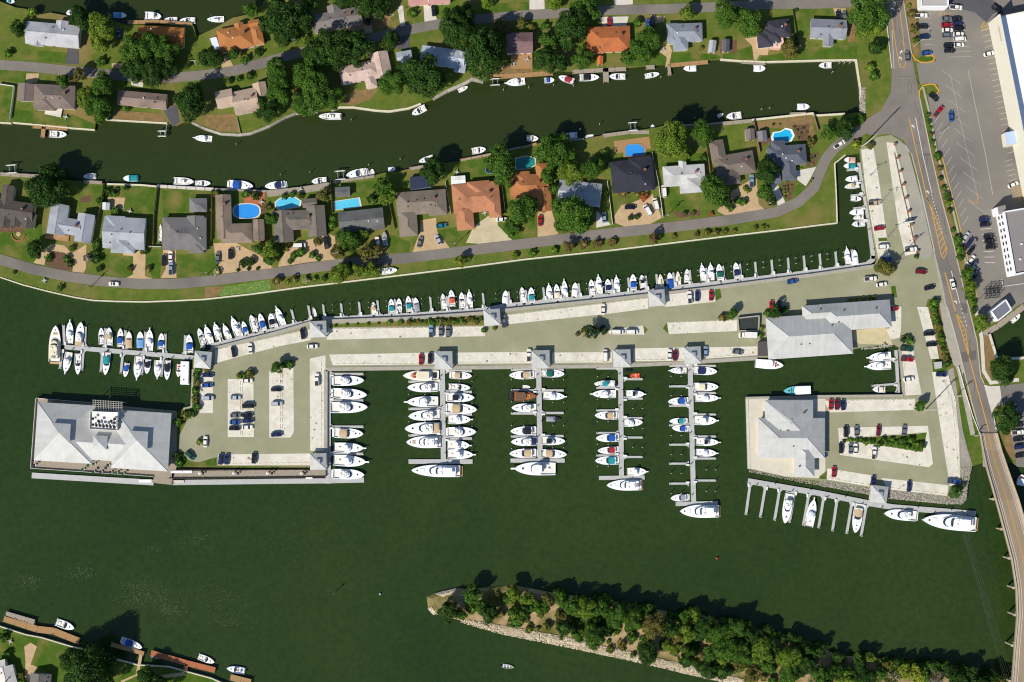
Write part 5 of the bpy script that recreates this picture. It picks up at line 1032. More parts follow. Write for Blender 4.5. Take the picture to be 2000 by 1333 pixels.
fx = [(631, 595), (666, 593), (701, 590), (737, 587), (771, 585), (806, 583), (840, 580), (873, 579), (908, 576), (943, 573), (993, 570), (1027, 567), (1061, 562), (1096, 559), (1130, 554), (1161, 550), (1195, 546), (1227, 543), (1261, 539), (1282, 536), (1315, 533), (1347, 528), (1379, 524), (1412, 520), (1445, 516), (1475, 512), (1507, 508), (1539, 504), (1570, 500), (1601, 496), (1632, 492), (1664, 488)]
dock('long upper dock with a comb of narrow fingers', (1150, 585), [(630, 624), (800, 616), (944, 606), (985, 598), (1070, 589), (1200, 577), (1267, 570), (1312, 563), (1425, 551), (1600, 530), (1692, 517), (1704, 508), (1705, 500)], 9, [((x + 3, ny(x + 3)), (x, y)) for x, y in fx], 4.2)
dock('vertical dock at the upper right end of the marina channel', (1690, 400), [(1706, 506), (1697, 430), (1687, 368), (1678, 318)], 8, [((1679, 331), (1654, 333)), ((1684, 355), (1664, 357)), ((1688, 380), (1662, 382)), ((1692, 405), (1667, 407)), ((1697, 432), (1672, 434))], 3.6)
sd = [(1461, 940), (1600, 964), (1701, 984), (1744, 991), (1906, 1004)]
dock('lower right dock with a row of long slanted fingers', (1600, 970), sd, 11, [((1466, 941), (1457, 1006)), ((1496, 946), (1485, 1011)), ((1524, 951), (1513, 1017)), ((1553, 956), (1542, 1021)), ((1581, 961), (1569, 1027)), ((1610, 966), (1599, 1032)), ((1636, 971), (1626, 1038)), ((1665, 977), (1654, 1043)), ((1693, 983), (1682, 1048))], 5.2)
dock('small dock at the end of the right basin', (1750, 725), [(1750, 684), (1755, 768)], 6, [((1750, 703), (1699, 707)), ((1754, 750), (1703, 754))], 4.2)
def bwalk(desc, pts, wpx, mt, cat='boardwalk', name='boardwalk', z=0.15, post=True):
    x0, y0 = W(*pts[0]); r = empty(name, x0, y0, 0); tag(r, desc, cat, lerp(pts[0], pts[-1], 0.5), fixed=True)
    q = [(W(*p)[0] - x0, W(*p)[1] - y0) for p in pts]; m = MB(); m.strip(q, wpx * S, z - 0.25, z); obj('deck', m, mt, r)
    l, rr = offset(q, wpx * S / 2 - 0.2)
    if post:
        for i in range(len(q) - 1):
            ln = math.dist(q[i], q[i + 1]); n = max(1, int(ln / 4))
            for j in range(n + 1):
                for e in (l, rr):
                    p = lerp(e[i], e[i + 1], j / n); m = MB(); m.tube((p[0], p[1], -4), (p[0], p[1], z + 0.5), .14, .14, 6); obj('post', m, m_pile, r)
    return r
bwalk('grey planked boardwalk below the west car park', [(336, 927), (480, 926), (636, 925)], 14, m_greywood, z=0.3)
bwalk('grey planked walk at the lower edge of the restaurant platform', [(300, 938), (336, 942)], 11, m_greywood, z=0.32)
dock('long floating landing below the restaurant', (180, 938), [(62, 929), (180, 936), (300, 943)], 11, pedestals=False)
P_ = lambda t, *uv: T(t, *uv)
bwalk('tan wooden jetty below the grey-brown hipped house', P_('A1', (285, 1095), (585, 1115)), 9, m_wood); bwalk('short wooden stub pier beside a white boat at the upper left', P_('A1', (380, 1105), (370, 1195)), 8, m_wood)
bwalk('rough wooden deck above the orange tree covered bungalow', P_('A1', (1110, 195), (1380, 190), (1670, 215)), 7, m_wood)
bwalk('brown plank jetty below the square mauve-brown house', P_('A3', (720, 670), (980, 655), (1240, 635)), 9, m_wood); bwalk('grey plank jetty below the broad orange house', P_('A3', (1415, 625), (1777, 605)) + P_('A4', (100, 600)), 8, m_greywood); bwalk('grey stub pier between two white boats on the upper bank', P_('A3', (1700, 590), (1705, 715)), 11, m_greywood)
bwalk('grey and orange jetty below the blue-grey hipped house', P_('A4', (480, 570), (810, 540)), 8, m_wood); bwalk('narrow pier with a yellow kayak on the upper bank', P_('A4', (470, 570), (482, 655)), 6, m_greywood); bwalk('small square grey deck left of the yellow kayak pier', P_('A4', (275, 588), (348, 584)), 8, m_greywood); bwalk('grey slatted jetty below the near black roofed house', P_('A4', (1105, 540), (1310, 550)), 7, m_greywood)
bwalk('pale jetty at the left edge below the wooded canal', P_('B1', (0, 180), (350, 200)), 7, m_greywood); bwalk('plank jetty behind the rear lawn of the grey H shaped house', P_('B1', (730, 245), (885, 255)), 6, m_greywood); bwalk('long pale jetty behind the dark grey square house', P_('B1', (1370, 285), (1777, 308)) + P_('B2', (80, 312)), 6, m_pale)
bwalk('reddish deck between the oval pool and the canal', P_('B2', (330, 350), (525, 345)), 12, m_redwood, post=False); bwalk('grey planked deck along the canal beside the hexagonal pool', P_('B2', (540, 350), (830, 320), (1080, 280)), 13, m_greywood); bwalk('narrow jetty behind the rectangular pool', P_('B2', (1110, 250), (1470, 200)), 5, m_greywood)
bwalk('red pool deck of the oval pool', P_('B2', (340, 420), (520, 400)), 16, m_redwood, post=False, z=0.08); bwalk('brown jetty behind the copper-tan house', P_('B3', (440, 60), (710, 8)), 5, m_wood); bwalk('weathered jetty left of the dark canal tree', P_('B3', (0, 135), (120, 115)), 6, m_greywood)
bwalk('narrow wooden jetty above the teal pool', P_('A3', (970, 1285), (1100, 1250)), 5, m_wood); bwalk('plank jetty below two small white boats', P_('A3', (1340, 1220), (1510, 1210)), 4, m_greywood); bwalk('grey jetty above the bright blue pool', P_('A4', (-100, 1180), (130, 1150), (300, 1150)), 7, m_greywood); bwalk('grey jetty with a white boat above the brown shed', P_('A4', (940, 1075), (1190, 1050)), 7, m_greywood); bwalk('small grey jetty with a blue awning at the upper right', P_('A4', (1525, 990), (1660, 985)), 5, m_greywood)
bwalk('brown deck behind the bright blue pool', P_('A4', (0, 1280), (310, 1240)), 24, m_wood, post=False, z=0.07)
bwalk('wooden rear deck of the square mauve-brown house', P_('A3', (880, 540), (1065, 540)), 28, m_wood, z=0.9, post=False); bwalk('white rear deck of the grey-brown hipped house', P_('A1', (400, 955), (540, 985)), 18, m_pale, z=0.8, post=False); bwalk('orange front porch of the grey H shaped house', P_('B1', (400, 715), (600, 740)), 12, m_wood, z=0.6, post=False)
bwalk('long reddish wooden jetty at the lower left', [T('E0', (30, 300))[0], T('E0', (290, 385))[0], T('E0', (420, 400))[0], T('E0', (620, 480))[0]], 13, m_wood); bwalk('grey planked jetty end at the lower left edge', P_('E0', (45, 265), (270, 330)), 10, m_greywood); bwalk('narrow brown jetty above the dark lower left tree', P_('E0', (870, 505), (1125, 575)), 8, m_wood); bwalk('red-brown jetty in the lower left water', P_('E0', (1180, 570), (1460, 650), (1680, 705)), 11, m_redwood); bwalk('short connecting walk of the red-brown jetty', P_('E0', (1455, 660), (1445, 720)), 8, m_redwood); bwalk('wooden jetty end at the bottom edge', P_('E0', (1800, 760), (1960, 800)), 12, m_wood)
bwalk('weathered dock beside the grey waterside shop', P_('K', (540, 620), (720, 520), (1066, 260)), 11, m_greywood); bwalk('pale bulkhead walk left of the right pond', P_('K', (610, 600), (715, 940)), 5, m_pale); bwalk('pale bulkhead walk below the right pond', P_('K', (720, 945), (1066, 930)), 5, m_pale)
tag(rail('sea_wall', SW[1:12], .45, -3, .2, m_cap), 'thin pale bank wall behind the lower left jetties', 'sea wall', (200, 1276), fixed=True)
# boat lifts (empty)
def lift(px, py, w, h, rot, desc):
    x, y = W(px, py, 0.5); r = empty('boat_lift', x, y, 0, -math.radians(rot)); tag(r, desc, 'boat lift', (px, py), fixed=True); w *= S; h *= S
    for sx in (-1, 1):
        for sy in (-1, 1): m = MB(); m.tube((sx * w / 2, sy * h / 2, -4), (sx * w / 2, sy * h / 2, 1.4), .16, .16, 6); obj('piling', m, m_pile, r)
    for sy in (-1, 1): m = MB(); m.box(0, sy * h / 2, .9, w + .6, .35, .3); obj('beam', m, m_dockrim, r)
    for sx in (-.3, .3): m = MB(); m.box(sx * w, 0, .0, .25, h, .2); obj('cradle', m, m_steel, r)
for a in ((23, 331, 18, 15, -4, 'empty pale boat lift at the left edge of the canal'), (665, 343, 18, 16, -4, 'empty boat lift left of a large white cruiser'), (1236, 248, 15, 15, -4, 'empty white boat lift above the bright blue pool'), (967, 161, 16, 12, -3, 'empty pale boat lift below the big dark oak'), (317, 262, 14, 10, 0, 'small empty lift below the long brown house')): lift(*a)

# ------------------------------------------------------------------ boats by berth
def rw(where, rows, group):
    for r in rows:
        px, py, l, a, st, d = r[:6]; kw = dict(r[6]) if len(r) > 6 else {}
        boat(px, py, l, a, st, d, where, group=group, **kw)
X, F, SF, MY, CU, CO, CV = 'express', 'flybridge', 'sportfish', 'motoryacht', 'cuddy', 'console', 'cover'
cv = lambda c, v='canvas', **k: dict(canvas=c, var=v, **k)
rw('on the leftmost vertical dock', [(681, 744, 60, 90, F, 'white flybridge yacht'), (683, 770, 67, 92, F, 'long white flybridge yacht', dict(beam=19)), (682, 796, 72, 90, F, 'longest white flybridge yacht', dict(beam=21)), (681, 847, 57, 92, X, 'white cruiser with tan cockpit canvas', cv('tan')), (681, 875, 58, 91, SF, 'white fishing yacht with bow pulpit', cv('white', 'top')), (683, 901, 64, 92, SF, 'broad white fishing yacht', cv('white', 'top', beam=21)), (681, 927, 61, 93, F, 'white yacht with dark deck hatches')], 'yachts at the leftmost vertical dock')
rw('left side of second pier', [(822, 734, 70, -90, 'trawler', 'cream trawler with red deck gear', dict(canvas='cream', hull='cream', beam=20)), (825, 757, 59, -91, F, 'white flybridge yacht with dark aft shade'), (825, 785, 61, -91, SF, 'plain white fishing yacht with pulpit'), (828, 812, 61, -92, F, 'white flybridge yacht with four bridge seats'), (825, 837, 69, -90, F, 'white yacht with tan foredeck pad', cv('tan', 'cockpit')), (827, 864, 67, -91, MY, 'big white yacht with tan sun pads', cv('tan', '', beam=22))], 'yachts at the second pier')
rw('right side of second pier', [(901, 734, 41, 92, X, 'small white cruiser with tan canvas', cv('tan')), (897, 757, 43, 91, CU, 'small white boat with speckled cockpit', dict(beam=13)), (900, 777, 53, 91, F, 'white yacht with black bridge cover', cv('black')), (902, 799, 59, 92, X, 'white cruiser with tan aft canvas', cv('tan')), (897, 820, 45, 90, SF, 'short white fishing yacht', dict(beam=17)), (902, 844, 56, 91, F, 'white yacht with pulpit'), (895, 870, 44, 91, SF, 'white fishing boat with blue shade', cv('white', 'top', beam=17)), (899, 888, 51, 92, SF, 'white fishing yacht with pulpit', cv('white', 'top'))], 'yachts at the second pier')
boat(851, 920, 95, -88, MY, 'very long pointed white motor yacht below the second pier', '', beam=23, var='top')
rw('left side of third pier', [(1019, 733, 49, -92, X, 'white cruiser with tan canvas near the quay', cv('tan')), (1021, 774, 55, 90, 'trawler', 'dark wooden boat with a black aft deck', dict(canvas='wood' if False else 'brown', hull='black', accent='orange', beam=19)), (1028, 756, 16, 95, 'dinghy', 'small white rowing dinghy', dict(hull='white')), (1023, 797, 48, -90, F, 'white flybridge yacht'), (1022, 842, 50, -91, X, 'white cruiser with black canvas', cv('black')), (1023, 863, 50, -91, F, 'white yacht with blue bridge trim', cv('navy', 'cockpit')), (1021, 886, 52, -91, X, 'white cruiser with beige canvas', cv('tan'))], 'yachts at the third pier')
rw('right side of third pier', [(1081, 730, 43, 92, X, 'white cruiser with dark green canvas', cv('green')), (1082, 774, 43, 93, SF, 'white fishing boat', dict(beam=15)), (1081, 819, 28, 92, CV, 'low dark grey covered hull', dict(canvas='grey', hull='black')), (1081, 862, 46, 90, F, 'white yacht with black bridge seats', cv('black')), (1082, 887, 50, 94, X, 'white cruiser with khaki canvas', cv('tan'))], 'yachts at the third pier')
boat(1045, 916, 80, -90, SF, 'large white fishing yacht below the third pier', '', beam=25, var='top')
rw('left side of fourth pier', [(1181, 750, 41, -90, CO, 'white open boat with teal top', cv('teal', beam=12)), (1180, 770, 47, -90, SF, 'white fishing yacht with pulpit'), (1184, 812, 44, -90, X, 'white cruiser with khaki canvas', cv('tan')), (1187, 856, 46, -90, X, 'white cruiser with bright blue canvas', cv('blue')), (1188, 880, 41, -92, X, 'white cruiser with red canvas', cv('red')), (1186, 900, 47, -92, X, 'white cruiser with teal canvas', cv('teal'))], 'boats at the fourth pier')
rw('right side of fourth pier', [(1241, 734, 20, -92, 'inflatable', 'orange inflatable dinghy', dict(hull='orange')), (1241, 770, 36, 92, SF, 'white fishing boat with black hatch', cv('black', 'top', beam=14)), (1237, 826, 37, 88, F, 'white flybridge boat with black seats', dict(beam=14)), (1244, 922, 38, 90, SF, 'white blunt fishing boat', cv('white', 'top', beam=15))], 'boats at the fourth pier')
boat(1219, 948, 68, -90, MY, 'white motor yacht with red aft seats below the fourth pier', '', beam=21, canvas='white')
rw('left side of fifth pier', [(1325, 724, 33, -92, SF, 'small white fishing boat with pulpit', dict(beam=12)), (1325, 784, 40, -92, X, 'white cruiser with bright blue canvas', cv('blue')), (1325, 823, 34, -91, X, 'white cruiser with teal canvas', cv('teal', beam=12)), (1329, 837, 32, -88, X, 'white cruiser with royal blue canvas', cv('blue', beam=13)), (1328, 973, 35, -94, X, 'white cruiser with grey canvas', cv('grey', beam=13))], 'boats at the fifth pier')
rw('right side of fifth pier', [(1378, 725, 46, 92, X, 'white cruiser with navy cockpit canvas', cv('navy')), (1380, 756, 47, 90, X, 'white yacht with cream bridge cover', cv('cream', beam=16)), (1381, 778, 46, 91, SF, 'white fishing yacht with outboards', dict(beam=14)), (1378, 822, 44, 91, SF, 'plain white fishing yacht', cv('white', 'top', beam=16)), (1382, 864, 44, 91, SF, 'white fishing yacht with black hatch', cv('black', 'top', beam=14)), (1380, 885, 40, 91, SF, 'white fishing boat with open cockpit', dict(beam=14))], 'boats at the fifth pier')
boat(1366, 999, 76, -90, MY, 'broad white motor yacht below the fifth pier', '', beam=25, var='top')
rw('upper side of far left dock', [(107, 672, 71, 4, MY, 'large cream motor yacht', cv('tan', '', hull='cream', beam=22)), (135, 650, 43, 2, SF, 'white fishing yacht with pulpit', dict(beam=14)), (155, 653, 47, 6, F, 'white yacht with tan aft deck', cv('tan', 'cockpit', beam=16)), (197, 657, 33, -2, CU, 'narrow white boat with black cockpit', dict(beam=11)), (212, 658, 36, 0, CO, 'tan and cream boat', cv('tan', beam=13)), (234, 660, 37, 2, CU, 'cream boat with blue bimini', cv('blue', hull='cream', beam=12)), (251, 664, 33, 0, CV, 'cream boat with tan cover', cv('tan', '', hull='cream', beam=12)), (273, 664, 32, 0, CV, 'boat with slate blue cover', cv('lightblue', '', beam=14)), (291, 665, 42, 2, SF, 'white fishing yacht with high pulpit', dict(beam=14)), (314, 667, 32, 4, CU, 'white boat with blue bimini', cv('blue', beam=12)), (369, 672, 36, -2, CU, 'white boat with two blue canopies', cv('blue', beam=13))], 'boats at the far left dock')
rw('lower side of far left dock', [(130, 708, 40, 190, SF, 'white fishing yacht with teal windscreen', dict(beam=15)), (151, 711, 42, 180, CU, 'pointed white boat with black cockpit', dict(beam=12)), (207, 710, 46, 185, CU, 'white boat with teal bimini', cv('teal', beam=13)), (245, 723, 28, 188, CU, 'small white boat with blue bimini', cv('blue', beam=10)), (268, 718, 43, 184, SF, 'white fishing yacht', dict(beam=15)), (287, 716, 29, 186, CU, 'small white boat with black canopy', cv('black', beam=11)), (307, 721, 34, 182, SF, 'blunt white fishing boat', dict(beam=14)), (326, 723, 39, 182, CU, 'white boat with black canopy and pulpit', cv('black', beam=12)), (348, 724, 26, 182, CU, 'small dark red boat', dict(hull='red', beam=11)), (361, 729, 45, 182, 'houseboat', 'long flat white houseboat', dict(beam=15))], 'boats at the far left dock')
rw('on the slanted upper left dock', [(392, 658, 34, -15, CU, 'narrow white boat with grey deck lines', dict(beam=11)), (406, 655, 36, -17, SF, 'white fishing boat', dict(beam=13)), (423, 648, 32, -15, SF, 'white fishing boat', dict(beam=12)), (442, 650, 32, -20, SF, 'white fishing boat', cv('white', 'top', beam=12)), (459, 639, 38, -20, SF, 'white fishing yacht with long pulpit', dict(beam=13)), (477, 641, 27, -15, CU, 'small white boat with blue bimini', cv('blue', beam=10)), (494, 632, 34, -18, CO, 'white open boat with tan seats', dict(beam=12)), (511, 630, 36, -15, CU, 'white boat with blue and tan canvas', cv('blue', beam=12)), (530, 626, 28, -10, CU, 'white boat with black canopy', cv('black', beam=12)), (546, 619, 38, -20, SF, 'white fishing yacht with pulpit', cv('white', 'top', beam=13)), (613, 609, 20, -15, 'skiff', 'small grey skiff', dict(hull='grey', beam=7))], 'boats at the slanted upper left dock')
rw('in the long upper dock', [(729, 603, 26, 0, CO, 'small tan open boat', cv('tan', hull='cream', beam=10)), (764, 599, 30, -2, CU, 'white boat with teal bimini', cv('teal', beam=11)), (779, 597, 28, 0, CU, 'small white boat', dict(beam=11)), (798, 594, 32, -5, CU, 'white boat with teal deck', cv('teal', beam=11)), (813, 595, 28, -8, CV, 'small boat with grey cover', cv('grey', '', beam=11)), (866, 589, 31, -8, CO, 'white open boat with tan cockpit', dict(beam=11)), (882, 583, 33, -5, CU, 'white boat with salmon cockpit', cv('orange', beam=12)), (902, 587, 32, -3, CU, 'white boat with grey cockpit', dict(beam=11)), (917, 585, 33, -2, SF, 'white fishing boat', dict(beam=11)), (987, 581, 27, 2, CV, 'all white covered boat', dict(beam=11)), (1021, 577, 32, -6, CO, 'white open boat with black motors', dict(beam=11)), (1038, 577, 31, -4, CU, 'white boat with teal canopy', cv('teal', beam=12)), (1073, 573, 34, -5, SF, 'white fishing boat', dict(beam=12)), (1088, 572, 34, -6, CU, 'white boat with cream cockpit', cv('cream', beam=12)), (1103, 567, 38, -5, SF, 'larger white fishing boat', dict(beam=12)), (1123, 566, 28, 4, CV, 'white boat with white cover', dict(beam=11)), (1156, 562, 32, -3, CU, 'pointed white boat', dict(beam=11)), (1170, 557, 36, -4, SF, 'white fishing boat', cv('white', 'top', beam=12)), (1188, 559, 28, -4, CU, 'white boat with dark canopy', cv('navy', beam=12)), (1205, 556, 32, -4, SF, 'white fishing boat', dict(beam=11)), (1237, 552, 33, -3, CU, 'white boat with bright blue canopy', cv('blue', beam=12)), (1255, 550, 26, -5, CO, 'white open boat with black console', cv('black', beam=11)), (1291, 549, 27, -5, 'sail', 'cream sailing boat with a tall mast', dict(hull='cream', canvas='cream', beam=11)), (1309, 548, 31, -3, CV, 'boat under a royal blue cover', cv('blue', '', beam=12)), (1325, 544, 28, -3, 'sail', 'tan sailing boat with a wooden deck', dict(hull='cream', canvas='tan', beam=10)), (1342, 539, 27, 2, CO, 'grey-white open boat', dict(beam=10)), (1373, 533, 33, -8, SF, 'white fishing boat with pulpit', dict(beam=11)), (1389, 532, 32, -3, SF, 'white fishing boat', cv('white', 'top', beam=12)), (1406, 532, 33, -5, CU, 'white boat with dark teal canopy', cv('green', beam=12)), (1439, 529, 33, -6, CU, 'white boat with navy cover', cv('navy', beam=12)), (1656, 500, 32, -5, SF, 'white fishing boat with pulpit', dict(beam=11)), (1671, 503, 30, -6, CV, 'all white covered boat', dict(beam=11))], 'boats in the long upper dock')
rw('at the upper right vertical dock', [(1661, 312, 22, -88, CV, 'boat under a salmon canopy', cv('pink', '', beam=11)), (1661, 324, 24, -88, CV, 'boat with turquoise cover', cv('teal', '', beam=11)), (1664, 349, 24, -96, CV, 'cream covered boat', cv('white', '', beam=11)), (1665, 363, 29, -98, CO, 'white open boat with tan deck', cv('tan', beam=11)), (1673, 388, 21, 92, CU, 'white boat facing the dock', dict(beam=10)), (1674, 414, 28, -98, CV, 'white covered boat', cv('white', '', beam=12)), (1678, 425, 21, -96, CO, 'white boat with cream canopy', cv('cream', beam=10)), (1678, 437, 26, -94, CU, 'white boat with black seats', dict(beam=11))], 'boats at the upper right vertical dock')
rw('at the lower right dock', [(1538, 994, 58, 189, F, 'white flybridge yacht', dict(beam=18)), (1585, 1003, 54, 11, SF, 'white fishing yacht facing the shore', dict(beam=18)), (1675, 1013, 57, 188, X, 'white cruiser with tan cockpit', cv('tan', beam=18)), (1759, 1006, 63, -84, F, 'white flybridge yacht moored lengthwise', dict(beam=20)), (1854, 1020, 105, -84, MY, 'huge blocky white motor yacht', dict(beam=28, var='top'))], 'yachts at the lower right dock')
boat(1503, 712, 55, 94, 'tour', 'white flat roofed tour boat below the marina hall', '', beam=18, accent='red'); boat(1557, 763, 52, -92, 'tour', 'teal hulled tour boat with white roof beside the lower right hall', '', hull='teal', beam=17, accent='lightblue' if False else 'teal')
rw('in the small right basin', [(1719, 697, 45, -94, SF, 'white fishing yacht', cv('white', 'top', beam=16)), (1717, 715, 49, -93, SF, 'longer pointed white fishing yacht', dict(beam=16)), (1718, 761, 25, -90, CU, 'small white boat with cream cockpit', cv('cream', beam=11)), (1755, 762, 13, 30, 'jetski', 'black and white jet ski', dict(canvas='black'))], 'boats in the small right basin')
boat(1229, 724, 17, 90, 'jetski', 'dark jet ski on a float beside the orange inflatable', '', canvas='black', hull='black')
up = 'on the upper canal bank'
rw(up, [(112, 262, 35, 94, CU, 'white boat with tan deck hatch', dict(beam=13)), (396, 270, 34, -86, SF, 'white fishing boat with a black cockpit', dict(beam=12)), (644, 227, 44, -90, CO, 'long white open boat', dict(beam=13)), (818, 216, 30, -118, CU, 'white boat with a dark cockpit slot', dict(beam=13)), (904, 173, 21, 65, CO, 'small white open boat', dict(beam=8)), (1007, 160, 37, -95, SF, 'all white blunt yacht', cv('white', '', beam=14)), (1073, 156, 20, 85, CU, 'small boat with bright blue cover', cv('blue', beam=10)), (1106, 154, 31, -72, CU, 'white boat with red seats', cv('red', beam=12)), (1151, 151, 39, 88, CU, 'white boat with black aft cover', cv('black', beam=13)), (1206, 149, 32, -88, CU, 'white boat with grey cockpit', dict(beam=12)), (1274, 146, 29, 80, CU, 'narrow white boat with small windscreen', dict(beam=10)), (1348, 133, 25, -90, CV, 'white boat on a lift', dict(beam=12)), (1484, 133, 23, 90, CV, 'rounded white boat on a lift', dict(beam=13)), (1613, 127, 25, -92, CU, 'white boat with a dark motor cover', dict(beam=11)), (882, 173, 15, 80, 'skiff', 'small turquoise covered skiff', dict(hull='teal', beam=8)), (1307, 139, 15, 4, 'skiff', 'narrow yellow-green kayak', dict(hull='green', beam=4))], 'boats along the upper canal bank')
lo = 'on the lower canal bank'
rw(lo, [(174, 344, 24, -92, CO, 'white boat on a lift', dict(beam=11)), (254, 348, 29, -90, CV, 'white boat with teal cover on a lift', cv('teal', '', beam=12)), (358, 354, 40, 92, CO, 'long white open boat', dict(beam=14)), (395, 358, 31, 88, CU, 'white boat with black seats', dict(beam=11)), (470, 362, 48, 94, X, 'white cruiser with royal blue canvas', cv('blue', beam=17)), (537, 362, 40, -96, X, 'white cruiser with dark blue canvas', cv('navy', beam=15)), (623, 353, 30, -98, CU, 'white boat with open stern', dict(beam=12)), (696, 339, 41, -102, X, 'large white cruiser', dict(beam=15)), (726, 337, 15, 8, 'dinghy', 'flat white dinghy', dict(beam=9)), (765, 330, 14, 80, CV, 'tiny white boat on a lift', dict(beam=9)), (832, 311, 30, -108, CU, 'slender white boat', dict(beam=10)), (935, 293, 28, 80, CU, 'white boat with black seats on a lift', dict(beam=12)), (1040, 270, 23, 92, CU, 'white boat with dark windscreen', dict(beam=11)), (1113, 265, 30, -96, CU, 'white boat with grey top', cv('white', beam=12)), (1151, 267, 17, -94, 'skiff', 'small white skiff', dict(beam=9)), (1434, 226, 30, -98, CU, 'white boat with black cockpit on a lift', dict(beam=13)), (1570, 208, 24, 88, CV, 'white covered boat on a lift', dict(beam=12)), (1275, 247, 9, 0, 'dinghy', 'tiny white pram', dict(beam=7)), (1408, 224, 13, 60, 'dinghy', 'small tan dinghy', dict(hull='cream', beam=7))], 'boats along the lower canal bank')
tp = 'in the canal at the top left'
rw(tp, [(298, 31, 33, 94, CO, 'white boat with square top', cv('white', beam=15)), (332, 39, 27, -92, CU, 'short white boat', dict(beam=12)), (365, 40, 31, -94, CU, 'white boat with outboards', dict(beam=12)), (233, 29, 26, 94, CV, 'boat under a blue cover', cv('lightblue', '', beam=11)), (136, 24, 16, -100, CU, 'white boat half under a tree', dict(beam=11)), (420, 37, 33, -92, 'sail', 'white sailing boat with blue sail cover', dict(canvas='blue', beam=12)), (19, 1, 16, 100, CU, 'small boat with pale teal deck', cv('teal', beam=9)), (25, 27, 15, 4, 'jetski', 'pale jet ski on a rack', {}), (45, 28, 14, 20, 'jetski', 'green jet ski on a rack', dict(hull='green'))], 'boats in the top left canal')
rw('at the lower left jetties', [(126, 1222, 38, 110, CU, 'white boat with grey cockpit panels', dict(beam=15)), (257, 1259, 42, 110, X, 'white cruiser with royal blue canvas', cv('blue', beam=15)), (402, 1289, 34, 112, CU, 'white boat with dark seats', dict(beam=12)), (460, 1309, 36, -80, CU, 'white and blue boat', dict(beam=13, hull='blue')), (59, 1214, 18, 112, 'skiff', 'flat white skiff', dict(beam=8)), (303, 1284, 20, 110, 'skiff', 'weathered brown skiff', dict(hull='green', beam=8))], 'boats at the lower left jetties')
boat(992, 1303, 24, 98, 'skiff', 'small drab fishing skiff alone on open water', '', hull='green', beam=8, accent='red')
boat(1985, 621, 22, 52, CU, 'white boat in the pond at the right edge', '', beam=11); boat(760, 529, 31, 82, CO, 'white boat standing on the grass verge beside the street', '', beam=12, z=0.2); boat(751, 466, 28, -6, CV, 'grey covered boat on a trailer by the slate grey house', '', canvas='grey', hull='grey', beam=10, z=0.5)
boat(1996, 938, 22, 10, 'tour', 'red and white workboat at the right edge beside the bridge', '', hull='red', canvas='white', accent='orange', beam=18)
boat(312, 455, 34, 2, 'skiff', 'long narrow boat on a trailer beside the dark grey house', '', hull='white', beam=6, z=0.5)

# ------------------------------------------------------------------ free pilings in the slips
pm = MB(); pm.tube((0, 0, -4), (0, 0, 1.3), .16, .15, 7); pile_mesh = pm.mesh('mooring_piling'); pm = MB(); pm.tube((0, 0, 1.3), (0, 0, 1.55), .18, .02, 7); cap_mesh = pm.mesh('piling_cap')
def piling(px, py, where):
    x, y = W(px, py, 1.3); r = obj('mooring_piling', pile_mesh, m_pile); r.location = (x, y, 0); tag(r, 'slender mooring piling', 'piling', (px, py), where, 'mooring pilings'); obj('piling_cap', cap_mesh, m_dockrim, r)
for x0, x1, ys, wh in ((1236, 1255, (798, 837, 874), 'in empty slips right of fourth pier'), (1380, 1398, (918, 960), 'in empty slips right of fifth pier'), (1311, 1331, (735, 773, 851, 888, 925, 964), 'in slips left of fifth pier'), (1167, 1188, (736, 780, 824, 868, 911), 'left of fourth pier'), (999, 1023, (742, 785, 831, 876), 'left of third pier'), (1080, 1101, (742, 786, 831, 875), 'right of third pier'), (798, 830, (771, 824), 'left of second pier'), (897, 922, (745, 788, 833, 880), 'right of second pier')):
    for y in ys:
        for x in (x0, x1): piling(x, y, wh)
for k, (x, y) in enumerate(fx[:-1]):
    x2, y2 = fx[k + 1]
    if x2 - x > 25:
        for t in (0.15, 0.55): piling((x + x2) / 2 + 1.5 * t, (y + y2) / 2 + 26 * t - 2, 'in the slips of the long upper dock')
for k in range(12): piling(150 + 150 * k + R.uniform(-30, 30), 0, 'x') if False else None
for p in T('A3', (815, 775), (1035, 755), (1250, 735), (1425, 740), (1650, 1075), (1480, 1120)) + T('A4', (405, 665), (1280, 945), (1350, 935), (700, 1020)) + T('A2', (1270, 1035), (270, 1250)) + T('B2', (655, 180), (910, 160), (1420, 95), (1695, 45)) + T('A5', (180, 542), (220, 545), (270, 542), (120, 622)): piling(p[0], p[1], 'in the long residential canal')
r = obj('channel_buoy', (lambda m: (m.rings([[(.5 * math.cos(t * math.pi / 4), .5 * math.sin(t * math.pi / 4), z) if z < 1 else (.12 * math.cos(t * math.pi / 4), .12 * math.sin(t * math.pi / 4), z) for t in range(8)] for z in (-.3, .4, 1.4)]), m)[1])(MB()), mat('buoy_red', (226, 70, 50), 0.5, 0.0)); r.location = (*W(1401, 1091), WATER); tag(r, 'tiny red channel buoy on open water', 'buoy', (1401, 1091), fixed=True)
r = obj('channel_buoy', (lambda m: (m.rings([[((.45 if z < 1 else .1) * math.cos(t * math.pi / 4), (.45 if z < 1 else .1) * math.sin(t * math.pi / 4), z) for t in range(8)] for z in (-.3, .4, 1.2)]), m)[1])(MB()), m_trim); r.location = (*W(742, 1161), WATER); tag(r, 'tiny white buoy on open water left of the wooded spit', 'buoy', (742, 1161), fixed=True)
r = empty('channel_marker', *W(654, 1158), 0); tag(r, 'dark channel marker post on open water', 'marker', (654, 1158), fixed=True); m = MB(); m.tube((0, 0, -4), (0, 0, 4), .18, .15, 8); obj('post', m, m_pile, r); m = MB(); m.box(0, -.2, 2.8, 1.0, .08, 1.0); obj('board', m, mat('marker_green', (30, 80, 50), 0.7, 0.0), r)
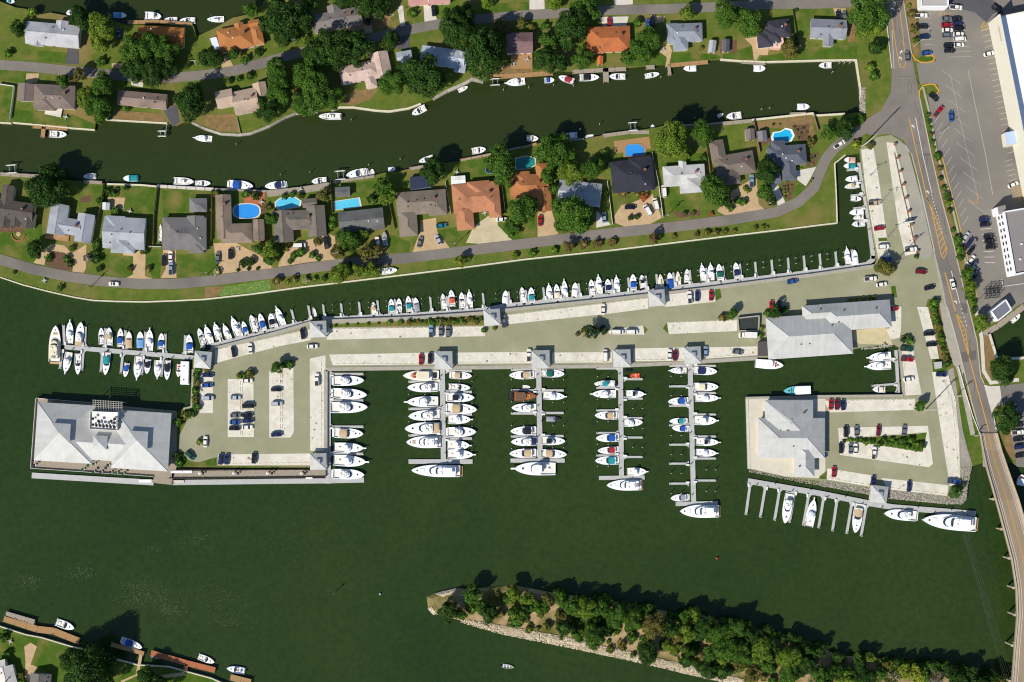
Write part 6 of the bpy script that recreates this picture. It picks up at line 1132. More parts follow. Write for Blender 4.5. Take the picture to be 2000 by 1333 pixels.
# ------------------------------------------------------------------ cars
PAINT = {}
for n_, c_ in dict(black=(26, 26, 32), white=(238, 238, 236), silver=(176, 180, 184), grey=(104, 108, 112), red=(160, 24, 28), maroon=(112, 20, 34), navy=(30, 42, 82), blue=(46, 82, 146), lightblue=(126, 150, 176), teal=(30, 112, 124), green=(24, 74, 56), tan=(186, 170, 140)).items():
    PAINT[n_] = mat('paint_' + n_, c_, 0.3, 0.0, coat=0.6, spec=0.45)
m_cglass = mat('car_glass', (24, 30, 38), 0.1, 0.0, spec=0.5); m_tyre = mat('tyre', (26, 26, 26), 0.9, 0.0); m_lamp = mat('headlight', (226, 228, 226), 0.2, 0.0, spec=0.5); m_tail = mat('taillight', (140, 20, 20), 0.3, 0.0); m_bed = mat('truck_bed', (58, 58, 62), 0.8, 0.1, 1.0)
def rr(w, y0, y1, z, c=0.28, cf=None):
    cf = cf or c; h = w / 2
    return [(-h + c, y0, z), (h - c, y0, z), (h, y0 + c, z), (h, y1 - cf, z), (h - cf * 1.1, y1, z), (-h + cf * 1.1, y1, z), (-h, y1 - cf, z), (-h, y0 + c, z)]
def car_proto(kind):
    P = []
    dims = dict(sedan=(4.8, 1.85), suv=(4.9, 1.95), pickup=(5.6, 2.0), van=(5.4, 2.05), box_truck=(7.6, 2.4), convertible=(4.5, 1.8))
    L, Wd = dims[kind]; a, b = -L / 2, L / 2; hi = 0.12 if kind in ('suv', 'pickup', 'van', 'box_truck') else 0.0
    m = MB(); m.rings([rr(Wd * .92, a + .1, b - .1, .3 + hi), rr(Wd, a, b, .55 + hi, .3, .45), rr(Wd * .98, a + .06, b - .1, .85 + hi, .3, .5), rr(Wd * .9, a + .15, b - .25, .97 + hi, .3, .5)]); P.append(('body', m, 'paint', None))
    def cab(y0, y1, z1, rf, rb, w=.84):
        m = MB(); m.rings([rr(Wd * .92, y0, y1, .93 + hi, .15), rr(Wd * w * .9, y0 + rb, y1 - rf, z1, .12)]); P.append(('windows', m, 'glass', None))
        m = MB(); m.rings([rr(Wd * w * .9 + .02, y0 + rb - .02, y1 - rf + .02, z1 - .03, .12), rr(Wd * w * .86, y0 + rb + .05, y1 - rf - .05, z1 + .05, .12)]); P.append(('roof', m, 'paint', None))
    if kind == 'sedan': cab(a + .55, b - 1.15, 1.42, .75, .65)
    elif kind == 'suv': cab(a + .15, b - 1.15, 1.72, .7, .3)
    elif kind == 'van': cab(a + .12, b - .75, 2.0, .7, .2, .9)
    elif kind == 'pickup':
        cab(a + 2.05, b - 1.25, 1.75, .65, .15)
        m = MB(); m.box(0, a + 1.1, .9 + hi, Wd * .78, 1.75, .19); P.append(('bed', m, 'bed', None))
        for sx in (-1, 1): m = MB(); m.box(sx * Wd * .43, a + 1.1, .9 + hi, .14, 1.9, .34); P.append(('bed_side', m, 'paint', None))
        m = MB(); m.box(0, a + .12, .9 + hi, Wd * .8, .1, .33); P.append(('tailgate', m, 'paint', None))
    elif kind == 'convertible':
        m = MB(); m.box(0, -.3, .95, Wd * .72, 1.7, .06); P.append(('cabin', m, 'bed', None)); m = MB(); m.rings([rr(Wd * .85, .5, .62, .95, .04), rr(Wd * .7, .2, .3, 1.35, .04)]); P.append(('windscreen', m, 'glass', None))
        for sx in (-.4, .4): m = MB(); m.box(sx, -.35, 1.0, .5, .5, .3); P.append(('seat', m, 'seat', None))
    elif kind == 'box_truck':
        cab(b - 2.3, b - .7, 2.1, .5, .1, .9); m = MB(); m.box(0, a + 2.65, .9, Wd, 5.2, 2.3); P.append(('cargo_box', m, 'paint', None))
    for sx in (-1, 1):
        P.append(('headlight', box_mesh('headlight', .38, .1, .16), 'lamp', (sx * Wd * .36, b - .12, .68 + hi))); P.append(('taillight', box_mesh('taillight', .3, .08, .2), 'tail', (sx * Wd * .38, a + .03, .7 + hi)))
        for y in (a + L * .19, b - L * .19): P.append(('wheel', 'wheel', 'tyre', (sx * (Wd / 2 - .14), y, .34)))
    return P
wm = MB(); wm.tube((-.12, 0, 0), (.12, 0, 0), .34, .34, 12); wheel_mesh = wm.mesh('wheel')
CPROTO = {}
def car(px, py, ang, colour, kind, where=None, desc=None, z=0.16, scale=1.0):
    if kind not in CPROTO: CPROTO[kind] = [(n_, m_.mesh(n_) if isinstance(m_, MB) else wheel_mesh if m_ == 'wheel' else m_, k_, l_) for n_, m_, k_, l_ in car_proto(kind)]
    x, y = W(px, py, 1.0); r = empty('parked_' + ('pickup' if kind == 'pickup' else 'van' if kind == 'van' else 'truck' if kind == 'box_truck' else 'car'), x, y, z, -math.radians(ang), (scale,) * 3)
    nm = {'sedan': 'saloon car', 'suv': 'off-road car', 'pickup': 'pickup', 'van': 'van', 'box_truck': 'box truck', 'convertible': 'open car'}[kind]
    tag(r, desc or (colour.replace('lightblue', 'pale blue') + ' ' + nm), {'pickup': 'pickup', 'van': 'van', 'box_truck': 'truck'}.get(kind, 'car'), (px, py), where, 'parked cars')
    key = dict(paint=PAINT[colour], glass=m_cglass, tyre=m_tyre, lamp=m_lamp, tail=m_tail, bed=m_bed, seat=m_seat)
    for n_, me, k_, l_ in CPROTO[kind]:
        o = obj(n_, me, key[k_], r)
        if l_: o.location = l_
    return r
def cars(where, rows):
    for px, py, a, c, k in rows: car(px, py, a, c, k, where)
s, u, p, v = 'sedan', 'suv', 'pickup', 'van'
cars('in the west car park', [(456, 687, -10, 'black', s), (489, 681, -5, 'white', s), (591, 652, -8, 'black', u), (610, 677, 88, 'white', s), (406, 733, 90, 'navy', s), (405, 753, 88, 'blue', s), (407, 778, 92, 'silver', u), (483, 744, 88, 'white', s), (460, 777, 92, 'silver', s), (485, 793, 88, 'black', v), (460, 812, 90, 'grey', s), (483, 811, 86, 'black', s), (459, 825, 90, 'blue', s), (484, 822, 87, 'navy', u), (458, 837, 90, 'black', s), (483, 835, 88, 'white', s), (540, 761, 90, 'black', s), (541, 789, 90, 'silver', u), (540, 849, 86, 'navy', u), (619, 742, 0, 'white', p), (401, 863, 2, 'white', s), (431, 897, 5, 'navy', u), (443, 897, 5, 'navy', s), (496, 895, 3, 'black', u), (371, 890, 130, 'green', u)])
cars('on the middle quay', [(822, 702, 0, 'red', s), (840, 700, 3, 'black', u), (842, 647, 0, 'lightblue', p), (861, 647, 0, 'grey', s), (875, 648, 0, 'grey', u), (984, 628, -5, 'grey', p), (1033, 694, 0, 'white', p), (1182, 695, 0, 'white', v), (1178, 604, 0, 'white', s), (1308, 693, 2, 'white', s), (1319, 694, 2, 'maroon', s), (1378, 687, 0, 'lightblue', s), (1441, 688, 98, 'grey', s), (1206, 649, 92, 'white', v), (1234, 649, 90, 'white', v), (1347, 581, -4, 'white', p), (1362, 578, 0, 'navy', s), (1389, 577, 0, 'red', s), (1548, 550, 80, 'blue', s), (1507, 598, 0, 'red', s), (1522, 597, 0, 'black', s)])
car(1460, 655, -88, 'white', 'box_truck', 'beside the walled bin enclosure')
cars('in the upper right marina lot', [(1718, 446, 82, 'red', s), (1708, 397, 85, 'tan', p), (1726, 482, 86, 'white', u), (1731, 507, 86, 'blue', p), (1779, 488, 82, 'white', p), (1799, 531, 95, 'maroon', u), (1700, 545, 86, 'white', p), (1722, 556, 82, 'white', s), (1816, 562, 76, 'black', s), (1744, 603, 90, 'red', s)])
cars('in the lower right car park', [(1815, 652, 86, 'black', u), (1820, 673, 86, 'black', s), (1771, 682, 95, 'green', p), (1772, 702, 94, 'red', p), (1775, 741, 84, 'white', s), (1839, 732, 92, 'navy', s), (1623, 790, 2, 'red', s), (1635, 790, 0, 'maroon', u), (1647, 791, -2, 'navy', s), (1652, 843, 0, 'black', u), (1673, 842, -3, 'grey', s), (1716, 841, 4, 'maroon', s), (1766, 841, 4, 'grey', s), (1643, 875, 0, 'black', s), (1662, 876, 0, 'grey', s), (1671, 877, 2, 'white', s), (1707, 885, 6, 'white', p), (1605, 890, 90, 'navy', s), (1629, 922, 2, 'red', s), (1776, 950, 4, 'navy', s), (1705, 940, 10, 'navy', s), (1863, 941, 94, 'blue', p)])
cars('in the angled row by the road', [(1886, 463, 34, 'silver', s), (1894, 474, 34, 'navy', u), (1897, 489, 36, 'black', s), (1897, 508, 36, 'white', s), (1902, 522, 40, 'silver', s), (1906, 535, 36, 'navy', s)])
cars('facing the white office block', [(1923, 429, 88, 'navy', u), (1925, 439, 86, 'black', s), (1932, 462, 86, 'black', s), (1934, 471, 86, 'black', u), (1936, 483, 86, 'black', u)])
cars('in the big store car park', [(1799, 31, 88, 'white', p), (1803, 52, 90, 'black', s), (1806, 72, 88, 'navy', s), (1810, 104, 84, 'blue', s), (1849, 37, 90, 'grey', s), (1869, 37, 90, 'black', s), (1849, 49, 90, 'red', s), (1871, 46, 88, 'navy', s), (1851, 59, 90, 'white', s), (1873, 55, 90, 'black', u), (1851, 69, 90, 'grey', u), (1872, 67, 90, 'white', s), (1875, 77, 86, 'white', v), (1854, 89, 90, 'black', s), (1873, 88, 86, 'white', s), (1855, 99, 90, 'black', s), (1932, 105, 75, 'white', s), (1824, 190, 130, 'black', s), (1833, 218, 40, 'red', p), (1858, 227, -4, 'blue', s), (1867, 15, 94, 'white', p), (1948, 19, 130, 'black', p), (1979, 361, 66, 'white', s)])
cars('on the yacht dealer lot at the right edge', [(1988, 845, 84, 'white', p), (1990, 858, 82, 'black', s), (1992, 873, 82, 'navy', u), (1994, 890, 82, 'black', s), (1987, 815, 86, 'black', s), (1989, 830, 86, 'black', s), (1983, 802, 60, 'teal', s)])
car(1772, 110, -6, 'grey', s, '', 'grey saloon car driving on the main road near the top'); car(1861, 555, -14, 'white', s, '', 'white saloon car driving on the main road'); car(222, 555, 92, 'white', 'convertible', '', 'white open car driving on the lower street')
cars('on the dark grey square house drive', [(320, 509, 2, 'black', u), (333, 501, 0, 'white', s), (334, 525, 0, 'lightblue', p)])
cars('on the brown L shaped house drive', [(425, 503, 0, 'grey', s), (450, 496, 0, 'black', u)])
cars('on the weathered H shaped house drive', [(585, 480, 88, 'white', v), (637, 474, -8, 'black', p)])
cars('by the slate grey house', [(738, 473, -14, 'white', s)])
cars('on the brown-grey L house forecourt', [(820, 473, 12, 'grey', s), (856, 469, -28, 'silver', s), (862, 441, 84, 'teal', s)])
cars('beside the copper-tan house', [(980, 429, 90, 'white', s)]); cars('on the orange-brown house drive', [(1055, 431, 0, 'red', s)]); cars('beside the tree hidden grey house', [(1180, 425, -4, 'lightblue', s), (1168, 403, 0, 'maroon', s)])
cars('on the black roofed house drive', [(1231, 405, 88, 'black', s), (1265, 411, -30, 'white', v), (1281, 399, -14, 'white', v)]); cars('beside the off-white house', [(1297, 374, -4, 'white', v)]); cars('beside the brown angular house', [(1468, 354, 0, 'lightblue', p)])
cars('on the street bend by the tall pole', [(1640, 282, 58, 'white', p)])
cars('beside the upper right grey house', [(1637, 31, 0, 'black', s), (1649, 32, -4, 'grey', s)]); cars('beside the blue-grey hipped house', [(1265, 48, 0, 'blue', s), (1275, 42, 0, 'black', u)]); cars('above the broad orange house', [(1190, 44, 0, 'red', s)])
cars('below the pink house at the top edge', [(847, 21, -6, 'black', u)]); cars('right of the grey garage house', [(719, 38, 0, 'black', u)]); cars('left of the tree covered orange bungalow', [(232, 66, 0, 'navy', s)])
# ------------------------------------------------------------------ vegetation
LEAF = {}
for n_, c_, i_ in (('dark', (50, 78, 27), .55), ('mid', (70, 102, 32), .55), ('light', (100, 122, 38), .45), ('yellow', (122, 132, 42), .4), ('olive', (104, 100, 46), .4), ('brown', (110, 94, 52), .4), ('blue', (50, 72, 44), .45), ('pale', (164, 160, 110), .35), ('grey', (122, 112, 100), .4), ('rust', (158, 88, 52), .4)):
    LEAF[n_] = mat('leaf_' + n_, c_, 0.8, 0.35, 0.35, island=i_, spec=0.15)
m_bark = mat('bark', (86, 70, 56), 0.95, 0.2, 1.5)
def crown_mesh(seed, clumps, leaves, size, flat=0.8, spread=1.0, core=True):
    r = random.Random(seed); v = []; f = []
    cs = []
    k = 0
    lob = [(r.uniform(0, 6.28), r.uniform(.08, .2), r.randint(2, 5)) for _ in range(3)]
    while len(cs) < clumps and k < 5000:
        k += 1; a = r.uniform(0, 2 * math.pi); z = r.uniform(-0.55, 1.0); rad = math.sqrt(max(0, 1 - z * z)) if z > 0 else 1 - 0.35 * z * z
        wob = 1 + sum(am * math.sin(n * a + ph) for ph, am, n in lob); q = r.uniform(.72, 1.0) * wob
        c = (rad * q * .78 * math.cos(a), rad * q * .78 * math.sin(a), z * q * .78 * flat)
        cr = r.uniform(.17, .32) * spread
        if all((c[0] - o[0]) ** 2 + (c[1] - o[1]) ** 2 + (c[2] - o[2]) ** 2 > (.13) ** 2 for o, _ in cs) or r.random() < .05: cs.append((c, cr))
    for c, cr in cs:
        up = Vector(c).normalized() if Vector(c).length > .01 else Vector((0, 0, 1))
        for _ in range(leaves):
            d = Vector((r.gauss(0, 1), r.gauss(0, 1), r.gauss(0, 1))).normalized()
            if d.dot(up) < -.35: d = -d
            p = Vector(c) + d * cr * r.uniform(.7, 1.08)
            n = (d + Vector((r.gauss(0, .45), r.gauss(0, .45), r.gauss(0, .45)))).normalized(); u = n.orthogonal().normalized(); w = n.cross(u); t = r.uniform(0, 6.28)
            u, w = u * math.cos(t) + w * math.sin(t), w * math.cos(t) - u * math.sin(t); s = size * r.uniform(.6, 1.3); o = len(v)
            v += [tuple(p - u * s), tuple(p - w * s * .5), tuple(p + u * s), tuple(p + w * s * .5)]; f.append((o, o + 1, o + 2, o + 3))
    m = MB(); m.add(v, f)
    if core:
        vs = []; fs = []; nu, nv = 9, 5
        for j in range(nv + 1):
            ph = -math.pi / 2 + math.pi * j / nv
            for i in range(nu): vs.append((.56 * math.cos(ph) * math.cos(2 * math.pi * i / nu) * r.uniform(.85, 1.1), .56 * math.cos(ph) * math.sin(2 * math.pi * i / nu) * r.uniform(.85, 1.1), .5 * flat * math.sin(ph)))
        for j in range(nv):
            for i in range(nu): fs.append((j * nu + i, j * nu + (i + 1) % nu, (j + 1) * nu + (i + 1) % nu, (j + 1) * nu + i))
        m.add(vs, fs)
    return m.mesh('crown')
def trunk_mesh(seed):
    r = random.Random(seed); m = MB(); m.tube((0, 0, -0.1), (0, 0, .55), .05, .035, 8)
    for k in range(6):
        a = k * 1.05 + r.uniform(-.3, .3); q = r.uniform(.35, .6); m.tube((0, 0, r.uniform(.3, .55)), (q * math.cos(a), q * math.sin(a), r.uniform(.7, 1.0)), .025, .008, 5)
    m.tube((0, 0, .5), (.05, .03, 1.1), .033, .01, 6); return m.mesh('trunk')
CROWN = {'big': [crown_mesh(s_, 95, 75, .055) for s_ in range(5)], 'mid': [crown_mesh(20 + s_, 55, 55, .085) for s_ in range(4)], 'shrub': [crown_mesh(40 + s_, 26, 34, .13, .75) for s_ in range(3)], 'sparse': [crown_mesh(60 + s_, 40, 26, .075, .9, 1.0, False) for s_ in range(2)]}
TRUNK = [trunk_mesh(s_) for s_ in range(3)]
tree_n = 0
def tree(px, py, rpx, col='dark', kind=None, where=None, sx=1.0, tall=None, group=None, ground=0.0):
    global tree_n; tree_n += 1
    r = rpx * S; kind = kind or ('big' if rpx >= 19 else 'mid' if rpx >= 11 else 'shrub'); h = tall if tall is not None else (r * 1.0 + 1.6 if kind in ('big', 'mid', 'sparse') else r * .7)
    x, y = W(px, py, h + ground); e = empty('shrub' if kind == 'shrub' else 'tree', x, y, ground, R.uniform(0, 6.28))
    size = 'large' if rpx > 26 else 'medium' if rpx > 15 else 'small'; cn = dict(dark='dark green', mid='green', light='light green', yellow='yellow-green', olive='olive', brown='brownish', blue='blue-green', pale='pale', grey='bare grey', rust='rusty')[col]
    tag(e, (cn + ' shrub') if kind == 'shrub' else (size + ' ' + cn + ' tree'), 'shrub' if kind == 'shrub' else 'tree', (px, py), where, group or ('shrubs' if kind == 'shrub' else 'broadleaf trees'))
    q = 1.02
    c = obj('crown', R.choice(CROWN[kind]), LEAF[col], e); c.location = (0, 0, h); c.scale = (r * q * sx, r * q / sx, r * q * R.uniform(.85, 1.05))
    t = obj('trunk', R.choice(TRUNK), m_bark, e); k = max(.6, h); t.scale = (k * .9, k * .9, k * .95)
    return e
def trees(rows, **kw):
    for t in rows: tree(*t, **kw)
trees([(63, 25, 10, 'light'), (34, 56, 15, 'dark'), (155, 36, 20, 'dark'), (150, 22, 14, 'dark'), (197, 52, 26, 'light'), (193, 84, 18, 'light'), (16, 105, 9, 'mid'), (198, 120, 10, 'mid'), (258, 98, 26, 'mid'), (290, 92, 27, 'mid'), (322, 100, 24, 'mid'), (266, 136, 26, 'dark'), (300, 140, 27, 'dark'), (325, 132, 20, 'dark'), (122, 158, 13, 'mid'), (200, 166, 23, 'mid'), (167, 190, 20, 'light'), (190, 208, 25, 'mid'), (197, 228, 14, 'mid'), (372, 200, 32, 'dark'), (245, 212, 8, 'mid'), (155, 145, 13, 'olive'),
    (491, 20, 15, 'mid'), (552, 34, 38, 'dark'), (560, 66, 24, 'dark'), (590, 38, 24, 'dark'), (594, 74, 10, 'light'), (655, 96, 36, 'dark'), (692, 90, 32, 'dark'), (614, 104, 26, 'dark'), (541, 140, 25, 'mid'), (546, 172, 27, 'mid'), (600, 150, 30, 'mid'), (618, 178, 32, 'mid'), (592, 206, 23, 'mid'), (640, 190, 24, 'mid'), (522, 216, 21, 'dark'), (762, 80, 19, 'dark'), (765, 162, 25, 'mid'), (721, 89, 8, 'light'), (416, 116, 19, 'dark'), (398, 112, 14, 'dark'), (720, 6, 28, 'dark'), (672, -2, 20, 'dark'), (606, 4, 16, 'mid'), (745, 18, 18, 'dark'), (448, 158, 7, 'dark'), (468, 155, 6, 'dark'), (489, 149, 8, 'dark'), (456, 105, 11, 'mid'), (478, 115, 10, 'mid'), (505, 102, 9, 'dark'),
    (893, 62, 36, 'dark'), (905, 40, 22, 'dark'), (945, 108, 44, 'dark'), (938, 85, 26, 'dark'), (829, 150, 40, 'dark'), (800, 140, 24, 'dark'), (975, 52, 15, 'olive'), (1018, 46, 11, 'olive'), (991, 57, 12, 'brown'), (1115, 54, 35, 'dark'), (1143, 18, 26, 'mid'), (1072, 80, 18, 'mid'), (1064, 116, 23, 'dark'), (1092, 122, 18, 'dark'), (1138, 115, 19, 'mid'), (952, 2, 14, 'light'), (913, 14, 7, 'dark'), (870, 22, 6, 'dark'), (886, 22, 8, 'dark'), (1083, 6, 15, 'light'), (806, 25, 10, 'mid'), (1065, 50, 9, 'mid'), (1038, 54, 8, 'olive'),
    (1342, 26, 15, 'light'), (1418, 28, 25, 'mid'), (1463, 46, 26, 'mid'), (1448, 30, 16, 'mid'), (1268, 77, 23, 'mid'), (1252, 100, 22, 'mid'), (1225, 113, 14, 'mid'), (1542, 96, 18, 'olive'), (1554, 82, 9, 'blue'), (1555, 20, 4, 'dark'), (1310, 272, 34, 'light'), (1371, 260, 23, 'mid'), (1330, 296, 18, 'light'), (1246, 45, 10, 'mid'), (1583, 278, 10, 'olive'), (1370, 95, 5, 'olive'),
    (1697, 24, 36, 'mid'), (1683, 63, 14, 'light'), (1710, 60, 13, 'light'), (1710, 95, 14, 'dark'), (1699, 133, 10, 'light'), (1707, 150, 10, 'mid'), (1651, 252, 20, 'dark'), (1618, 260, 14, 'mid'), (1679, 233, 10, 'mid'), (1671, 282, 9, 'yellow'), (1700, 285, 8, 'olive')])
trees([(90, 374, 36, 'dark'), (97, 344, 25, 'dark'), (67, 487, 17, 'dark'), (188, 478, 9, 'mid'), (188, 494, 9, 'dark'), (189, 508, 10, 'dark'), (194, 525, 7, 'dark'), (171, 505, 9, 'grey'), (140, 485, 7, 'mid'), (94, 504, 8, 'mid'), (130, 506, 8, 'mid'), (138, 516, 7, 'dark'), (28, 532, 4, 'dark'), (117, 562, 7, 'mid'), (222, 378, 8, 'dark'), (246, 366, 6, 'dark'), (282, 490, 8, 'dark'), (254, 525, 7, 'olive'), (290, 526, 7, 'olive'), (211, 373, 7, 'dark'), (225, 412, 9, 'mid'), (196, 392, 9, 'mid'),
    (528, 490, 17, 'light'), (524, 508, 11, 'mid'), (522, 474, 9, 'rust'), (530, 428, 13, 'mid'), (523, 405, 8, 'olive'), (648, 442, 10, 'mid'), (650, 428, 8, 'mid'), (677, 466, 20, 'mid'), (690, 480, 12, 'dark'), (660, 492, 15, 'olive'), (715, 495, 15, 'olive'), (735, 490, 12, 'olive'), (708, 458, 11, 'light'), (748, 366, 18, 'mid'), (756, 384, 17, 'light'), (726, 390, 10, 'dark'), (505, 485, 11, 'mid'), (488, 512, 10, 'dark'), (475, 515, 9, 'dark'), (465, 528, 4, 'dark'), (485, 526, 4, 'dark'), (503, 525, 4, 'dark'), (557, 480, 10, 'olive'), (588, 494, 10, 'mid'), (573, 500, 8, 'mid'), (566, 511, 6, 'mid'), (610, 499, 8, 'mid'), (622, 505, 6, 'mid'), (620, 472, 9, 'olive'), (556, 384, 7, 'mid'), (570, 380, 7, 'mid'), (586, 381, 7, 'dark'), (632, 382, 14, 'olive'), (640, 372, 8, 'pale'), (480, 380, 9, 'mid'), (498, 382, 9, 'dark'), (422, 380, 8, 'olive'), (424, 532, 8, 'pale'),
    (663, 534, 21, 'light'), (700, 528, 13, 'light'), (726, 527, 15, 'light'), (738, 515, 9, 'grey'), (681, 518, 9, 'blue'), (541, 549, 10, 'olive'), (574, 546, 8, 'olive'), (598, 547, 8, 'pale'), (615, 546, 6, 'light'), (634, 544, 7, 'mid'), (562, 552, 6, 'light'),
    (847, 333, 25, 'dark'), (978, 318, 32, 'mid'), (984, 344, 20, 'mid'), (1023, 410, 28, 'mid'), (998, 440, 15, 'mid'), (1010, 450, 9, 'mid'), (998, 460, 6, 'mid'), (1070, 342, 16, 'mid'), (1113, 337, 23, 'light'), (1155, 331, 22, 'mid'), (1120, 418, 38, 'mid'), (1102, 438, 18, 'mid'), (1146, 432, 16, 'mid'), (1078, 298, 30, 'mid'), (1108, 300, 18, 'mid'), (1092, 280, 22, 'mid'), (1182, 380, 9, 'light'), (1082, 370, 11, 'mid'), (1180, 300, 9, 'light'), (1196, 322, 10, 'dark'),
    (897, 510, 11, 'yellow'), (1005, 500, 8, 'light'), (1041, 494, 8, 'mid'), (1081, 491, 9, 'light'), (1111, 482, 11, 'brown'), (1140, 478, 10, 'brown'), (1167, 475, 10, 'brown'), (1196, 473, 9, 'brown'), (1276, 466, 11, 'brown'), (1317, 462, 5, 'olive'), (1360, 458, 6, 'olive'), (1380, 455, 7, 'olive'), (1398, 455, 7, 'olive'), (1416, 453, 6, 'olive'), (1435, 451, 5, 'olive'), (1475, 445, 5, 'olive'), (1490, 444, 5, 'light'), (1498, 445, 4, 'olive'),
    (1396, 372, 29, 'mid'), (1416, 392, 16, 'dark'), (1499, 334, 23, 'dark'), (1493, 374, 15, 'mid'), (1508, 392, 11, 'dark'), (1218, 379, 10, 'brown'), (1245, 380, 8, 'olive'), (1258, 384, 9, 'rust'), (1232, 425, 6, 'dark'), (1245, 424, 6, 'dark'), (1440, 392, 8, 'mid'), (1452, 396, 8, 'mid'), (1456, 368, 6, 'light'), (1428, 408, 7, 'mid'), (1338, 417, 5, 'dark'), (1354, 416, 5, 'mid'), (1375, 309, 8, 'dark'), (1338, 303, 12, 'light'), (1390, 418, 5, 'rust'), (1462, 372, 5, 'light')])
for p_ in T('B4', (1470, 290), (1500, 285), (1530, 280), (1475, 320), (1505, 315), (1480, 350), (1505, 345), (1485, 375), (1690, 20), (1710, 45), (1735, 25), (1690, 70), (1715, 90), (1620, 130), (1590, 120), (1480, 245), (1510, 240), (1700, 250), (1720, 220)) + T('A4', (1560, 1100), (1590, 1130), (1620, 1160), (1640, 1110), (1670, 1150), (1600, 1200), (1380, 1080), (1430, 1085)): tree(p_[0], p_[1], 2.6, R.choice(('dark', 'mid', 'olive', 'yellow')), 'shrub').name = 'garden_plant'
st = 'in the strip beside the main road'
trees([(1780, 29, 9, 'olive'), (1785, 56, 9, 'olive'), (1789, 79, 7, 'mid'), (1775, 12, 5, 'light'), (1813, 225, 5, 'mid'), (1815, 238, 5, 'dark'), (1817, 250, 4, 'mid'), (1818, 263, 5, 'olive'), (1822, 278, 5, 'mid'), (1824, 290, 4, 'light'), (1830, 307, 9, 'mid'), (1835, 330, 6, 'olive'), (1838, 348, 5, 'dark'), (1844, 367, 6, 'mid'), (1848, 383, 8, 'mid'), (1852, 397, 8, 'light'), (1855, 412, 6, 'dark'), (1861, 450, 5, 'mid'), (1870, 469, 10, 'mid'), (1875, 489, 10, 'mid'), (1876, 503, 8, 'mid'), (1889, 535, 13, 'mid'), (1895, 562, 14, 'light'), (1893, 578, 10, 'mid'), (1902, 607, 7, 'dark'), (1903, 590, 6, 'mid')], where=st)
trees([(1728, 523, 17, 'olive'), (1742, 525, 9, 'olive'), (1715, 524, 9, 'mid'), (1825, 592, 10, 'mid'), (1790, 502, 5, 'dark'), (1917, 630, 16, 'light'), (1912, 642, 9, 'mid'), (1958, 722, 26, 'dark'), (1970, 735, 14, 'dark'), (1969, 818, 23, 'dark'), (1962, 836, 14, 'dark'), (1972, 800, 13, 'dark'), (1797, 794, 11, 'mid'), (1866, 963, 12, 'mid'),
    (383, 733, 8, 'mid'), (385, 748, 8, 'olive'), (382, 764, 8, 'mid'), (381, 780, 8, 'olive'), (384, 795, 9, 'mid'), (388, 722, 8, 'mid'), (375, 808, 9, 'mid'), (362, 812, 9, 'olive'), (347, 825, 10, 'mid'), (405, 720, 8, 'olive'), (541, 718, 12, 'mid'), (566, 712, 10, 'mid'), (554, 714, 7, 'mid'), (487, 731, 10, 'olive'), (468, 734, 7, 'light'), (478, 735, 6, 'mid'), (390, 864, 7, 'light'), (350, 905, 9, 'mid'), (345, 890, 8, 'dark'),
    (1158, 648, 14, 'blue'), (1142, 649, 9, 'olive'), (1178, 645, 10, 'blue'), (1128, 653, 5, 'brown'), (1430, 614, 11, 'mid'), (1411, 621, 9, 'brown'), (1420, 620, 7, 'light'), (1515, 611, 13, 'dark'), (1532, 606, 8, 'dark'), (1500, 612, 8, 'mid'), (1765, 664, 7, 'blue'), (1778, 668, 8, 'mid'), (1772, 659, 6, 'mid'), (1487, 642, 6, 'light'), (1486, 656, 6, 'mid'), (945, 646, 6, 'mid'), (966, 641, 5, 'light')])
hd = 'in the wedge bed of lower right lot'
for k in range(22):
    t = k / 21; x = 1650 + 150 * t; y = 862 + 3 * t; tree(x + R.uniform(-3, 3), y + R.uniform(-5 - 4 * t, 4 + 10 * t), 4 + 5 * t * R.uniform(.6, 1.2), R.choice(('mid', 'dark', 'light', 'mid')), 'shrub' if t < .8 else None, hd)
hd = 'in the planted strip of the upper quay'
for k in range(19): tree(800 + 7.7 * k, 629 - 0.15 * k + R.uniform(-3, 3), R.uniform(4, 6.5), R.choice(('mid', 'light', 'mid', 'olive', 'brown')), 'shrub', hd)
for k in range(7): tree(655 + 21 * k, 636 - k, R.uniform(3, 4.5) if k < 5 else 6, R.choice(('mid', 'light')), 'shrub', hd)
hd = 'in the hedge between marina lot and road'
for k in range(20):
    t = k / 19; tree(1819 + 30 * t + R.uniform(-2, 3), 600 + 110 * t, R.uniform(5, 8), R.choice(('mid', 'olive', 'brown', 'dark', 'light')), 'shrub', hd)
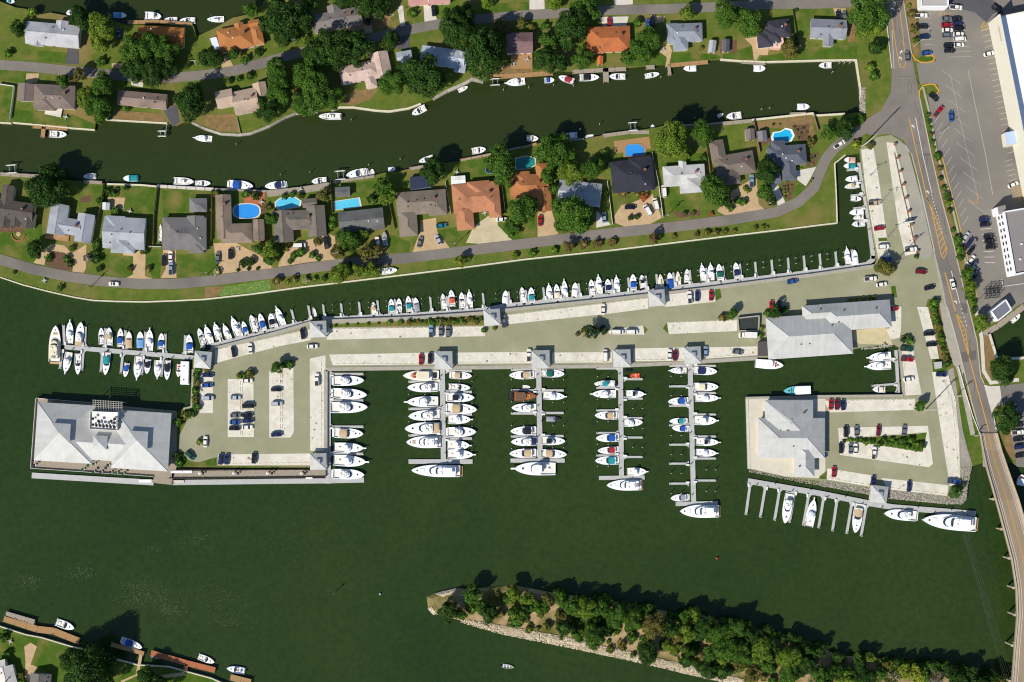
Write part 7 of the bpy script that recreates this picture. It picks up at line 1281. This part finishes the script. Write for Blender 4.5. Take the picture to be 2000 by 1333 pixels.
m_bed = sheet('planting_bed', [(1640, 858), (1810, 845), (1802, 883)], 0.17, m_lawn); sheet('planting_bed', [(800, 624), (945, 616), (945, 636), (800, 638), (645, 640), (645, 634), (790, 628)], 0.16, m_grass); sheet('planting_bed', [(1812, 600), (1826, 596), (1856, 705), (1838, 705)], 0.165, m_dirt); sheet('planting_bed', T('C4', (420, 185), (455, 138), (468, 235)), 0.166, m_lawn); sheet('planting_bed', T('C4', (250, 158), (290, 195), (260, 240)), 0.167, m_lawn); sheet('planting_bed', T('B4', (870, 1170), (915, 1170), (930, 1250), (880, 1280)), 0.168, m_lawn); sheet('planting_bed', T('B5', (510, 735), (585, 730), (590, 760), (515, 765)), 0.169, m_lawn); sheet('planting_bed', T('B5', (620, 1155), (660, 1150), (675, 1250), (635, 1250)), 0.17, m_lawn); sheet('planting_bed', T('D5', (0, 360), (65, 310), (60, 385), (0, 380)), 0.201, m_lawn); sheet('planting_bed', T('F', (60, 400), (180, 310), (240, 395), (330, 420), (500, 370), (510, 450), (70, 460)), 0.15, m_lawn); sheet('planting_bed', [(374, 722), (388, 726), (390, 800), (362, 820), (345, 835), (337, 815), (360, 803), (374, 797)], 0.155, m_lawn); sheet('planting_bed', T('C5', (980, 460), (1080, 450), (1110, 560), (985, 565)), 0.172, m_lawn)
sheet('flower_patch', T('B2', (90, 1170), (560, 1095), (580, 1190), (130, 1240)), 0.03, mat('clover', (62, 104, 30), 0.9, scale=0.5, rgb2=(120, 140, 60), big=(2.4, (206, 210, 180), 0.58, 0.72)))
trees([(172, 1303, 42, 'dark'), (138, 1292, 24, 'dark'), (192, 1325, 30, 'dark'), (152, 1322, 24, 'dark'), (208, 1290, 18, 'dark'), (8, 1245, 10, 'dark'), (16, 1276, 8, 'dark'), (40, 1320, 8, 'olive'), (285, 1322, 20, 'dark'), (308, 1338, 22, 'dark'), (45, 1335, 10, 'mid')])
trees([(1660, 587, 5, 'yellow'), (1672, 585, 5, 'yellow'), (1684, 584, 5, 'yellow'), (1696, 583, 5, 'yellow'), (1707, 582, 5, 'yellow')], where='in the shade above the marina hall')
# ---- wooded spit
isl = 'on the wooded spit'
fixed_i = [(877, 1195, 20, 'dark'), (900, 1200, 12, 'mid'), (922, 1163, 18, 'mid'), (953, 1198, 18, 'dark'), (1000, 1198, 9, 'mid'), (1002, 1160, 16, 'light'), (1030, 1170, 15, 'light'), (1047, 1186, 14, 'mid'), (1070, 1172, 13, 'olive'), (1103, 1226, 18, 'dark'), (1066, 1225, 9, 'olive'), (1160, 1243, 24, 'mid'), (1185, 1228, 16, 'dark'), (1130, 1242, 14, 'mid'), (1118, 1185, 18, 'mid'), (1145, 1192, 20, 'light'), (1175, 1190, 18, 'mid'), (1096, 1172, 14, 'mid'), (1205, 1205, 22, 'mid'), (1240, 1208, 20, 'mid'), (1275, 1222, 24, 'olive'), (1265, 1275, 22, 'dark'), (1305, 1228, 18, 'dark'), (1230, 1240, 9, 'mid'), (1340, 1290, 16, 'dark'), (1355, 1268, 9, 'mid'), (1345, 1238, 18, 'light'), (1375, 1225, 20, 'dark'), (1405, 1238, 22, 'mid'), (1435, 1228, 20, 'mid'), (1420, 1268, 26, 'mid'), (1390, 1275, 18, 'mid'), (1450, 1275, 22, 'mid'), (1485, 1272, 24, 'light'), (1540, 1285, 24, 'light'), (1380, 1308, 20, 'dark'), (1410, 1312, 18, 'dark'), (1470, 1245, 18, 'dark'), (1500, 1260, 16, 'mid'), (1515, 1275, 12, 'mid'), (1470, 1318, 18, 'olive'), (1500, 1300, 18, 'mid'), (1540, 1315, 22, 'mid'), (1575, 1300, 20, 'dark'), (1600, 1320, 20, 'mid'), (1635, 1290, 10, 'light'), (1625, 1312, 14, 'mid'), (1650, 1322, 16, 'light'), (1690, 1325, 20, 'dark'), (1720, 1318, 14, 'mid'), (1765, 1310, 14, 'yellow'), (1790, 1318, 18, 'yellow'), (1745, 1325, 14, 'pale'), (1830, 1322, 16, 'grey'), (1875, 1335, 22, 'dark'), (1920, 1338, 20, 'dark'), (1680, 1300, 14, 'dark'), (1850, 1312, 14, 'dark'), (1895, 1318, 16, 'dark'), (1950, 1335, 14, 'olive'), (1530, 1250, 9, 'dark'), (1575, 1268, 14, 'dark'), (1590, 1280, 12, 'mid'), (1440, 1300, 15, 'olive')]
for x, y, r_, c in fixed_i: tree(x, y, r_, c, 'sparse' if c in ('grey', 'pale') else None, isl, group='trees on the spit', tall=None if r_ > 10 else r_ * S)
k = 0
while k < 95:
    x, y = R.uniform(900, 1960), R.uniform(1145, 1340)
    top = 1146 + max(0, (x - 1000)) * .195; bot = 1215 + (x - 850) * .235
    if inside((x, y), ISL) and top + 12 < y < bot - 36 + max(0, x - 1500) * .3: tree(x, y, R.uniform(8, 15), R.choice(('mid', 'mid', 'light', 'olive', 'dark')), None, isl, group='trees on the spit'); k += 1
for i_ in range(7, 26):
    a_, b_ = ISL[i_], ISL[i_ + 1]
    if b_[0] < a_[0] or b_[0] > 1990: continue
    for j_ in range(max(1, int(math.dist(a_, b_) / 19))): q_ = lerp(a_, b_, (j_ + R.random()) / max(1, int(math.dist(a_, b_) / 19))); tree(q_[0], q_[1] + R.uniform(0, 7), R.uniform(8, 15), R.choice(('mid', 'mid', 'dark', 'light')), None, 'along the upper shore of the spit', group='trees on the spit', ground=-.9)
k = 0; und = MB()
while k < 110:
    x, y = R.uniform(850, 1970), R.uniform(1145, 1345)
    top = 1141 + max(0, (x - 1000)) * .19; bot = 1205 + (x - 850) * .235
    if inside((x, y), ISL) and top + 8 < y < bot - 14 and (x > 960 or R.random() < .3):
        
        me = R.choice(CROWN['shrub']); r_ = R.uniform(4, 9) * S * 1.08; q_ = W(x, y, r_ * .7); h_ = isl_bvh.ray_cast(Vector((*q_, 50)), Vector((0, 0, -1)))[0]; z_ = (h_.z if h_ else 0) + r_ * .55; t_ = R.uniform(0, 6.28); c_, s_ = math.cos(t_), math.sin(t_)
        und.add([(q_[0] + (v_.co.x * c_ - v_.co.y * s_) * r_, q_[1] + (v_.co.x * s_ + v_.co.y * c_) * r_, z_ + v_.co.z * r_) for v_ in me.vertices], [tuple(p_.vertices) for p_ in me.polygons]); k += 1
o = obj('undergrowth', und, mat('leaf_scrub', (78, 100, 34), .85, scale=.06, rgb2=(112, 112, 48), island=.45, spec=.1)); o['kind'] = 'stuff'; tag(o, 'low scrub growing between the trees of the wooded spit', 'undergrowth', (1300, 1230), fixed=True)

# ---- stones, foam
def stones(name_, pts_list, n, smin, smax, z, material=None, bvh=None):
    m = MB(); r = random.Random(n)
    for _ in range(n):
        while True:
            pl = r.choices(pts_list, [abs(sum(p_[i][0] * p_[(i + 1) % len(p_)][1] - p_[(i + 1) % len(p_)][0] * p_[i][1] for i in range(len(p_)))) for p_ in pts_list])[0]; xs = [p[0] for p in pl]; ys = [p[1] for p in pl]; q = (r.uniform(min(xs), max(xs)), r.uniform(min(ys), max(ys)))
            if inside(q, pl): break
        x, y = W(*q); s = r.uniform(smin, smax); a = r.uniform(0, 3.1); zz = z + r.uniform(-.1, .12)
        if bvh:
            h_ = bvh.ray_cast(Vector((x, y, 50)), Vector((0, 0, -1)))[0]; zz = (h_.z if h_ else -1.25) + r.uniform(.12, .3)
        b4 = [(x + s * k_ * math.cos(a + i * 1.5708 + r.uniform(-.3, .3)), y + s * k_ * math.sin(a + i * 1.5708 + r.uniform(-.3, .3)), zz + h) for k_, h in ((1, -.3), (.62, s * .7)) for i in range(4)]
        m.add(b4, [(4, 5, 6, 7), (0, 1, 5, 4), (1, 2, 6, 5), (2, 3, 7, 6), (3, 0, 4, 7)])
    o = obj(name_, m, material or m_rock); o['kind'] = 'stuff'; return o
rip = [[(1463, 916), (1533, 931), (1600, 941), (1600, 949), (1533, 936), (1463, 922)], [(1600, 939), (1701, 954), (1701, 967), (1600, 949)], [(1735, 957), (1850, 971), (1850, 985), (1735, 974)], [(1850, 966), (1880, 958), (1876, 915), (1898, 912), (1891, 945), (1887, 977), (1878, 985), (1850, 985)]]
o = stones('riprap', rip, 5200, .12, .33, .02); tag(o, 'loose grey riprap stones round the lower right car park', 'stones', (1870, 960), fixed=True)
isr = [[(900, 1209), (960, 1218), (1100, 1243), (1250, 1278), (1380, 1307), (1470, 1332), (1470, 1345), (1380, 1327), (1250, 1296), (1100, 1264), (980, 1240), (900, 1217)], [(836, 1190), (843, 1185), (852, 1200), (846, 1202)], [(850, 1160), (890, 1150), (892, 1156), (866, 1166)]]
o = stones('shore_stones', isr, 8000, .13, .36, -.85, bvh=isl_bvh, material=mat('shore_rock', (206, 192, 166), .9, .15, .8, island=.35)); tag(o, 'pale stones along the shore of the wooded spit', 'stones', (1100, 1255), fixed=True)
rb = [T('C4', (1340, 425), (1777, 395), (1777, 415), (1340, 445)), T('C5', (0, 395), (200, 375), (200, 395), (0, 415)), T('C5', (370, 350), (640, 320), (640, 340), (370, 372)), T('A5', (350, 760), (400, 760), (400, 980), (355, 985))]
o = stones('bank_stones', rb, 1200, .15, .4, -.1); tag(o, 'rubble stones along the upper edge of the small right basin', 'stones', (1560, 693), fixed=True)
m = MB(); rf_ = random.Random(5)
for cx, cy, sp_, n_ in ((56, 1135, 14, 60), (155, 1120, 18, 55), (270, 1160, 26, 120), (330, 1170, 30, 90), (370, 1055, 24, 45), (430, 1165, 30, 80), (330, 1195, 14, 50), (560, 1100, 60, 30), (450, 1205, 25, 50), (300, 1075, 10, 14), (590, 1050, 50, 20)):
    for _ in range(int(n_ * 2.2)):
        x, y = W(rf_.gauss(cx, sp_), rf_.gauss(cy, sp_ * .55)); s_ = rf_.uniform(.06, .16); a = rf_.uniform(0, 3); m.flat([(x + s_ * math.cos(a + t), y + s_ * .6 * math.sin(a + t)) for t in (0, 1.2, 2.4, 3.6, 4.9)], WATER + .02)
o = obj('foam', m, mat('foam', (124, 134, 108), .8, 0)); o['kind'] = 'stuff'; tag(o, 'scattered pale foam flecks on the open water at lower left', 'foam', (300, 1130), fixed=True)
# ------------------------------------------------------------------ bridge
m_bdeck = mat('bridge_deck', (146, 130, 108), 0.88, scale=0.08, rgb2=(160, 142, 118), fine=.05, spec=.1, stretch=(3, .4, 1)); m_bpar = mat('bridge_parapet', (186, 170, 146), .85, .08, .6); m_bsteel = mat('bridge_steel', (96, 148, 120), .6, .1, .5)
BL = [(1913, 846), (1919, 880), (1926, 913), (1944, 976), (1960, 1035), (1975, 1092), (1984, 1150), (1986, 1203), (1981, 1263), (1976, 1333), (1964, 1430)]
BZ = [0.18, 1.2, 3.0, 6.2, 7.6, 8.6, 9.2, 9.6, 9.8, 9.8, 9.8]; BW = [34, 37, 41, 45, 46, 47, 48, 48, 48, 48, 48]
bx0, by0 = W(*BL[0]); bridge = empty('road_bridge', bx0, by0, 0); tag(bridge, 'tan concrete road bridge rising over the water at lower right', 'bridge', (1950, 1000), fixed=True)
def bq(i, off, dz=0.0):
    x, y = W(BL[i][0], BL[i][1], BZ[i]); return (x - bx0 + off * S, y - by0, BZ[i] + dz)
def bstrip(o0, o1, z0, z1, name, mt, i0=0, i1=None):
    m = MB(); i1 = i1 or len(BL)
    for i in range(i0, i1 - 1):
        a0, a1 = o0(i), o1(i); b0, b1 = o0(i + 1), o1(i + 1)
        v_ = [bq(i, a0, z0), bq(i, a1, z0), bq(i + 1, b1, z0), bq(i + 1, b0, z0), bq(i, a0, z1), bq(i, a1, z1), bq(i + 1, b1, z1), bq(i + 1, b0, z1)]
        m.add(v_, [(7, 6, 5, 4), (0, 1, 2, 3), (4, 5, 1, 0), (5, 6, 2, 1), (6, 7, 3, 2), (7, 4, 0, 3)])
    return obj(name, m, mt, bridge)
bstrip(lambda i: 0, lambda i: BW[i], -.9, 0, 'deck', m_bdeck); bstrip(lambda i: 0, lambda i: 1.6, 0, .95, 'parapet', m_bpar); bstrip(lambda i: BW[i] - 1.6, lambda i: BW[i], 0, .95, 'parapet', m_bpar); bstrip(lambda i: 1.6, lambda i: BW[i] * .16, 0, .2, 'side_walk', m_bpar); bstrip(lambda i: BW[i] * .86, lambda i: BW[i] - 1.6, 0, .2, 'side_walk', m_bpar)
bstrip(lambda i: BW[i] * .5 - 1.2, lambda i: BW[i] * .5 - .5, 0, .012, 'lane_line', m_yellow); bstrip(lambda i: BW[i] * .5 + .5, lambda i: BW[i] * .5 + 1.2, 0, .012, 'lane_line', m_yellow); bstrip(lambda i: BW[i] * .22, lambda i: BW[i] * .22 + .6, 0, .012, 'lane_line', m_white); bstrip(lambda i: BW[i] * .8, lambda i: BW[i] * .8 + .6, 0, .012, 'lane_line', m_white)
for k in (.12, .35, .62, .85): bstrip(lambda i: BW[i] * k, lambda i: BW[i] * k + 2.2, -2.0, -.9, 'girder', m_bsteel, 2)
for i in range(3, len(BL)):
    a = bq(i, 0); b_ = bq(i, BW[i]); m = MB(); m.strip([(a[0] - .4, a[1]), (b_[0] + .4, b_[1])], 1.0, BZ[i] - 3.0, BZ[i] - 2.0); obj('pier_cap', m, m_bpar, bridge)
    for k in (.04, .36, .66, .96):
        x = a[0] + (b_[0] - a[0]) * k; m = MB(); m.tube((x, a[1], -5), (x, a[1], BZ[i] - 3.0), .42, .42, 10); obj('column', m, m_bpar, bridge)
m = MB(); a = bq(0, 0); b_ = bq(0, BW[0]); m.strip([(a[0], a[1]), (b_[0], b_[1])], .5, .16, .21); obj('expansion_joint', m, m_tar, bridge)
m = MB(); m.add([bq(2, 0, 0), bq(2, BW[2], 0), (bq(2, BW[2])[0], bq(2, BW[2])[1], -2), (bq(2, 0)[0], bq(2, 0)[1], -2)], [(0, 1, 2, 3)]); 
m = MB(); i = 0
for i in range(2): 
    p_ = [bq(i, .3)[:2], bq(i, BW[i] - .3)[:2], bq(i + 1, BW[i + 1] - .3)[:2], bq(i + 1, .3)[:2]]; m.add([(x, y, -1) for x, y in p_] + [(p_[0][0], p_[0][1], BZ[i] - .3), (p_[1][0], p_[1][1], BZ[i] - .3), (p_[2][0], p_[2][1], BZ[i + 1] - .3), (p_[3][0], p_[3][1], BZ[i + 1] - .3)], [(3, 2, 1, 0), (4, 5, 6, 7), (0, 1, 5, 4), (1, 2, 6, 5), (2, 3, 7, 6), (3, 0, 4, 7)])
obj('abutment', m, m_conc, bridge)

# ------------------------------------------------------------------ poles, wires, fences, small things
m_polew = mat('pole_wood', (120, 104, 88), .9, .15, 1.0); m_polec = mat('pole_pale', (196, 190, 178), .8, .05); m_wire = mat('wire', (110, 116, 108), .5, 0)
POLES = []
def pole(px, py, h, desc, mt=None, arms=1, r=.16, az=0.0, lamp=False):
    x, y = W(px, py); e = empty('light_pole' if lamp else 'utility_pole', x, y, 0, az); tag(e, desc, 'pole', (px, py), fixed=True, group='poles')
    m = MB(); m.tube((0, 0, -.2), (0, 0, h), r, r * .6, 8); obj('shaft', m, mt or m_polew, e)
    if lamp:
        for s_ in ((-1, 1) if arms > 1 else (1,)):
            m = MB(); m.tube((0, 0, h - .1), (s_ * 1.4, 0, h + .1), .05, .05, 6); ar = obj('arm', m, mt or m_polew, e); m = MB(); m.box(s_ * 1.7, 0, h + .02, .8, .35, .16); obj('lamp_head', m, m_faded, ar)
    else:
        for k in range(arms):
            m = MB(); m.box(0, 0, h - .7 - 1.1 * k, 2.8, .14, .16); ar = obj('crossarm', m, mt or m_polew, e)
            for q in (-1.25, -.6, .6, 1.25): m = MB(); m.tube((q, 0, h - .55 - 1.1 * k), (q, 0, h - .3 - 1.1 * k), .06, .05, 6); obj('insulator', m, m_faded, ar)
        if arms == 1: m = MB(); m.tube((.35, 0, h - 3.2), (.35, 0, h - 2.0), .28, .28, 8); obj('transformer', m, m_faded, e)
    POLES.append((x, y, h)); return e
pole(178, 561, 9, 'wooden utility pole on the verge near the white open car', az=.5); pole(888, 481, 10, 'wooden utility pole below the copper-tan house', az=.2); pole(659, 499, 8, 'pale pole beside the olive trees by the lower street', m_polec, az=.3); pole(1299, 426, 10, 'wooden utility pole beside the black roofed house drive', az=.2); pole(1497, 402, 9, 'wooden utility pole beside the white curved driveway', az=.3); pole(406, 536, 8, 'pole by the planter of the brown L shaped house', az=.1); pole(576, 88, 8, 'pole beside the road under the dark oaks', m_polec); pole(385, 128, 8, 'pale pole on the verge above the upper road bend', m_polec); pole(1096, 446, 7, 'pale pole under the tree by the orange-brown house drive', m_polec)
pole(1683, 287, 22, 'tall pale transmission pole at the street bend', m_polec, 4, .3, .6); pole(1745, 514, 17, 'tall wooden transmission pole at the marina corner', m_polew, 2, .24, .4); pole(1807, 801, 18, 'tall pale transmission pole in the right car park', m_polec, 2, .28, .3); pole(1868, 774, 9, 'pale pole on the grass strip beside the road', m_polec, 2, .18, .3); pole(1902, 851, 6.5, 'short pole at the foot of the bridge', m_polec, 1, .15, .3)
pole(1699, 344, 7, 'upper double headed light pole in the right marina lot', m_polew, 2, .12, .3, True); pole(1718, 397, 8, 'middle double headed light pole in the right marina lot', m_polew, 2, .12, .3, True); pole(1729, 467, 8.5, 'lower double headed light pole in the right marina lot', m_polew, 2, .12, .3, True); pole(1940, 813, 9, 'pale light pole left of the dark tree by the bridge', m_polec, 1, .13, .1, True); pole(1784, 92, 8, 'leaning light pole beside the store entrance road', m_polec, 1, .13, .5, True); pole(1834, 262, 8, 'light pole in the store lot beside the strip', m_polec, 1, .13, .5, True); pole(764, 43, 7, 'light pole at the upper middle driveway', m_polec, 1, .1, .5, True)
# overhead power lines across the water
for k, off in enumerate((-6, -3.5, 0, 4, 9)):
    pts = []
    for t in [i / 14 for i in range(15)]:
        px_ = 1868 + off * .6 + (1990 + off * .6 - 1868) * t; py_ = 985 + (1400 - 985) * t; z = 18 - 6 * math.sin(math.pi * min(1, t * .9)); x, y = W(px_, py_, z); pts.append((x, y, z))
    a0 = W(1809 + k, 801, 18); pts = [(a0[0], a0[1], 17.6)] + pts; m = MB()
    for i in range(len(pts) - 1): m.tube(pts[i], pts[i + 1], .018, .018, 4)
    o = obj('power_line', m, m_wire); tag(o, 'thin overhead power line over the lower right water', 'power line', (1930 + off, 1150), '', group='overhead power lines')
# the guard rail beside the road approach
def fence(desc, pts, h, mt, w=.12, step=2.5, name='fence', cat='fence'):
    x0, y0 = W(*pts[0]); e = empty(name, x0, y0, 0); tag(e, desc, cat, lerp(pts[0], pts[-1], .5), fixed=True); q = [(W(*p)[0] - x0, W(*p)[1] - y0) for p in pts]
    for i in range(len(q) - 1):
        ln = math.dist(q[i], q[i + 1]); n = max(1, int(ln / step))
        for j in range(n):
            a, b_ = lerp(q[i], q[i + 1], j / n), lerp(q[i], q[i + 1], (j + 1) / n); m = MB(); m.strip([a, b_], w * .6, .15, h); obj('panel', m, mt, e); m = MB(); m.box(a[0], a[1], 0, w * 1.5, w * 1.5, h + .1); obj('post', m, mt, e)
fw_ = mat('fence_wood', (136, 114, 92), .9, .15, 1.0); fwh = mat('fence_white', (226, 224, 218), .8, .04)
B1 = lambda *uv: T('B1', *uv)
for d, p, h, mt in (('tall wooden fence left of the dark grey square house', B1((1368, 290), (1340, 560), (1335, 800)), 1.8, fw_), ('wooden fence right of the grey H shaped house', B1((905, 270), (885, 460), (850, 580)), 1.8, fw_), ('low fence between two front yards by the lower street', B1((1290, 808), (1405, 812)), 1.4, fwh), ('wooden fence left of the brown L shaped house', T('B2', (65, 320), (60, 760)), 1.8, fw_), ('wooden fence right of the grey planked canal deck', T('B2', (1095, 250), (1110, 520)), 1.8, fw_), ('wooden fence between the slate house and the brown-grey house', T('B2', (1600, 420), (1650, 660)), 1.6, fw_), ('pale fence beside the copper-tan house', T('B3', (310, 250), (360, 530)), 1.6, fwh), ('fence between copper-tan and orange-brown houses', T('B3', (800, 270), (830, 500)), 1.6, fw_), ('fence right of the tree hidden grey house', T('B3', (1715, 250), (1760, 620)), 1.6, fwh), ('fence between the black and off-white houses', T('B4', (325, 0), (380, 260), (420, 560)), 1.7, fwh), ('wooden fence left of the brown angular house', T('A4', (790, 1250), (830, 1500)), 1.7, fw_), ('long fence between the two garden sheds by the pool', T('A4', (1205, 1050), (1260, 1333)), 1.7, fw_), ('brown fence at the right of the pool garden', T('A4', (1725, 1000), (1765, 1140)), 1.6, fw_), ('white garden wall around the upper left lawn', T('A1', (0, 735), (130, 755), (95, 1040)), 1.7, fwh), ('low white wall on the dry lawn point', T('A2', (280, 1030), (312, 1165)), .8, fwh), ('white fence beside the water below the long brown house', T('A1', (1450, 1075), (1440, 1185)), .9, fwh), ('hedge like fence between upper right lawns', T('A4', (1545, 90), (1585, 340)), 1.2, mat('hedge', (52, 84, 26), .9, .3, 1.0)), ('white guard rail on the grass beside the road', T('C5', (1205, 520), (1260, 720), (1330, 950), (1390, 1100)), .9, fwh), ('pale parapet rail right of the bridge foot', T('J', (478, 415), (515, 605)), .9, fwh), ('fence beside the store lot strip', T('B5', (650, 0), (700, 250), (740, 420), (800, 690), (850, 890)), .7, fw_)): fence(d, p, h, mt)
bp_ = box_mesh('pillar', .9, .9, 1.5)
for k in range(9):
    x_, y_ = lerp((1747, 283), (1791, 492), k / 8.0); o = obj('brick_pillar', bp_, m_chim); o.location = (*W(x_, y_), .12); tag(o, 'square brick pillar', 'pillar', (x_, y_), 'along the upper right marina fence', 'brick pillars along the marina fence')
# roadside sign and small kit
e = empty('marina_sign', *W(1772, 436), 0, .15); tag(e, 'white marina sign board on two posts beside the road', 'sign', (1772, 436), fixed=True); m = MB(); m.box(0, 0, 1.2, 4.0, .3, 2.2); obj('board', m, m_trim, e); m = MB(); m.box(0, -.17, 1.6, 3.4, .04, 1.3); obj('panel', m, mat('sign_teal', (120, 190, 180), .6, 0), e)
for sx in (-1.6, 1.6): m = MB(); m.box(sx, 0, 0, .2, .2, 1.2); obj('post', m, m_polec, e)
e = empty('entrance_sign', *W(1976, 791), 0, .1); tag(e, 'small white sign above the dark tree by the bridge', 'sign', (1976, 791), fixed=True); m = MB(); m.box(0, 0, .6, 2.6, .3, 1.5); obj('board', m, m_trim, e); m = MB(); m.box(0, 0, 0, 1.6, .25, .6); obj('base', m, m_conc, e)
for d, p, w_, h_, mt, z_ in (('white long bench on the restaurant boardwalk', (355, 922), 42, 5, m_trim, .7), ('white gangway on the landing below the restaurant', (283, 940), 25, 6, m_trim, .5), ('pale gangway on the boardwalk landing', (347, 941), 24, 5, m_pale, .5), ('small white planter box at the lower boardwalk corner', (604, 934), 13, 3, m_trim, .5)):
    x, y = W(*p); e = empty('gangway' if 'gangway' in d else 'bench' if 'bench' in d else 'planter', x, y, .0); tag(e, d, 'gangway' if 'gangway' in d else 'bench' if 'bench' in d else 'planter', p, fixed=True); zb = ZD if 'gangway' in d else .3
    m = MB(); m.box(0, 0, zb + .25, w_ * S, h_ * S, .12); obj('top', m, mt, e)
    for s_ in (-1, 1): m = MB(); m.box(s_ * w_ * S * .45, 0, zb, .15, h_ * S * .9, .26); obj('support', m, mt, e)
bw = 'on the lower boardwalk'
for u_ in (360, 395, 690, 735, 1020, 1065, 1350, 1385):
    px_, py_ = T('F', (u_, 522))[0]; cafe(px_, py_, .3, 2 if u_ in (360, 690, 1020, 1350) else 0, 'pale parasol table' if u_ in (360, 690, 1020, 1350) else 'dark parasol table', bw)
# rails of the boardwalk
fence('thin rail along the lower edge of the boardwalk', [(330, 935), (480, 934), (635, 932)], 1.2, fw_, .08, 3.0); fence('thin rail between boardwalk and car park', [(345, 916.5), (480, 917.5), (600, 917.5)], 1.0, fw_, .08, 3.0)
e = empty('trampoline', *W(956, 332), 0); tag(e, 'round dark trampoline on the lawn under the tree', 'trampoline', (956, 332), fixed=True); m = MB(); m.tube((0, 0, .8), (0, 0, .9), 1.7, 1.7, 18); obj('mat', m, m_bdark, e); m = MB()
for k in range(18):
    a, b_ = 2 * math.pi * k / 18, 2 * math.pi * (k + 1) / 18; m.tube((1.8 * math.cos(a), 1.8 * math.sin(a), .9), (1.8 * math.cos(b_), 1.8 * math.sin(b_), .9), .12, .12, 5)
obj('pad', m, CANV['lightblue'], e)
for k in range(6): a = k * 1.05; m = MB(); m.tube((1.8 * math.cos(a), 1.8 * math.sin(a), 0), (1.8 * math.cos(a), 1.8 * math.sin(a), .9), .04, .04, 5); obj('leg', m, m_steel, e)
e = empty('fire_pit', *W(36, 458), 0); tag(e, 'round orange brick seat ring in the left front yard', 'seat ring', (36, 458), fixed=True); m = MB()
for k in range(12):
    a, b_ = math.pi * (k / 12) + 3.1, math.pi * ((k + 1) / 12) + 3.1; m.tube((2.8 * math.cos(a), 2.8 * math.sin(a), .25), (2.8 * math.cos(b_), 2.8 * math.sin(b_), .25), .25, .25, 5)
obj('ring', m, m_redwood, e); m = MB(); m.tube((0, 0, 0), (0, 0, .12), 1.0, 1.0, 12); obj('pad', m, m_drive, e)
r = empty('motorcycle', *W(1906, 468), .14, .4); tag(r, 'black motorcycle standing in the lot behind the angled cars', 'motorcycle', (1906, 468), fixed=True)
for y_ in (-.75, .75): m = MB(); m.tube((-.07, y_, .32), (.07, y_, .32), .32, .32, 10); obj('wheel', m, m_tyre, r)
m = MB(); m.rings([[(x, y, .5) for x, y in ((-.15, -.8), (.15, -.8), (.2, .4), (-.2, .4))], [(x, y, .95) for x, y in ((-.1, -.6), (.1, -.6), (.15, .3), (-.15, .3))]]); obj('body', m, m_bdark, r); m = MB(); m.tube((-.4, .5, 1.05), (.4, .5, 1.05), .04, .04, 6); obj('handlebar', m, m_steel, r)
def patio(px, py, desc, z=0.1, c=m_faded):
    x, y = W(px, py); e = empty('patio_table', x, y, z, R.uniform(0, 3)); tag(e, desc, 'garden table', (px, py), fixed=True, group='garden tables')
    m = MB(); m.tube((0, 0, .7), (0, 0, .76), .6, .6, 12); obj('table_top', m, c, e); m = MB(); m.tube((0, 0, 0), (0, 0, .7), .06, .06, 6); obj('pedestal', m, m_metal, e)
    for k in range(4): a = k * 1.571; o = obj('chair', box_mesh('patio_chair', .4, .4, .75), c, e); o.location = (.9 * math.cos(a), .9 * math.sin(a), 0)
for t_, u_, v_, d_, z_ in (('B1', 1130, 505, 'white table set on the brick patio of the light grey house', .1), ('A1', 460, 925, 'white table set on the upper left rear deck', .8), ('A3', 900, 560, 'white table set on the wooden deck of the mauve-brown house', .9), ('A3', 1020, 525, 'second white table set on the mauve-brown house deck', .9), ('B2', 495, 425, 'white loungers on the red pool deck', .12), ('B2', 830, 310, 'white table set on the grey canal deck', .2), ('B1', 460, 1, 'x', 0), ('B3', 410, 165, 'pale wood pile and table behind the copper-tan house', .1), ('B2', 285, 830, 'white table set beside the brown L house drive', .1), ('B1', 390, 1105, 'pale boulder seat group on the lower street verge', .1), ('A4', 420, 430, 'pale table set below the blue-grey hipped house', .1), ('A4', 1390, 400, 'grey table set on the pink terrace', 3.0), ('E0', 85, 480, 'white garden toys on the lower left lawn', .05), ('A1', 575, 1020, 'white table on the canal lawn at upper left', .05), ('K', 820, 1180, 'white engine parts heap below the dark pond tree', .1), ('C5', 560, 335, 'white and blue dinghies heaped on the rubble bank', .3), ('B3', 650, 520, 'white furniture in the copper-tan house courtyard', .15)):
    if d_ != 'x': patio(*T(t_, (u_, v_))[0], d_, z_)
e = empty('steel_rack', *W(1933, 574), .13, .1); tag(e, 'black lattice steel rack beside the grey waterside shop', 'rack', (1933, 574), fixed=True)
for i in range(4):
    for j in range(3): m = MB(); m.tube((-2.6 + 1.75 * i, -2 + 2 * j, 0), (-2.6 + 1.75 * i, -2 + 2 * j, 4.5), .09, .09, 5); obj('upright', m, m_bdark, e)
for z_ in (1.5, 3.0, 4.4):
    for j in range(3): m = MB(); m.box(0, -2 + 2 * j, z_, 5.6, .14, .14); obj('beam', m, m_bdark, e)
    for i in range(4): m = MB(); m.box(-2.6 + 1.75 * i, 0, z_ + .15, .14, 4.4, .12); obj('arm', m, m_bdark, e)
finish_labels()
